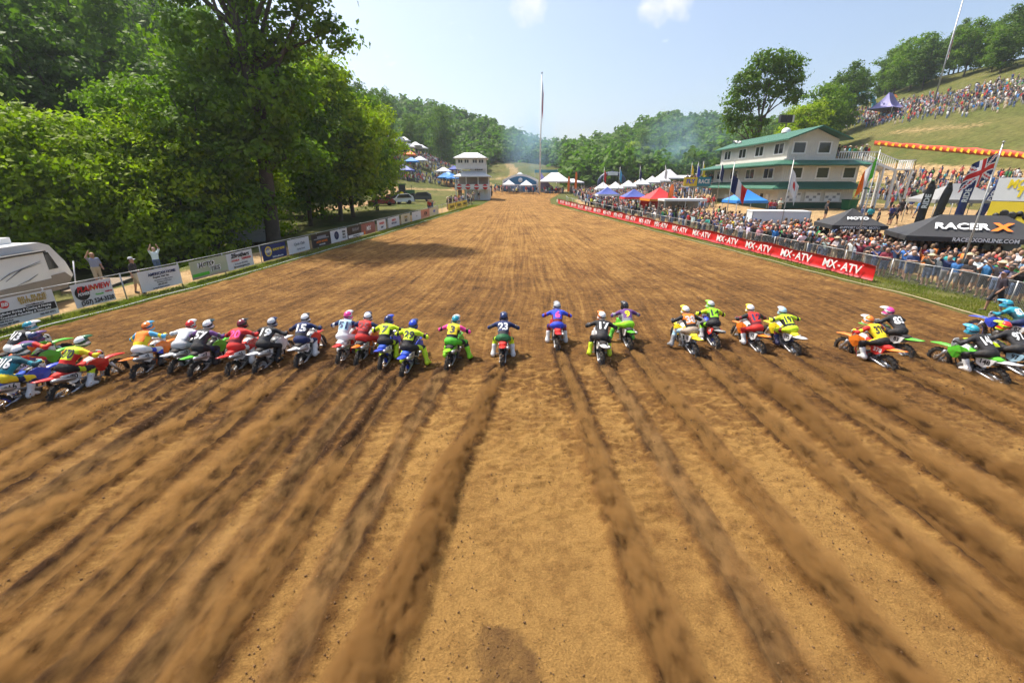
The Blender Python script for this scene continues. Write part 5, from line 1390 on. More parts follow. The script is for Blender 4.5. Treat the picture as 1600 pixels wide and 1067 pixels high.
# ---- windows and roofs
def window(parent, c, right, up, w, h, panes=2, frame=WPAINT):
    """frame proud of the wall with glass panes set in it; c = centre on the wall face, outward = right x up"""
    r_ = Vector(right).normalized(); u = Vector(up); nrm = r_.cross(u).normalized(); c = Vector(c)
    q = frame_rot(r_, u)
    mb = MB(); t = 0.15
    for s in (-1, 1):
        mb.box(c + r_ * s * (w / 2) + nrm * .03, (t, h + t, .10), 0, q); mb.box(c + u * s * (h / 2) + nrm * .03, (w - t, t, .098), 0, q)
    f = mb.build('window', frame, parent)
    pw = w / panes
    for i in range(panes):
        x = -w / 2 + pw * (i + .5)
        MB().box(c + r_ * x + nrm * .012, (pw - .06, h - .08, .02), 0, q).build('pane', GLASS, f)
    for i in range(1, panes):
        MB().box(c + r_ * (-w / 2 + pw * i) + nrm * .03, (.08, h - .1, .09), 0, q).build('mullion', frame, f)
    return f
def hip_roof(mb, x0, x1, y0, y1, z, rise, inx, iny, th=.12):
    b = [(x0, y0), (x1, y0), (x1, y1), (x0, y1)]; t = [(x0 + inx, y0 + iny), (x1 - inx, y0 + iny), (x1 - inx, y1 - iny), (x0 + inx, y1 - iny)]
    vs = [Vector((*p, z)) for p in b] + [Vector((*p, z + th)) for p in b] + [Vector((*p, z + rise)) for p in t]
    fs = [(3, 2, 1, 0)] + [(i, (i + 1) % 4, (i + 1) % 4 + 4, i + 4) for i in range(4)] + [(i + 4, (i + 1) % 4 + 4, (i + 1) % 4 + 8, i + 8) for i in range(4)] + [(8, 9, 10, 11)]
    return mb.add(vs, fs)

# ---- announcer tower
def tower():
    b = at(739, 312, 95); gz = hz(b.x, b.y)
    e = empty('announcer_tower', (b.x, b.y, gz)); k = 1.0
    tag(e, 'white three-storey announcer tower with pale hip roofs', 'tower')
    z0 = -.4; top = at(735, 240, 95).z - gz
    f = top / 10.2
    W2 = 3.55
    MB().box((.9, 2.6, 1.15 * f), (5.2, 5, 2.3 * f + .8)).build('wall', SIDE_WHITE, e)
    d = MB(); d.box((0, 2.4, 2.42 * f), (7.1, 6.6, .22)); d.build('deck', WPAINT, e)
    for x in (-3.3, -1.2, 1.2, 3.3): MB().box((x, -.75, 2.6 * f), (.16, .16, 5.2 * f)).build('post', WPAINT, e)
    bn = MB().box((0, -.92, 2.95 * f), (7.0, .06, 1.15 * f)).build('banner', WPAINT, e)
    for i in range(4):
        x = -2.6 + i * 1.73
        MB().lathe([(0, 0), (0, .52), (.02, .52), (.02, 0)], (0, 0, 0), 'X', 16).build('emblem', INKS['red'], bn, (x, -.955, 2.95 * f), (0, 0, -math.pi / 2))
        MB().box((x, -.985, 3.0 * f), (1.0, .02, .2)).build('print_block', WHITE, bn)
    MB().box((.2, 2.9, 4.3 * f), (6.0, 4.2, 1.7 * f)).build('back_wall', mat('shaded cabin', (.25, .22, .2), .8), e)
    m = MB(); hip_roof(m, -3.75, 3.75, -1.4, 6.2, 5.1 * f, 1.35 * f, 2.1, 2.4); m.build('lower_roof', ROOFW, e)
    MB().box((1.1, 2.9, 6.9 * f), (3.2, 3.6, 2.2 * f)).build('stair_wall', SIDE_WHITE, e)
    window(e, (1.25, 1.1, 6.95 * f), (1, 0, 0), (0, 0, 1), 1.7, .75, 4)
    MB().box((-.35, 2.7, 8.05 * f), (5.9, 4.6, 2.3 * f)).build('cabin', SIDE_WHITE, e)
    for x, w, n in ((-2.35, 1.0, 2), (-1.1, .95, 2), (.55, 1.0, 2), (1.8, 1.05, 2)): window(e, (x, .4, 8.55 * f), (1, 0, 0), (0, 0, 1), w, .75, n)
    for y in (1.6, 3.2): window(e, (2.6, y, 8.55 * f), (0, 1, 0), (0, 0, 1), 1.0, .75, 2)
    m = MB(); hip_roof(m, -3.7, 3.0, -.3, 5.7, 9.15 * f, 1.4 * f, 2.0, 2.6); m.build('upper_roof', ROOFW, e)
    MB().tube([(-3.0, .6, 2.4 * f), (-3.0, .6, 7.0 * f)], .07, 6).build('post', GALV, e)
    MB().box((-2.6, -.0, 1.0), (.8, .1, 1.9)).build('door', mat('brown door', (.2, .12, .07), .6), e)
    return e
tower()

# ---- green-roofed scoring building
def scoring():
    n0 = at(1210, 331, 57)                       # near ground-floor corner
    gz = n0.z; x0 = n0.x; y0 = n0.y
    e = empty('scoring_building', (x0, y0, gz))
    tag(e, 'cream three-storey building with green metal roofs and rows of windows', 'building')
    L = 19.0; Wd = 9.2
    def zz(py): return at(1250, py, y0).z - gz
    e1, t1, e2, t2, e3 = zz(296), zz(284), zz(259), zz(248), zz(217)
    rg = at(1305, 199, y0).z - gz
    def walls(xa, xb, ya, yb, za, zb, nm, m): MB().box(((xa + xb) / 2, (ya + yb) / 2, (za + zb) / 2), (xb - xa, yb - ya, zb - za)).build(nm, m, e)
    walls(0, Wd, 0, L, -1.5, 1.1, 'base_wall', DKGREEN); walls(.02, Wd - .02, .02, L - .02, 1.1, t1, 'ground_wall', SIDE_CREAM)
    walls(.0, Wd, .0, L, t1 - .2, t2, 'middle_wall', SIDE_CREAM)
    ux0, ux1 = .5, 6.4
    walls(ux0, ux1, .5, L - .5, t2 - .2, e3, 'upper_wall', SIDE_CREAM)
    m = MB(); hip_roof(m, -1.5, Wd + .9, -1.3, L + 1.0, e1, t1 - e1, 1.49, 1.29); m.build('lower_roof', GREENROOF, e)
    m = MB(); hip_roof(m, -1.9, Wd + 1.0, -1.5, L + 2.2, e2, t2 - e2, 2.39, 1.99); m.build('middle_roof', GREENROOF, e)
    # gable roof
    cx = (ux0 + ux1) / 2; ov = .8; m = MB(); th = .16
    prof = [(ux0 - ov, e3 - .15), (cx, rg), (ux1 + ov, e3 - .15), (ux1 + ov, e3 - .15 + th), (cx, rg + th), (ux0 - ov, e3 - .15 + th)]
    m.prism([Vector((x, -.7, z)) for x, z in prof][::-1], (0, 0, 0), (0, L + 1.0, 0)); m.build('upper_roof', GREENROOF, e)
    MB().prism([Vector((ux0, .5, e3 - .01)), Vector((ux1, .5, e3 - .01)), Vector((cx, .5, rg - .05))], (0, .02, 0), (0, L - 1.0, 0)).build('gable_wall', SIDE_CREAM, e)
    zu = (t2 + e3) / 2 + .15; zm = (t1 + e2) / 2 + .1; hU = (e3 - t2) * .58; hM = (e2 - t1) * .70
    for i in range(4):
        y = 2.0 + i * 4.6
        window(e, (ux0, y + .4, zu), (0, -1, 0), (0, 0, 1), 2.1, hU); window(e, (0, y + .9, zm), (0, -1, 0), (0, 0, 1), 2.3, hM)
    for x in (1.8, 4.8): window(e, (x, .5, zu), (1, 0, 0), (0, 0, 1), 1.5, hU, 1)
    for x in (1.7, 4.9, 8.1): window(e, (x, 0, zm), (1, 0, 0), (0, 0, 1), 1.5, hM, 1)
    # notice boards and doors at ground level
    for x in (1.9, 4.3, 6.7):
        o = MB().box((x, -.05, 1.75), (1.9, .06, 1.15)).build('notice_board', WPAINT, e)
        for j in range(3):
            for i in range(4): MB().box((x - .66 + i * .44, -.09, 1.4 + j * .34), (.36, .015, .24)).build('notice', [WHITE, INKS['grey'], INKS['red']][(i * j + i) % 3 if (i + j) % 3 == 0 else (i + j) % 2], o)
    for i, y in enumerate((2.2, 3.6, 5.0, 6.6, 8.2)):
        MB().box((-.04, y, 1.75), (.05, .55, .6)).build('notice_board', [WPAINT, INK][i % 2], e)
    for y in (9.8, 13.5): 
        d = MB().box((-.05, y, .6), (.06, 1.0, 2.3)).build('door', WPAINT, e); MB().box((-.1, y + .38, .55), (.05, .06, .1)).build('handle', BLK, d)
    # horns and dome on the roof
    o = MB().lathe([(0, .55), (.35, .5), (.55, .3), (.62, 0)], (cx - .2, 6.5, rg + .05), 'Z', 14).build('dome', WPAINT, e)
    for i in range(4):
        MB().lathe([(0, .05), (.25, .1), (.45, .26), (.46, .24)], (0, 0, 0), 'Z', 10).build('loudspeaker_horn', GALV, e, (1.2 + .25 * i, 15.0 + .7 * i, rg - .55 + .1 * i), (1.3, 0, 1.0 + i))
    # balcony at the far left end
    mb = MB().box((-2.2, L + .2, e1 + .2), (4.4, 3.6, .2)); mb.build('balcony', GALV, e)
    for y in (L - 1.5, L + 1.9):
        for x in (-4.2, -2.2): MB().box((x, y, e1 / 2), (.18, .18, e1)).build('balcony_post', WPAINT, e)
    for z in (.5, .85, 1.15): MB().box((-2.2, L - 1.55, e1 + .3 + z - .3), (4.4, .05, .06)).build('balcony_rail', WPAINT, e)
    # outside stair on the right: deck, flight, landing
    dz = t2 - .3; lz = zz(265)
    st = MB().box((Wd - .6, 1.5, dz), (5.0, 2.6, .16)).build('stair_deck', WPAINT, e)
    def rail(a, b):
        a = Vector(a); b = Vector(b)
        o = MB().bar(a + Vector((0, 0, 1.05)), b + Vector((0, 0, 1.05)), .08, .1).build('handrail', WPAINT, e)
        mb2 = MB(); n_ = int((b - a).length / .28)
        for i in range(n_ + 1):
            p_ = a.lerp(b, i / max(1, n_)); mb2.box(p_ + Vector((0, 0, .52)), (.05, .05, 1.0))
        mb2.build('balusters', WPAINT, o)
    xa = Wd + 1.9; xb = Wd + 4.6; xc = xb + 2.2
    rail((Wd - 2.6, .25, dz), (xa, .25, dz)); rail((xa, .25, dz), (xb, .25, lz)); rail((xb, .25, lz), (xc, .25, lz)); rail((xc, .25, lz), (xc, 2.7, lz)); rail((xa, 2.7, dz), (xb, 2.7, lz))
    n_ = 12
    for i in range(n_):
        t = (i + .5) / n_; MB().box((xa + (xb - xa) * t, 1.5, dz + (lz - dz) * t), (.36, 2.3, .06)).build('tread', WPAINT, e)
    for y in (.3, 2.7): MB().bar((xa, y, dz - .1), (xb, y, lz - .1), .08, .3).build('stringer', WPAINT, e)
    MB().box((xb + 1.1, 1.5, lz), (2.2, 2.6, .14)).build('landing', WPAINT, e)
    for x, z in ((xa - .1, dz), (xb + .1, lz), (xc - .1, lz), ((xa + xb) / 2, (dz + lz) / 2)):
        for y in (.35, 2.65): MB().box((x, y, z / 2 - .5), (.17, .17, z + 1)).build('stair_post', WPAINT, e)
    MB().bar((xb + .1, .35, .3), (xc - .1, .35, lz - .4), .1, .12).build('brace', WPAINT, e); MB().bar((xc - .1, .3, .3), (xb + .1, .3, lz - .4), .1, .12).build('brace', WPAINT, e)
    n_ = 11
    for i in range(n_):
        t = (i + .5) / n_; MB().box((xc - .6 - 3.2 * t * 0, 2.9 + 3.4 * t, lz * (1 - t)), (1.4, .33, .06)).build('tread', WPAINT, e)
    return e, gz, x0, y0, dict(e1=e1, t1=t1, e2=e2, t2=t2, e3=e3, dz=dz, lz=lz, xa=xa, xb=xb, xc=xc, L=L, Wd=Wd)
SCB = scoring()

# ---- canopies
def canopy(loc, w, dpt, eave, peak, m, label, rz=0.0, legs=True, val=.28, wall=None, name='canopy', valm=None, sag=.12):
    e = empty(name, loc, rz)
    hx, hy = w / 2, dpt / 2; n_ = 6
    mb = MB(); vs = []; fs = []
    for k, (sx, sy, tx, ty) in enumerate(((-1, -1, 1, 0), (1, -1, 0, 1), (1, 1, -1, 0), (-1, 1, 0, -1))):
        a = Vector((sx * hx, sy * hy, eave)); b = Vector(((sx + 2 * tx) * hx, (sy + 2 * ty) * hy, eave)); c = Vector((0, 0, peak))
        if abs(w - dpt) > .6 and tx: c1 = Vector((sx * (hx - hy) if w > dpt else 0, 0, peak)); c2 = Vector((-sx * (hx - hy) if w > dpt else 0, 0, peak))
        elif abs(w - dpt) > .6: c1 = c2 = Vector((sx * (hx - hy) if w > dpt else 0, 0, peak))
        else: c1 = c2 = c
        o = len(vs)
        for j in range(n_ + 1):
            t = j / n_
            for i in range(n_ + 1):
                s = i / n_
                lo = a.lerp(b, s); hi_ = c1.lerp(c2, s); p_ = lo.lerp(hi_, t)
                p_.z -= sag * math.sin(math.pi * t) * (.5 + .5 * math.sin(math.pi * s)) + .0
                vs.append(p_)
        for j in range(n_):
            for i in range(n_): fs.append((o + j * (n_ + 1) + i, o + j * (n_ + 1) + i + 1, o + (j + 1) * (n_ + 1) + i + 1, o + (j + 1) * (n_ + 1) + i))
    mb.add(vs, fs, 0, True); mb.build('roof_cloth', m, e)
    for k, (a, b) in enumerate((((-hx, -hy), (hx, -hy)), ((hx, -hy), (hx, hy)), ((hx, hy), (-hx, hy)), ((-hx, hy), (-hx, -hy)))):
        a3 = Vector((*a, eave)); b3 = Vector((*b, eave)); nn = (b3 - a3).normalized().cross(Vector((0, 0, 1)))
        MB().prism([a3 - Vector((0, 0, val)), b3 - Vector((0, 0, val)), b3 + Vector((0, 0, .002)), a3 + Vector((0, 0, .002))], nn * .004, nn * .02).build('valance', valm or m, e)
    if legs:
        for sx in (-1, 1):
            for sy in (-1, 1): MB().tube([(sx * (hx - .06), sy * (hy - .06), -.3), (sx * (hx - .06), sy * (hy - .06), eave)], .03, 5).build('leg', GALV, e)
    if wall: MB().box((0, hy - .1, eave / 2), (w - .2, .04, eave - .1)).build('side_wall', wall, e)
    tag(e, label, 'canopy', 'pop-up canopies around the track')
    return e
CW = sheet('white canopy cloth', (0.74, 0.74, 0.74), 0.7); CB = sheet('black canopy cloth', (0.035, 0.034, 0.034), 0.6); CBL = sheet('blue canopy cloth', (0.03, 0.22, 0.62), 0.6); CR = sheet('red canopy cloth', (0.65, 0.03, 0.03), 0.6); CDB = sheet('navy canopy cloth', (0.06, 0.09, 0.34), 0.6); CG = sheet('grey canopy cloth', (0.24, 0.24, 0.235), 0.6); CPU = sheet('violet canopy cloth', (0.24, 0.22, 0.46), 0.6); CT = sheet('green canopy cloth', (0.18, 0.36, 0.30), 0.6); CO = sheet('orange cloth', (0.78, 0.16, 0.02), .6)
# big black canopy with white lettering
p = W(1492, 27.5)
bc = canopy(p, 7.0, 4.0, 2.15, 3.3, CB, 'large black canopy with white and orange lettering near the right edge', -0.42, wall=CG)
sl = Vector((0, 2.0, 1.15)).normalized()
put_text('RACER', bc, (-.85, -1.11, 2.70), (1, 0, 0), sl, .62, WHITE, 2.5, .045, .25)
put_text('X', bc, (.95, -1.11, 2.70), (1, 0, 0), sl, .74, INKS['orange'], 1.3, .08, .3)
put_text('RACERXONLINE.COM', bc, (.1, -2.03, 2.01), (1, 0, 0), (0, 0, 1), .21, WHITE, 4.2, .04)
MB().lathe([(0, 0), (0, .42), (.02, .42), (.02, 0)], (0, 0, 0), 'X', 18).build('emblem', INKS['red'], bc, (2.62, -.55, 2.55), (0.5, -1.05, 0))
p = W(1316, 33.5)
bc2 = canopy(p, 3.4, 3.4, 2.1, 3.2, CB, 'black peaked canopy with white rider emblems beside the white cargo trailer', -0.25)
put_text('SUPPORT LOCAL MOTO', bc2, (0, -1.725, 1.95), (1, 0, 0), (0, 0, 1), .16, WHITE, 3.0, .03)
put_text('MOTO', bc2, (0, -1.03, 2.54), (1, 0, 0), Vector((0, 1.7, 1.1)), .32, WHITE, 1.4, .05, .2)
canopy(W(1478, 41), 5.2, 4, 2.4, 3.7, CG, 'pale grey canopy behind the large black one', -.2)
canopy(W(1545, 41), 4.4, 4, 2.4, 3.8, CB, 'dark grey canopy beyond the large black one toward the billboard', -.2)
canopy(W(1158, 52), 3.6, 3, 2.3, 3.4, CBL, 'bright blue canopy in front of the green-roofed building', .1, valm=CBL)
canopy(W(1026, 62), 3.8, 3.6, 2.3, 3.7, CR, 'red canopy with red side cloth beside the white roofed shelter', .1, valm=mat('orange edge', (.75, .25, .02), .6), wall=CR)
canopy(W(988, 68), 3.4, 3.2, 2.2, 3.3, CDB, 'navy and white canopy next to the red canopy', 0, valm=CR)
canopy(W(947, 76), 3.4, 3.2, 2.2, 3.3, CDB, 'second navy canopy, farther than the one beside the red canopy', 0, valm=CW)
for i, px in enumerate((941, 960, 980, 1000, 1017, 1033)):
    canopy(W(px, 100 + i * 1.5), 3.1, 3, 2.2, 3.5, CW, '%s white peak of the tight row of white canopies' % ORD[i], 0)
canopy(W(866, 126), 8, 6, 3.0, 5.2, CW, 'wide white marquee right of the flagpole')
canopy(W(890, 128), 7, 5, 2.8, 3.6, CW, 'low white marquee between the wide marquee and orange flags')
canopy(W(795, 120), 3.2, 3, 2.2, 3.4, CW, 'white canopy before the left half of the blue arch stand')
canopy(W(822, 120), 3.2, 3, 2.2, 3.4, CW, 'white canopy before the right half of the blue arch stand')
canopy(W(812, 178), 4, 3, 2.4, 3.9, CW, 'lone white canopy up on the dirt rise above the arch stand')
canopy(W(864, 150), 4, 4, 2.6, 3.6, CT, 'pale green roofed booth at the foot of the far trees')
canopy(W(1041, 118), 5, 4, 2.6, 4.6, CW, 'tall white canopy above the row of white ones')
canopy(W(1062, 122), 8, 4, 2.6, 3.2, CW, 'long flat white awning near the green-roofed building')
r = random.Random(61)
for i, (px, d) in enumerate([(627, 165), (632, 170), (640, 160), (650, 172), (659, 174), (641, 150), (644, 143), (657, 148), (636, 131), (694, 142), (701, 134), (696, 130), (707, 130), (710, 152)]):
    mm = [CW, CW, CW, CW, CW, CO, CBL, CW, CDB, CW, CBL, CBL, CBL, CDB][i]
    canopy(W(px, d), 4, 3.4, 2.2, 3.3, mm, '%s canopy on the knoll left of the tower, %s' % (['white', 'white', 'white', 'white', 'white', 'orange', 'blue', 'white', 'navy', 'white', 'blue', 'blue', 'blue', 'navy'][i], ['at its left end', 'second along the top', 'in the middle of the top row', 'fourth along the top', 'last along the top', 'below the top row', 'below the orange one', 'alone in the middle', 'lowest on the grass', 'beside the tower', 'uppermost of the blue group', 'middle of the blue group', 'lowest of the blue group', 'near the dirt bank'][i]), r.uniform(-.4, .4))
w_ = W(1374, 132)
cp = canopy((104, 137, hz(104, 137)), 8, 6, 2.2, 6.2, CPU, 'pointed violet canopy in the hillside crowd', .5, sag=1.2, val=.1)
MB().box((0, -1.4, 5.2), (1.2, .05, 1.0), 0, Matrix.Rotation(-.6, 3, 'X')).build('emblem', INKS['orange'], cp)

# blue arch stand at the end of the straight
def arch_stand():
    p = W(813, 128); e = empty('stage', p); tag(e, 'blue arched sponsor stand at the far end of the straight', 'stand')
    bl = mat('stand blue', (0.02, 0.16, 0.32), .5)
    n_ = 12; poly = [Vector((-4.9, 0, 0))] + [Vector((-4.9 + 9.8 * i / n_, 0, 3.1 + 1.5 * math.sin(math.pi * i / n_))) for i in range(n_ + 1)] + [Vector((4.9, 0, 0))]
    MB().prism(poly, (0, 0, 0), (0, .5, 0)).build('wall', WPAINT, e)
    poly = [Vector((-4.4, 0, 2.0))] + [Vector((-4.4 + 8.8 * i / n_, 0, 2.7 + 1.4 * math.sin(math.pi * i / n_))) for i in range(n_ + 1)] + [Vector((4.4, 0, 2.0))]
    MB().prism(poly, (0, -.04, 0), (0, -.02, 0)).build('arch_panel', bl, e)
    MB().box((0, -.03, .95), (8.8, .04, 1.5)).build('lower_panel', bl, e)
    MB().lathe([(0, 0), (0, .6), (.02, .6), (.02, 0)], (0, 0, 0), 'X', 16).build('emblem', WHITE, e, (0, -.07, 3.1), (0, 0, math.pi / 2))
    MB().prism([Vector((5.2, 0, 0)), Vector((9.6, 0, .2)), Vector((5.4, 0, 5.2))], (0, 0, 0), (0, .3, 0)).build('wing', CPU, e)
    for i in range(5): MB().box((-1.5 + .0 * i, -3.2 - .5 * i, 1.6 - .3 * i), (4.0, .5, .06)).build('bench', GALV, e)
    for x in (-3.2, .2): MB().bar((x, -5.3, -.2), (x, -3, 1.5), .08, .1).build('bench_support', GALV, e)
arch_stand()
# inflatable arch
def infl(px, d, w, h, m, label, loc=None):
    p = loc or W(px, d); e = empty('inflatable_arch', p); tag(e, label, 'arch')
    pts = [(-w / 2, 0, -.3)] + [(-w / 2 * math.cos(t), 0, h * .45 + h * .5 * math.sin(t)) for t in [math.pi * i / 10 for i in range(11)]] + [(w / 2, 0, -.3)]
    MB().tube(pts, .55, 10).build('tube', m, e); MB().box((0, -.62, h * .93), (w * .4, .06, .9)).build('print_block', WHITE, e)
TEAL = sheet('teal vinyl', (0.03, 0.24, 0.33))
infl(955, 132, 7, 4.6, sheet('dark arch', (.05, .06, .12)), 'dark inflatable arch beyond the row of white canopies')
infl(0, 0, 8, 6.5, TEAL, 'teal inflatable arch among the trees above the hillside crowd', Vector((110, 156, hz(110, 156))))
p = W(853, 185)
o = MB().box((0, 0, 0), (9, .2, 1.1)).build('banner', TEAL, None, (p.x, p.y, p.z + 4.2)); tag(o, 'teal banner strung across the dirt rise above the arch stand', 'banner')
for s in (-1, 1):
    MB().tube([(s * 4.4, 0, -4.4), (s * 4.4, 0, .6)], .1, 6).build('post', GALV, o)

# ---- flags
FLM = {k: cmat(k, .7) for k in ('red', 'white', 'royal', 'green', 'orange', 'navy', 'yellow', 'black', 'sky')}
def flag_pole(loc, H, label, cells=None, fw=1.7, fh=1.1, droop=.5, drop=0.0, r0=.045, rz=0.0, fdir=1, colors=None, catg='flag', pm=None):
    e = empty('flagpole', loc); e.rotation_euler = (0, 0, rz)
    MB().tube([(0, 0, -.3), (0, 0, H)], [r0, r0 * .6], 8).build('pole', pm or GALV, e)
    MB().lathe([(0, .0), (.05, r0 * 1.6), (.1, 0)], (0, 0, H), 'Z', 8).build('finial', GALV, e)
    if cells:
        nx, ny = 30, 20; vs = []; fs = []; mi = []
        for j in range(ny + 1):
            for i in range(nx + 1):
                u = i / nx; v = j / ny
                x = fdir * (r0 + u * fw * (1 - droop * .45)); z = H - drop - .1 - fh * (1 - v) - droop * fw * .75 * u ** 1.2
                vs.append((x, .16 * math.sin(u * 8 + v * 2.0) * (.2 + u) * fw * .5, z))
        for j in range(ny):
            for i in range(nx):
                fs.append((j * (nx + 1) + i, j * (nx + 1) + i + 1, (j + 1) * (nx + 1) + i + 1, (j + 1) * (nx + 1) + i)); mi.append(cells((i + .5) / nx, (j + .5) / ny))
        mb = MB()
        for f, m in zip(fs, mi): pass
        mb.v = vs; mb.f = [list(f) for f in fs]; mb.m = mi; mb.sm = [True] * len(fs)
        mb.build('flag_cloth', [FLM[c] for c in colors], e)
    tag(e, label, catg, 'flagpoles around the track'); return e
tri = lambda u, v: 0 if u < .34 else 1 if u < .67 else 2
def jack(u, v):
    x = (u - .5) * 2; y = (v - .5)
    if abs(x) < .10 or abs(y) < .10: return 0
    if abs(x) < .18 or abs(y) < .17: return 1
    d = min(abs(x * .5 - y), abs(x * .5 + y))
    return 0 if d < .04 else 1 if d < .11 else 2
def poleat(px, pyb, d, pyt, lab, **kw):
    p = W(px, d); ztop = None
    q = at(px, pyt, d); H = q.z - p.z
    return flag_pole(p, H, lab, **kw)
poleat(1128, 352, 38, 253, 'pole flying a blue, white and red striped flag before the green-roofed building', cells=tri, colors=['navy', 'white', 'red'], fw=1.9, fh=1.25, droop=.75, drop=.9)
poleat(1214, 358, 37, 249, 'pole with a mostly white flag before the green-roofed building', cells=lambda u, v: 1 if (u - .5) ** 2 + (v - .5) ** 2 < .03 else 0, colors=['white', 'red'], fw=1.5, fh=1.5, droop=1.15, drop=.6)
poleat(1330, 400, 29.5, 233, 'pole flying a green, white and orange flag right of the green-roofed building', cells=tri, colors=['green', 'white', 'orange'], fw=1.5, fh=1.2, droop=1.1, drop=.35, fdir=-1)
poleat(1490, 458, 22.6, 224, 'pole flying a red, white and blue crossed flag in front of the large black canopy', cells=jack, colors=['red', 'white', 'navy'], fw=1.6, fh=1.15, droop=.55, drop=.3, r0=.05, fdir=-1)
p = W(843, 118); ft = at(840, 114, 118)
flag_pole(p, ft.z - p.z, 'very tall white flagpole with a limp striped flag at the end of the straight', cells=lambda u, v: 2 if (u < .45 and v > .5) else int(v * 13) % 2, colors=['red', 'navy', 'navy'], fw=2.0, fh=6.5, droop=1.9, drop=1.5, r0=.2, pm=WPAINT)
hp = Vector((104, 118, hz(104, 118)))
px_h = 800 + FPX * 0
fp = flag_pole((108, 127, hz(108, 127)), 23, 'tall pole with a narrow furled flag above the hillside crowd', cells=lambda u, v: int(v * 9) % 2, colors=['white', 'red'], fw=1.6, fh=4.2, droop=1.9, drop=6.5, r0=.2)
for i, (px, d, pyt, c) in enumerate([(941, 92, 262, 'red'), (965, 93, 261, 'sky'), (996, 94, 260, 'navy'), (1035, 92, 258, 'white'), (1075, 86, 254, 'yellow'), (1083, 74, 254, 'royal'), (1092, 80, 252, 'yellow'), (1118, 66, 252, 'navy')]):
    poleat(px, 0, d, pyt, '%s flag in the far crowd, %s flag counted from the straight' % ({'royal': 'blue', 'sky': 'sky blue'}.get(c, c), ORD[i]), cells=lambda u, v: 0, colors=[c], fw=.9, fh=1.9, droop=1.2, drop=.3, r0=.05)
def feather(px, d, h, m, word, label, tilt=0.0, wm=None):
    p = W(px, d); e = empty('feather_flag', p); e.rotation_euler = (0, tilt, -.3)
    MB().tube([(-.28, 0, -.2), (-.30, 0, h * .7), (-.15, 0, h * .97), (.1, 0, h)], .018, 5).build('pole', BLK, e)
    n_ = 12; L_ = [(-.29 + (.14 * max(0, (t - .8) / .2)), .55 + (h - .6) * t) for t in [i / n_ for i in range(n_ + 1)]]; Rr_ = [(.30 - (.22 * max(0, (t - .85) / .15)), .75 + (h - .8) * t) for t in [i / n_ for i in range(n_ + 1)]]
    vs = []; fs = []
    for i in range(n_ + 1):
        w = .03 * math.sin(i * .9); vs += [(L_[i][0], w, L_[i][1]), (Rr_[i][0], -w, Rr_[i][1]), (L_[i][0], w + .012, L_[i][1]), (Rr_[i][0], -w + .012, Rr_[i][1])]
    for i in range(n_):
        a = i * 4; b = a + 4; fs += [(a, a + 1, b + 1, b), (a + 3, a + 2, b + 2, b + 3), (a + 1, a + 3, b + 3, b + 1), (a + 2, a, b, b + 2)]
    MB().add(vs, fs, 0, True).build('flag_cloth', m, e)
    if word: put_text(word, e, (.0, -.05, h * .66), (0, 0, 1), (-1, 0, 0), .36, wm or WHITE, h * .45, .05)
    tag(e, label, 'flag', 'feather flags'); return e
feather(1484, 36.5, 5.0, SB, 'RIDE', 'navy feather flag reading RIDE beside the large black canopy', .05)
feather(1425, 36.0, 4.6, SK, 'RIDE', 'black feather flag reading RIDE left of the large black canopy', .05)
feather(1450, 37.0, 4.3, SK, '', 'black feather flag with red foot between the two lettered ones', .1)
feather(1514, 39.0, 4.6, SB, 'FXR', 'slanted dark feather flag behind the pale grey canopy', .25)
feather(899, 118, 5.5, CO, '', 'orange feather flag near the wide white marquee', 0)
feather(888, 120, 4.4, CO, '', 'shorter orange feather flag left of the other far orange one', 0)
feather(1040, 60, 4.2, CO, '', 'orange feather flag beside the red canopy', .1)

# billboard, hillside ribbon banner
def billboard():
    p = W(1586, 33); p.z -= .55; e = empty('billboard', p, -1.0)
    tag(e, 'white and yellow billboard reading Moto Tees at the right edge', 'billboard')
    MB().box((0, 0, 4.7), (4.2, .12, 1.6)).build('upper_panel', SW, e); MB().box((0, .002, 3.0), (4.2, .12, 1.7)).build('lower_panel', SY, e)
    put_text('MOTO', e, (-.6, -.08, 5.05), (1, 0, 0), (0, 0, 1), .58, INKS['yellow'], 1.9, .06, .15); put_text('TEES', e, (-.2, -.08, 4.45), (1, 0, 0), (0, 0, 1), .58, INKS['yellow'], 1.9, .06, .15)
    for i in range(9): MB().lathe([(0, 0), (0, .2 + .06 * (i % 3)), (.01, .2), (.01, 0)], (0, 0, 0), 'X', 9).build('print_block', INK, e, (-1.6 + i * .4, -.08, 2.85 + .18 * (i % 2)), (0, 0, -math.pi / 2))
    for x in (-1.8, 1.8): MB().box((x, .12, 2.4), (.14, .12, 5.4)).build('post', GALV, e)
billboard()
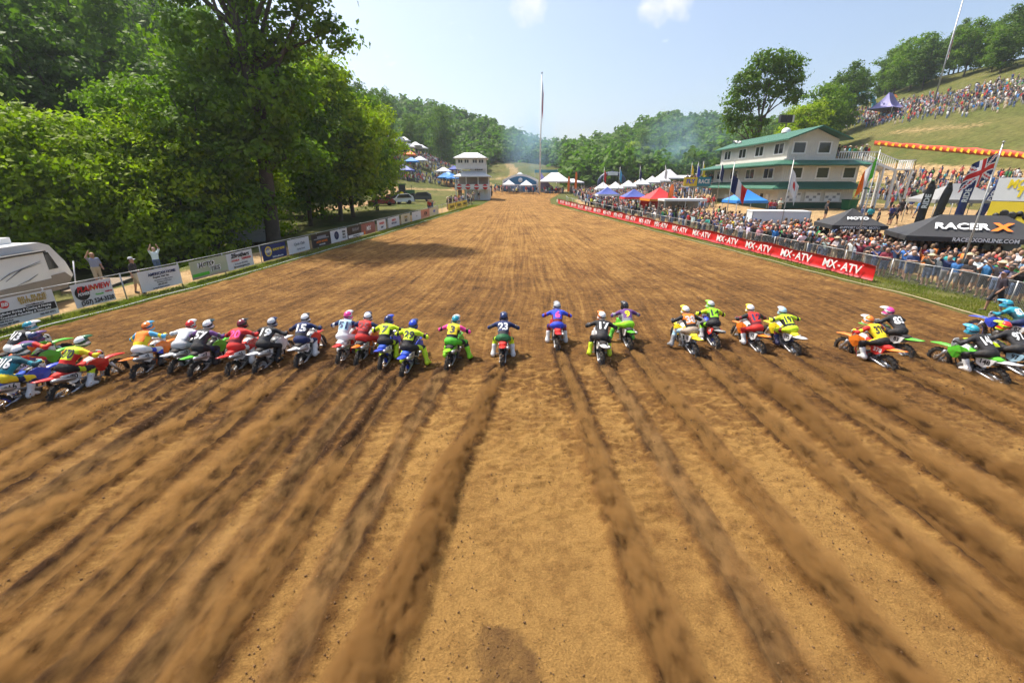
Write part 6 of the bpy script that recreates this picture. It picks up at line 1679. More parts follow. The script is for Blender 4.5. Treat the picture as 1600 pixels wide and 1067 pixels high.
def ribbon():
    ys = np.linspace(104, 40, 60); pts = []
    a = Vector((80, 104)); 
    for i, t in enumerate(np.linspace(0, 1, 60)):
        px = 1365 + (1680 - 1365) * t; py = 228 + 30 * t
        g_ = G(px, py); pts.append(g_)
    e = empty('banner', pts[0]); o = Vector(e.location)
    vs = []; fs = []; mi = []
    for i, p_ in enumerate(pts):
        w = .06 * math.sin(i * .8); d_ = .012
        vs += [p_ - o + Vector((w, 0, .05)), p_ - o + Vector((w * -1, 0, 1.0 + .08 * math.sin(i * .7)))]
    for i in range(len(pts) - 1): fs.append((i * 2, i * 2 + 2, i * 2 + 3, i * 2 + 1)); mi.append(0)
    mb = MB(); mb.v = vs; mb.f = [list(f) for f in fs]; mb.m = mi; mb.sm = [True] * len(fs)
    ob = mb.build('panel', sheet('scarlet vinyl', (.62, .06, .02)), e)
    md = ob.modifiers.new('solid', 'SOLIDIFY'); md.thickness = .02
    yl = sheet('golden vinyl', (.80, .48, .03))
    for i in range(1, len(pts) - 2, 2):
        q = [pts[i] - o + Vector((-.10, -.05, .35)), pts[i + 1].lerp(pts[i], .2) - o + Vector((-.10, -.05, .15)), pts[i + 1].lerp(pts[i], .0) - o + Vector((-.10, -.05, .74)), pts[i].lerp(pts[i + 1], .3) - o + Vector((-.10, -.05, .88))]
        MB().prism(q, (0, 0, 0), (.02, .02, 0)).build('print_block', yl, e)
    tag(e, 'red and yellow banner fencing the grassy hill above the stairs', 'banner')
ribbon()

# ---- vehicles and trailers
RVW = mat('camper gelcoat', (.68, .68, .66), .35, var=.05, scale=1.5, coat=.2); RVT = mat('camper taupe panel', (.22, .19, .16), .4, var=.1); DARKG = mat('tinted glass', (.015, .015, .02), .08)
def rv():
    fr = at(120, 466, 21.0)                       # front lower corner on the track side
    e = empty('camper_trailer', (fr.x, fr.y, hz(fr.x, fr.y)), R(8))
    tag(e, 'white and taupe travel camper parked behind the left fence', 'camper')
    e.scale = (1, 1, .84)
    Lr = 9.5; Wd = 2.5; H0, H1 = .65, 3.2
    # outline in its own Y (length) and Z; nose at +Y
    pf = [(-Lr, H0), (-.3, H0), (.25, 1.2), (.05, 2.0), (-.55, 3.0), (-1.0, H1), (-Lr, H1)]
    MB().prism([Vector((0, y, z)) for y, z in pf], (0, 0, 0), (-Wd, 0, 0)).build('shell', RVW, e)
    MB().prism([Vector((0, y, z)) for y, z in [(-Lr, H0 - .05), (-.35, H0 - .05), (.1, 1.1), (-.2, 1.45), (-Lr, 1.25)]], (.012, 0, 0), (.03, 0, 0)).build('lower_panel', RVT, e)
    MB().prism([Vector((0, y, z)) for y, z in [(-5.4, .85), (-1.5, .85), (-1.5, 2.75), (-5.4, 2.75)]], (.02, 0, 0), (.42, 0, 0)).build('slide_out', RVW, e)
    MB().prism([Vector((0, y, z)) for y, z in [(-5.5, 2.76), (-1.4, 2.76), (-1.4, 2.84), (-5.5, 2.84)]], (.0, 0, 0), (.47, 0, 0)).build('slide_trim', BLK, e)
    MB().prism([Vector((0, y, z)) for y, z in [(-5.38, .84), (-1.52, .84), (-1.52, 1.4), (-5.38, 1.4)]], (.422, 0, 0), (.435, 0, 0)).build('slide_panel', RVT, e)
    o = MB().prism([Vector((0, y, z)) for y, z in [(-1.15, 1.75), (-.45, 1.75), (-.75, 2.65), (-1.15, 2.7)]], (.012, 0, 0), (.03, 0, 0)).build('window', DARKG, e)
    MB().prism([Vector((0, y, z)) for y, z in [(-4.9, 1.65), (-4.3, 1.65), (-4.3, 1.85), (-4.9, 1.85)]], (.424, 0, 0), (.44, 0, 0)).build('window', DARKG, e)
    for (a, b, c) in (((-4.3, 1.62), (-3.3, 2.05), (-1.75, 2.35)), ((-3.6, 1.72), (-2.8, 2.12), (-1.75, 2.25)), ((-3.2, 1.42), (-2.6, 1.55), (-2.1, 1.75))):
        MB().tube([(.43, *a), (.43, *b), (.43, *c)], [.012, .06, .015], 5, flat=.25).build('stripe', RVT, e)
    MB().box((-Wd / 2, -4.5, H1 + .08), (1.0, .9, .2)).build('roof_vent', WPAINT, e); MB().box((-Wd / 2, -1.8, H1 + .15), (.8, 1.1, .32)).build('air_conditioner', WPAINT, e)
    MB().tube([(-1.0, -2.2, H1), (-1.0, -2.2, H1 + .55)], .015, 5).build('antenna', GALV, e)
    MB().tube([(.15, -.2, -.1), (.3, .1, 2.0)], .03, 6).build('awning_arm', WPAINT, e)
    for y in (-5.3, -6.2): MB().lathe([(0, 0), (0, .2), (.02, .36), (.2, .36), (.22, .2), (.22, 0)], (-.25, y, .34), 'X', 16).build('wheel', RUB, e)
    MB().bar((-Wd / 2, -.1, .6), (-Wd / 2, 1.6, .5), .14, .14).build('tow_bar', BLK, e)
rv()
def box_trailer(loc, rz, L, Wd, H, m, label, roofm=None):
    e = empty('cargo_trailer', loc, rz)
    MB().box((0, 0, .5 + H / 2), (Wd, L, H)).build('body', m, e); MB().box((0, 0, .5 + H + .04), (Wd + .06, L + .06, .08)).build('roof', roofm or WPAINT, e)
    for s in (-1, 1):
        for y in (-.5, .35): MB().lathe([(-.1, 0), (-.1, .3), (.1, .3), (.1, 0)], (s * (Wd / 2 + .02), y, .3), 'X', 14).build('wheel', RUB, e)
        for y in (-L / 2, L / 2): MB().box((s * (Wd / 2 + .005), y, .5 + H / 2), (.07, .07, H)).build('corner_trim', GALV, e)
    MB().bar((0, -L / 2, .45), (0, -L / 2 - 1.1, .45), .12, .12).build('tow_bar', BLK, e)
    d = MB().box((Wd / 2 + .015, L * .25, .5 + H * .45), (.03, .8, H * .8)).build('door', m, e); MB().box((Wd / 2 + .04, L * .25 + .3, .5 + H * .45), (.03, .06, .12)).build('handle', BLK, d)
    tag(e, label, 'trailer'); return e
box_trailer(W(1208, 41.5), R(76), 4.6, 2.1, 1.75, mat('trailer white', (.70, .72, .74), .4, var=.04), 'white enclosed cargo trailer behind the crowd left of the black canopy')
box_trailer(W(385, 43), R(-60), 5.5, 2.4, 2.0, LAP, 'pale grey lap-sided trailer under the trees left of the dark blue sign', mat('grey roof', (.3, .3, .29), .7))
def shelter():
    p = W(1062, 57.5); e = empty('shelter', p); tag(e, 'white flat-roofed shelter beside the red canopy', 'shelter')
    MB().box((0, 0, 2.4), (5.2, 2.6, .25)).build('roof', WPAINT, e)
    for x in (-2.5, 0, 2.5):
        for y in (-1.2, 1.2): MB().box((x, y, 1.1), (.1, .1, 2.4)).build('post', GALV, e)
    MB().box((0, 1.2, 1.2), (5, .05, 2)).build('back_wall', mat('grey tarp', (.3, .31, .3), .6), e)
shelter()
CARG = mat('car glass', (.02, .025, .03), .08)
def car(loc, rz, m, label, suv=False):
    e = empty('parked_car', loc, rz); h = 1.0 if suv else .8
    pf = [(-2.2, .35), (2.2, .35), (2.25, .75), (1.2, .95), (.55, 1.45 + .2 * suv), (-1.3, 1.5 + .25 * suv), (-2.1, 1.0 + .3 * suv), (-2.25, .6)]
    secs = [[Vector((x * k, y * (1 - .02 * abs(x)), z - (.0 if z < 1 else .02 * abs(x)))) for y, z in pf] for x, k in ((-.82, 1), (-.9, .98), (.9, .98), (.82, 1))]
    secs = [[Vector((sx * (.88 if z < 1.05 else .72), y, z)) for y, z in pf] for sx in (-1, 1)]
    MB().loft(secs, sm=False).build('body', m, e)
    for s in (-1, 1):
        MB().prism([Vector((s * .815, y, z)) for y, z in ((-1.85, 1.05), (.95, 1.02), (.45, 1.38 + .2 * suv), (-1.25, 1.42 + .25 * suv))][::s], (s * .0, 0, 0), (s * .04, 0, 0)).build('window', CARG, e)
        for y in (-1.35, 1.4): MB().lathe([(-.11, 0), (-.11, .33), (.11, .33), (.11, 0)], (s * .8, y, .33), 'X', 14).build('wheel', RUB, e)
        MB().box((s * .6, 2.2, .68), (.35, .1, .14)).build('headlight', WPAINT, e)
    MB().prism([Vector((x, y, z)) for x, y, z in ((-.72, 1.16, 1.0), (.72, 1.16, 1.0), (.62, .62, 1.38 + .2 * suv), (-.62, .62, 1.38 + .2 * suv))], (0, .0, .0), (0, .03, .03)).build('windscreen', CARG, e)
    tag(e, label, 'car', 'vehicles parked beyond the left fence'); return e
car(W(627, 84), R(115), mat('white car paint', (.68, .68, .69), .25, coat=.6), 'white car with dark windows parked short of the tower', True)
car(W(612, 84), R(100), mat('black car paint', (.02, .02, .022), .2, coat=.6), 'black car parked beside the white car short of the tower', True)
car(W(657, 90), R(95), mat('dark grey car paint', (.06, .06, .065), .25, coat=.6), 'dark grey car next to the green tractor', True)
car(W(596, 80), R(110), mat('dark red car paint', (.22, .02, .02), .25, coat=.6), 'dark red car under the lime trees')
def tractor():
    p = W(634, 98); e = empty('tractor', p, R(-70)); g = mat('tractor green', (.02, .13, .03), .4, coat=.3)
    MB().box((0, .9, 1.25), (.9, 2.0, .8)).build('hood', g, e); MB().box((0, -.7, 1.9), (1.5, 1.4, 1.5)).build('cab_glass', CARG, e)
    MB().box((0, -.7, 2.75), (1.8, 1.7, .2)).build('cab_roof', g, e); MB().box((0, -.6, .95), (1.2, 1.8, .5)).build('chassis', BLK, e)
    for s in (-1, 1):
        for y in (-1.35, -.05): MB().box((s * .78, y, 1.9), (.09, .09, 1.6)).build('cab_post', g, e)
        w = MB().lathe([(-.22, 0), (-.22, .85), (.22, .85), (.22, 0)], (s * 1.0, -.9, .85), 'X', 18).build('wheel', RUB, e); MB().lathe([(-.24, 0), (-.24, .45), (.24, .45), (.24, 0)], (s * 1.0, -.9, .85), 'X', 14).build('rim', inkc('yellow'), w)
        MB().lathe([(-.15, 0), (-.15, .5), (.15, .5), (.15, 0)], (s * .8, 1.5, .5), 'X', 16).build('wheel', RUB, e)
    MB().tube([(.3, 1.3, 1.6), (.3, 1.3, 2.6)], .05, 6).build('exhaust', BLK, e)
    tag(e, 'green farm tractor with a cab beyond the left fence', 'tractor')
tractor()
def flatbed():
    p = W(168, 24.3); e = empty('flatbed_trailer', p, R(15)); tag(e, 'dark flatbed trailer the man in grey stands on', 'trailer')
    MB().box((0, 0, .55), (2.0, 3.6, .14)).build('bed', WOODP, e)
    for s in (-1, 1):
        MB().box((s * 1.0, 0, .68), (.06, 3.6, .12)).build('side_rail', BLK, e); MB().lathe([(-.1, 0), (-.1, .32), (.1, .32), (.1, 0)], (s * .95, 0, .32), 'X', 14).build('wheel', RUB, e)
    MB().bar((0, 1.8, .5), (0, 3.0, .45), .1, .1).build('tow_bar', BLK, e)
    return p
FB = flatbed()
for i, (px, d, rz) in enumerate([(1276, 55.0, .2)]):
    p = W(1325, 55); e = empty('waste_bin', p, .2)
    MB().loft([[Vector((sx * (.55 + k * .1), sy * (.45 + k * .08), z)) for sx, sy in ((-1, -1), (1, -1), (1, 1), (-1, 1))] for z, k in ((0, 0), (1.1, 1))], sm=False).build('tub', inkc('dgreen') if 'dgreen' in C_ else DKGREEN, e)
    MB().box((0, 0, 1.15), (1.4, 1.15, .08)).build('lid', DKGREEN, e); tag(e, 'green waste bin by the right corner of the green-roofed building', 'bin')
# banners on the balcony and speakers behind the roof
p = W(1085, 73)
for i, (px, c, lab) in enumerate([(1079, SY, 'yellow banner hung below the balcony crowd'), (1100, TEAL, 'blue banner hung below the balcony crowd')]):
    q = at(px, 284, 72); o = MB().box((0, 0, 0), (2.1, .06, 1.3)).build('banner', c, None, q); tag(o, lab, 'banner')
    put_text('FLY' if i == 0 else 'RACE', o, (0, -.05, 0), (1, 0, 0), (0, 0, 1), .6, INKS['blue'] if i == 0 else WHITE, 1.7, .05)
q = at(1230, 186, 92)
e = empty('speaker_mast', (q.x, q.y, hz(q.x, q.y))); hh = q.z - e.location.z
MB().tube([(0, 0, -.3), (0, 0, hh)], .12, 7).build('pole', WOODP, e)
for x in (-.9, .3): MB().box((x, 0, hh), (1.0, .8, 1.3)).build('loudspeaker', BLK, e)
MB().box((1.0, 0, hh), (.4, .5, 1.2)).build('loudspeaker', WPAINT, e); tag(e, 'mast with black and white loudspeakers rising behind the green roof', 'speaker mast')
for i in range(7):
    x = [-4.4, -11.8, 1.9, 3.2, -9.2, 8.1, -1.3][i]; y = [13.4, 15.0, 9.6, 17.2, 8.2, 16.2, 16.0][i]
    o = MB().add([(-.07, -.05, 0), (.06, -.06, .03), (.08, .04, .01), (-.05, .06, .05), (0, 0, .06)], [(0, 1, 4), (1, 2, 4), (2, 3, 4), (3, 0, 4), (3, 2, 1, 0)]).build('paper_scrap', WHITE, None, (x, y, .09))
    tag(o, 'crumpled white paper scrap on the dirt, %s scrap counted from the camera' % ORD[[1, 2, 3, 4, 5, 6, 0].index(i) if i in (1, 2, 3, 4, 5, 6, 0) else 0], 'litter', 'paper scraps on the track')

# ================================================================== SPECTATORS
SHIRT = attr_mat('shirt', 'shirt', .8); SHORTS = attr_mat('shorts', 'shorts', .8); HAIR = attr_mat('hair', 'hair', .8); SKN = attr_mat('bare skin', 'skin', .55); SHOE = mat('shoes', (.05, .05, .05), .7)
CAPM = attr_mat('cap cloth', 'cap', .8)
PM = [SHIRT, SHORTS, SKN, HAIR, SHOE]
def person_caps(pose):
    V_ = lambda *a: np.array(a, float)
    lean = .10 if pose == 'lean' else 0
    c = [(V_(-.06, 0, .94), V_(.06, 0, .94), .125, .125, 1), (V_(-.05, 0, 1.0), V_(-.08, lean * .6, 1.32), .105, .115, 0), (V_(.05, 0, 1.0), V_(.08, lean * .6, 1.32), .105, .115, 0),
         (V_(-.12, lean, 1.41), V_(.12, lean, 1.41), .075, .075, 0), (V_(0, lean, 1.42), V_(0, lean + .02, 1.53), .055, .05, 2), (V_(0, lean + .03, 1.57), V_(0, lean + .035, 1.66), .085, .092, 2), (V_(0, lean - .005, 1.63), V_(0, lean - .005, 1.68), .088, .088, 3)]
    for s in (-1, 1):
        st = s * .14 if pose == 'walk' else 0
        c += [(V_(s * .09, 0, .92), V_(s * .10, .02 + st, .52), .098, .075, 1), (V_(s * .10, .02 + st, .50), V_(s * .105, -.02 + st * 1.4, .09), .062, .04, 2), (V_(s * .105, -.03 + st * 1.4, .05), V_(s * .12, .13 + st * 1.4, .04), .045, .04, 4)]
        sh = V_(s * .19, lean, 1.41)
        if pose == 'lean': el, hn = V_(s * .27, .20, 1.16), V_(s * .14, .42, 1.14)
        elif pose == 'phone': el, hn = V_(s * .26, .20, 1.28), V_(s * .07, .36, 1.55)
        elif pose == 'cheer': el, hn = V_(s * .27, .06, 1.62), V_(s * .16, .10, 1.88)
        elif pose == 'onearm': el, hn = (V_(s * .30, .12, 1.56), V_(s * .20, .22, 1.82)) if s > 0 else (V_(s * .25, .0, 1.14), V_(s * .24, .12, .92))
        elif pose == 'crossed': el, hn = V_(s * .26, .08, 1.16), V_(-s * .06, .22, 1.20)
        else: el, hn = V_(s * .25, -.03, 1.14), V_(s * .25, .07 - st * .6, .90)
        mid_ = sh + (el - sh) * .8
        c += [(sh, mid_, .062, .056, 0), (mid_, el, .045, .043, 2), (el, hn, .043, .034, 2), (hn, hn + (hn - el) / np.linalg.norm(hn - el) * .09, .036, .028, 2)]
    return c
POSES = ['stand', 'lean', 'phone', 'cheer', 'onearm', 'crossed', 'walk']
PBODY = {p_: body_mesh('person', person_caps(p_), PM, .042, .014) for p_ in POSES}
mb = MB().lathe([(0, .102), (.05, .10), (.09, .075), (.112, 0)], (0, -.003, 1.685), 'Z', 12)
mb.loft([[Vector((x * .085, y, 1.69 - .01 * k)) for x in (-1, -.5, 0, .5, 1)] + [Vector((x * .08, y, 1.68 - .01 * k)) for x in (1, .5, 0, -.5, -1)] for k, y in enumerate((.06, .12, .17))])
CAP = mb.mesh('cap', CAPM)
BRIM = MB().lathe([(0, .2), (.008, .2), (.02, .1), (.08, .09), (.10, 0)], (0, 0, 1.69), 'Z', 16).mesh('sun_hat', CAPM)
SHC = {'white': (.72, .72, .71), 'black': (.025, .025, .028), 'red': (.5, .03, .03), 'grey': (.28, .28, .29), 'navy': (.03, .05, .15), 'blue': (.05, .2, .5), 'teal': (.04, .33, .36), 'green': (.05, .26, .07), 'orange': (.72, .2, .03), 'pink': (.7, .25, .35), 'yellow': (.72, .6, .06), 'maroon': (.22, .03, .05), 'tan': (.45, .36, .25), 'sky blue': (.3, .5, .68)}
SHW = ['white'] * 9 + ['black'] * 14 + ['red'] * 7 + ['grey'] * 7 + ['navy'] * 7 + ['blue'] * 2 + ['teal'] * 1 + ['green'] * 2 + ['orange', 'pink', 'yellow', 'maroon', 'tan', 'tan', 'orange', 'sky blue']
SRT = {'dark': (.03, .032, .04), 'denim': (.09, .13, .22), 'khaki': (.38, .31, .21), 'grey': (.2, .2, .21)}
HRC = [(.03, .02, .015), (.08, .045, .02), (.18, .11, .05), (.05, .03, .02), (.12, .07, .03)]
SKC = [(.43, .24, .16), (.37, .20, .13), (.47, .29, .2), (.2, .11, .07)]
rp_ = random.Random(88)
PCOUNT = {}
def person(loc, face, pose, zone, group, shirt=None, shorts=None, hat=None, label=None, hgt=None):
    sh = shirt or rp_.choice(SHW); so = shorts or rp_.choice(['dark'] * 4 + ['denim'] * 3 + ['khaki'] * 3 + ['grey'])
    o = link('person', PBODY[pose], None, loc, (0, 0, -face)); k = hgt or rp_.uniform(.93, 1.06); o.scale = (k * rp_.uniform(.95, 1.15), k * rp_.uniform(.98, 1.15), k)
    o['shirt'] = [c * rp_.uniform(.8, 1.15) for c in SHC[sh]]; o['shorts'] = list(SRT[so]); o['hair'] = list(rp_.choice(HRC)); o['skin'] = list(rp_.choice(SKC[:3] * 4 + SKC))
    hw = ''
    h_ = hat if hat is not None else rp_.choice(['', '', 'cap', 'cap', 'cap', 'hat'] if rp_.random() < .8 else [''])
    if h_:
        c = link('cap' if h_ == 'cap' else 'sun_hat', CAP if h_ == 'cap' else BRIM, o); c['cap'] = list(rp_.choice([(.03, .03, .03), (.02, .02, .025), (.55, .55, .55), (.35, .03, .03), (.04, .06, .18), (.1, .1, .11)] if h_ == 'cap' else [(.62, .5, .3), (.5, .45, .36)]))
        if pose == 'lean': c.location = (0, .10, 0)
        hw = ' and cap' if h_ == 'cap' else ' and sun hat'
    key = (sh, so, zone); PCOUNT[key] = PCOUNT.get(key, 0) + 1
    tag(o, label or '%s person from the camera in %s shirt and %s shorts %s' % (ORD[PCOUNT[key] - 1], sh, so, zone), 'person', group)
    return o
def P_(x, y): return Vector((x, y, hz(x, y)))
n_ind = 0
# crowd pressed against the right fence, near to far
y = 13.0; k = 0
while y < 84 and n_ind < 205:
    step = .50 + .004 * y
    for row in range(4 if y > 22 else 3):
        if rp_.random() < (.93 if row < 2 else .7):
            yy = y + rp_.uniform(-.15, .15); x = float(np.interp(yy, RFY, RFX)) + .35 + row * .85 + rp_.uniform(-.1, .2)
            pose = rp_.choice(['lean', 'lean', 'phone', 'crossed', 'stand', 'onearm', 'phone']) if row == 0 else rp_.choice(['stand', 'phone', 'onearm', 'phone', 'crossed', 'stand'])
            person(P_(x, yy), -math.pi / 2 - .45 + rp_.uniform(-.5, .5), pose, ['at the right rail', 'behind the right rail', 'amid the right crowd', 'behind the right crowd'][row], 'spectators along the right fence'); n_ind += 1
    y += step if y < 45 else step * 2.6
# paddock people
for i, (px, d, pose, sh, so, lab) in enumerate([(1202, 53.5, 'stand', 'red', 'denim', 'person in red shirt, leftmost of the trio before the green-roofed building'), (1207.5, 53.2, 'stand', 'maroon', 'denim', 'person in dark red shirt, middle of the trio before the green-roofed building'), (1216, 53, 'crossed', 'white', 'khaki', 'person in white shirt, right of the trio before the green-roofed building'),
        (1288, 47, 'stand', 'black', 'dark', 'lone person in black walking the sand before the notice boards'), (1344, 43, 'stand', 'navy', 'khaki', 'person in navy shirt beside the person in teal right of the black peaked canopy'), (1355, 42, 'stand', 'teal', 'dark', 'person in teal shirt and white cap right of the black peaked canopy'), (1368, 41, 'stand', 'black', 'dark', 'person in black looking down right of the teal shirt'),
        (1388, 42, 'walk', 'navy', 'dark', 'person in navy walking toward the building, right one of the pair'), (1396, 42.5, 'walk', 'black', 'dark', 'person in black walking beside the one in navy'), (1405, 48, 'walk', 'black', 'dark', 'person walking at the foot of the stairs in black'), (1412, 49, 'walk', 'grey', 'dark', 'person in grey walking at the foot of the stairs'), (1420, 50, 'walk', 'navy', 'khaki', 'person in navy and khaki at the foot of the stairs'), (1390, 53, 'stand', 'red', 'dark', 'person in red shirt under the stair landing'), (1430, 46, 'walk', 'blue', 'denim', 'person in blue shirt on the sand left of the feather flags'), (1464, 44, 'stand', 'blue', 'dark', 'person in blue near the slanted feather flag')]):
    person(W(px, d), rp_.uniform(0, 6.3), pose, '', 'people in the paddock', sh, so, '', lab)
# people on the left
q = W(163, 24.3)
person(Vector((q.x, q.y, q.z + .62)), 2.0, 'onearm', '', 'people behind the left fence', 'grey', 'khaki', '', 'man in grey shirt standing on the flatbed with a hand to his face')
person(W(250, 27.5), 1.9, 'cheer', '', 'people behind the left fence', 'white', 'denim', '', 'woman in white top holding both arms above her head', 1.0)
person(W(219, 21.3), 1.3, 'walk', '', 'people behind the left fence', 'black', 'khaki', 'cap', 'man in black and cap walking behind the fence between two white signs')
person(W(1549, 18.2), -1.2, 'walk', '', 'track crew', 'black', 'dark', 'cap', 'photographer in black striding along the grass by the right fence')
person(W(768, 100), 3.0, 'stand', '', 'track crew', 'black', 'dark', '', 'lone marshal in black standing at the track edge by the tower')
for px in sorted(rp_.uniform(575, 762) for i in range(34)):
    d = 62 + (px - 575) * .19 + rp_.uniform(0, 5)
    yy = d; x = float(np.interp(min(yy, 80), FLY, FLX)) - rp_.uniform(.6, 3.5) + (0.10 * max(0, yy - 80))
    person(P_(x, yy), 2.0 + rp_.uniform(-.6, .6), rp_.choice(['stand', 'phone', 'crossed', 'onearm']), 'near the white tower', 'spectators by the tower')
# deck and balcony
e_, gz_, bx_, by_, d_ = SCB
for i in range(9): person((bx_ + d_['Wd'] - 2.2 + i * .45, by_ + .8 + rp_.uniform(0, .6), gz_ + d_['dz'] + .08), 2.6 + rp_.uniform(-.4, .4), 'stand', 'on the stair deck', 'people on the stair deck')
for i in range(9): person((bx_ - 4.1 + i * .45, by_ + d_['L'] - .9 + rp_.uniform(0, 1.5), gz_ + d_['e1'] + .3), 2.9 + rp_.uniform(-.4, .4), 'stand', 'on the balcony', 'people on the balcony')

# crowds too many to count
def low_person():
    V = []; F = []; part = []
    def ring(c, rx, ry, n=6): return [(c[0] + rx * math.cos(2 * math.pi * i / n), c[1] + ry * math.sin(2 * math.pi * i / n), c[2]) for i in range(n)]
    def tub(rs, p):
        o = len(V)
        n = len(rs[0])
        for rg_ in rs: V.extend(rg_); part.extend([p] * n)
        for i in range(len(rs) - 1):
            for k in range(n):
                a, b, c, d = o + i * n + k, o + i * n + (k + 1) % n, o + (i + 1) * n + (k + 1) % n, o + (i + 1) * n + k
                F.extend([(a, b, c), (a, c, d)])
        for k in range(1, n - 1): F.append((o + (len(rs) - 1) * n, o + (len(rs) - 1) * n + k, o + (len(rs) - 1) * n + k + 1))
    for s in (-.1, .1): tub([ring((s, 0, 0), .06, .07, 4), ring((s, 0, .85), .1, .11, 4)], 1)
    tub([ring((0, 0, .82), .17, .12), ring((0, 0, 1.2), .2, .13), ring((0, 0, 1.45), .16, .09)], 0)
    for s in (-1, 1): tub([ring((s * .2, .02, 1.42), .055, .055, 4), ring((s * .28, .1, 1.12), .045, .05, 4), ring((s * .2, .28, 1.1), .04, .04, 4)], 0 if s > 0 else 2)
    tub([ring((0, .02, 1.46), .05, .05), ring((0, .03, 1.55), .09, .1), ring((0, .03, 1.66), .095, .105), ring((0, .02, 1.75), .05, .06)], 2)
    return np.array(V), np.array(F), np.array(part)
LV, LF, LP = low_person()
def mass(name, pts, faces_, label, rng):
    pts = np.array(pts); N = len(pts); k = len(LV)
    names = [rng.choice(SHW) for _ in range(N)]
    sh = np.array([SHC[n] for n in names]) * np.random.default_rng(1).uniform(.75, 1.15, (N, 1)); so = np.array([SRT[rng.choice(list(SRT))] for _ in range(N)]); sk = np.array([rng.choice(SKC[:3] + HRC[:3]) for _ in range(N)])
    C = np.stack([sh, so, sk], 1)[:, LP].reshape(-1, 3)
    sc_ = np.random.default_rng(2).uniform(.92, 1.06, N); seat = np.random.default_rng(3).random(N)
    S = np.stack([sc_, sc_, sc_ * np.where(seat < .35, .72, 1)], 1)
    o = link(name, scatter_mesh(name, LV, LF, pts, yaw_rots(np.array(faces_)), S, [vcol_mat('crowd clothes')], C))
    o['kind'] = 'stuff'; o['label'] = label; o['category'] = 'crowd'
rc_ = random.Random(5)
def region(n, xr_, yr_, dens=None):
    out = []
    while len(out) < n:
        x = rc_.uniform(*xr_); y_ = rc_.uniform(*yr_)
        if dens and rc_.random() > dens(x, y_): continue
        out.append((x, y_, hz(x, y_)))
    return out
# right hillside band
pts = region(1900, (97, 122), (72, 190), lambda x, y_: max(0, 1 - abs(x - (108 - .02 * (y_ - 80))) / 11) * (.35 + 1.2 * max(0, .4 + float(fbm(x * .15, y_ * .1, 90)))))
mass('crowd', pts, [rc_.gauss(1.9, .5) for _ in pts], 'packed spectators sitting across the grassy right hillside', rc_)
# road at the foot of the hill
pts = region(480, (60, 70), (42, 84))
mass('crowd', pts, [rc_.uniform(0, 6.3) for _ in pts], 'spectators thronging the road at the foot of the right hill', rc_)
# far end and paddock
pts = []
while len(pts) < 1600:
    px = rc_.uniform(865, 1115); d = rc_.uniform(66, 135)
    w_ = W(px, d)
    if w_.x < float(np.interp(min(d, 92), RFY, RFX)) + 3.2 + 0.06 * max(0, d - 92): continue
    if w_.x > bx_ - 3 and by_ - 4 < d < by_ + 30: continue
    if rc_.random() > .35 + 1.4 * max(0, float(fbm(w_.x * .2, d * .12, 91))): continue
    pts.append(tuple(w_))
mass('crowd', pts, [rc_.uniform(1.2, 4.0) for _ in pts], 'dense far crowd among the canopies right of the straight', rc_)
pts = []
while len(pts) < 520:
    px = rc_.uniform(930, 1640); d = rc_.uniform(19, 66); w_ = W(px, d)
    f = float(np.interp(d, RFY, RFX))
    if f + (3.4 if d > 22 else 2.6) < w_.x < f + 5.6 + 3.5 * rc_.random(): pts.append(tuple(w_))
mass('crowd', pts, [rc_.gauss(1.7, .5) for _ in pts], 'rear ranks of the crowd behind the right fence', rc_)
pts = region(750, (-52, -10), (128, 182), lambda x, y_: .2 + 1.6 * max(0, float(fbm(x * .12, y_ * .12, 92)) + .1))
mass('crowd', pts, [rc_.gauss(3.6, .6) for _ in pts], 'spectators scattered over the knoll left of the tower', rc_)
pts = region(170, (-8, 14), (122, 136))
mass('crowd', pts, [rc_.gauss(3.1, .5) for _ in pts], 'people lining the end of the straight before the arch stand', rc_)

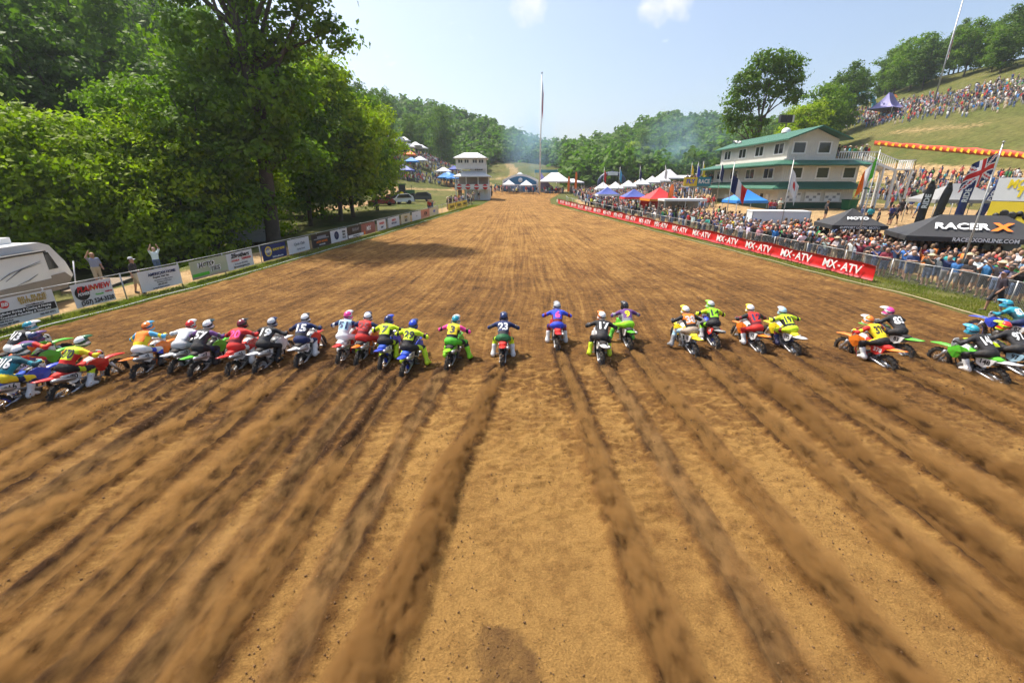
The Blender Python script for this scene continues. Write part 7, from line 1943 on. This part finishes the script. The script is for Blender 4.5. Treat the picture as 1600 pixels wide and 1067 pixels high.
# ------------------------------------------------------------------ smoke and air
def smoke(base, H, w, dens, label, seed):
    m = bpy.data.materials.new('blue smoke'); m.use_nodes = True
    n, l = m.node_tree.nodes, m.node_tree.links; n.remove(n['Principled BSDF'])
    v = n.new('ShaderNodeVolumePrincipled'); v.inputs['Color'].default_value = (.45, .70, .95, 1); v.inputs['Anisotropy'].default_value = .3
    t = n.new('ShaderNodeTexCoord'); nz = n.new('ShaderNodeTexNoise'); nz.inputs['Scale'].default_value = 2.2; nz.inputs['Detail'].default_value = 5
    mp_ = n.new('ShaderNodeMapping'); mp_.inputs['Location'].default_value = (seed, seed * 2, 0); l.new(t.outputs['Object'], mp_.inputs['Vector']); l.new(mp_.outputs['Vector'], nz.inputs['Vector'])
    ln = n.new('ShaderNodeVectorMath'); ln.operation = 'LENGTH'; l.new(t.outputs['Object'], ln.inputs[0])
    fr = n.new('ShaderNodeMapRange'); fr.inputs['From Min'].default_value = 1.0; fr.inputs['From Max'].default_value = 0.15; l.new(ln.outputs['Value'], fr.inputs['Value'])
    nr = n.new('ShaderNodeMapRange'); nr.inputs['From Min'].default_value = .38; nr.inputs['From Max'].default_value = .68; nr.inputs['To Max'].default_value = dens; l.new(nz.outputs['Fac'], nr.inputs['Value'])
    mu = n.new('ShaderNodeMath'); mu.operation = 'MULTIPLY'; l.new(fr.outputs['Result'], mu.inputs[0]); l.new(nr.outputs['Result'], mu.inputs[1])
    l.new(mu.outputs[0], v.inputs['Density']); l.new(v.outputs[0], n['Material Output'].inputs['Volume'])
    m.cycles.volume_step_rate = 0.5
    mb = MB().lathe([(math.sin(a) * 1.0, math.cos(a) * 1.0 + 1e-4) for a in np.linspace(-math.pi / 2, math.pi / 2, 11)], (0, 0, 0), 'Z', 16)
    o = mb.build('smoke', m, None, (base.x, base.y, base.z + H * .5)); o.scale = (w, w, H * .5)
    o['kind'] = 'stuff'; o['label'] = label; o['category'] = 'smoke'
smoke(W(829, 152), 27, 11, .075, 'bluish smoke drifting up behind the tall flagpole', 3)
smoke(W(1058, 165), 27, 19, .035, 'thin bluish smoke rising left of the green-roofed building', 5)
hb = MB().box((30, 300, 61), (1880, 1920, 127)).build('haze', vol_mat('valley air', (.80, .88, 1.0), 0.00026, .35))
hb['kind'] = 'stuff'; hb['label'] = 'thin summer haze filling the valley'; hb['category'] = 'haze'
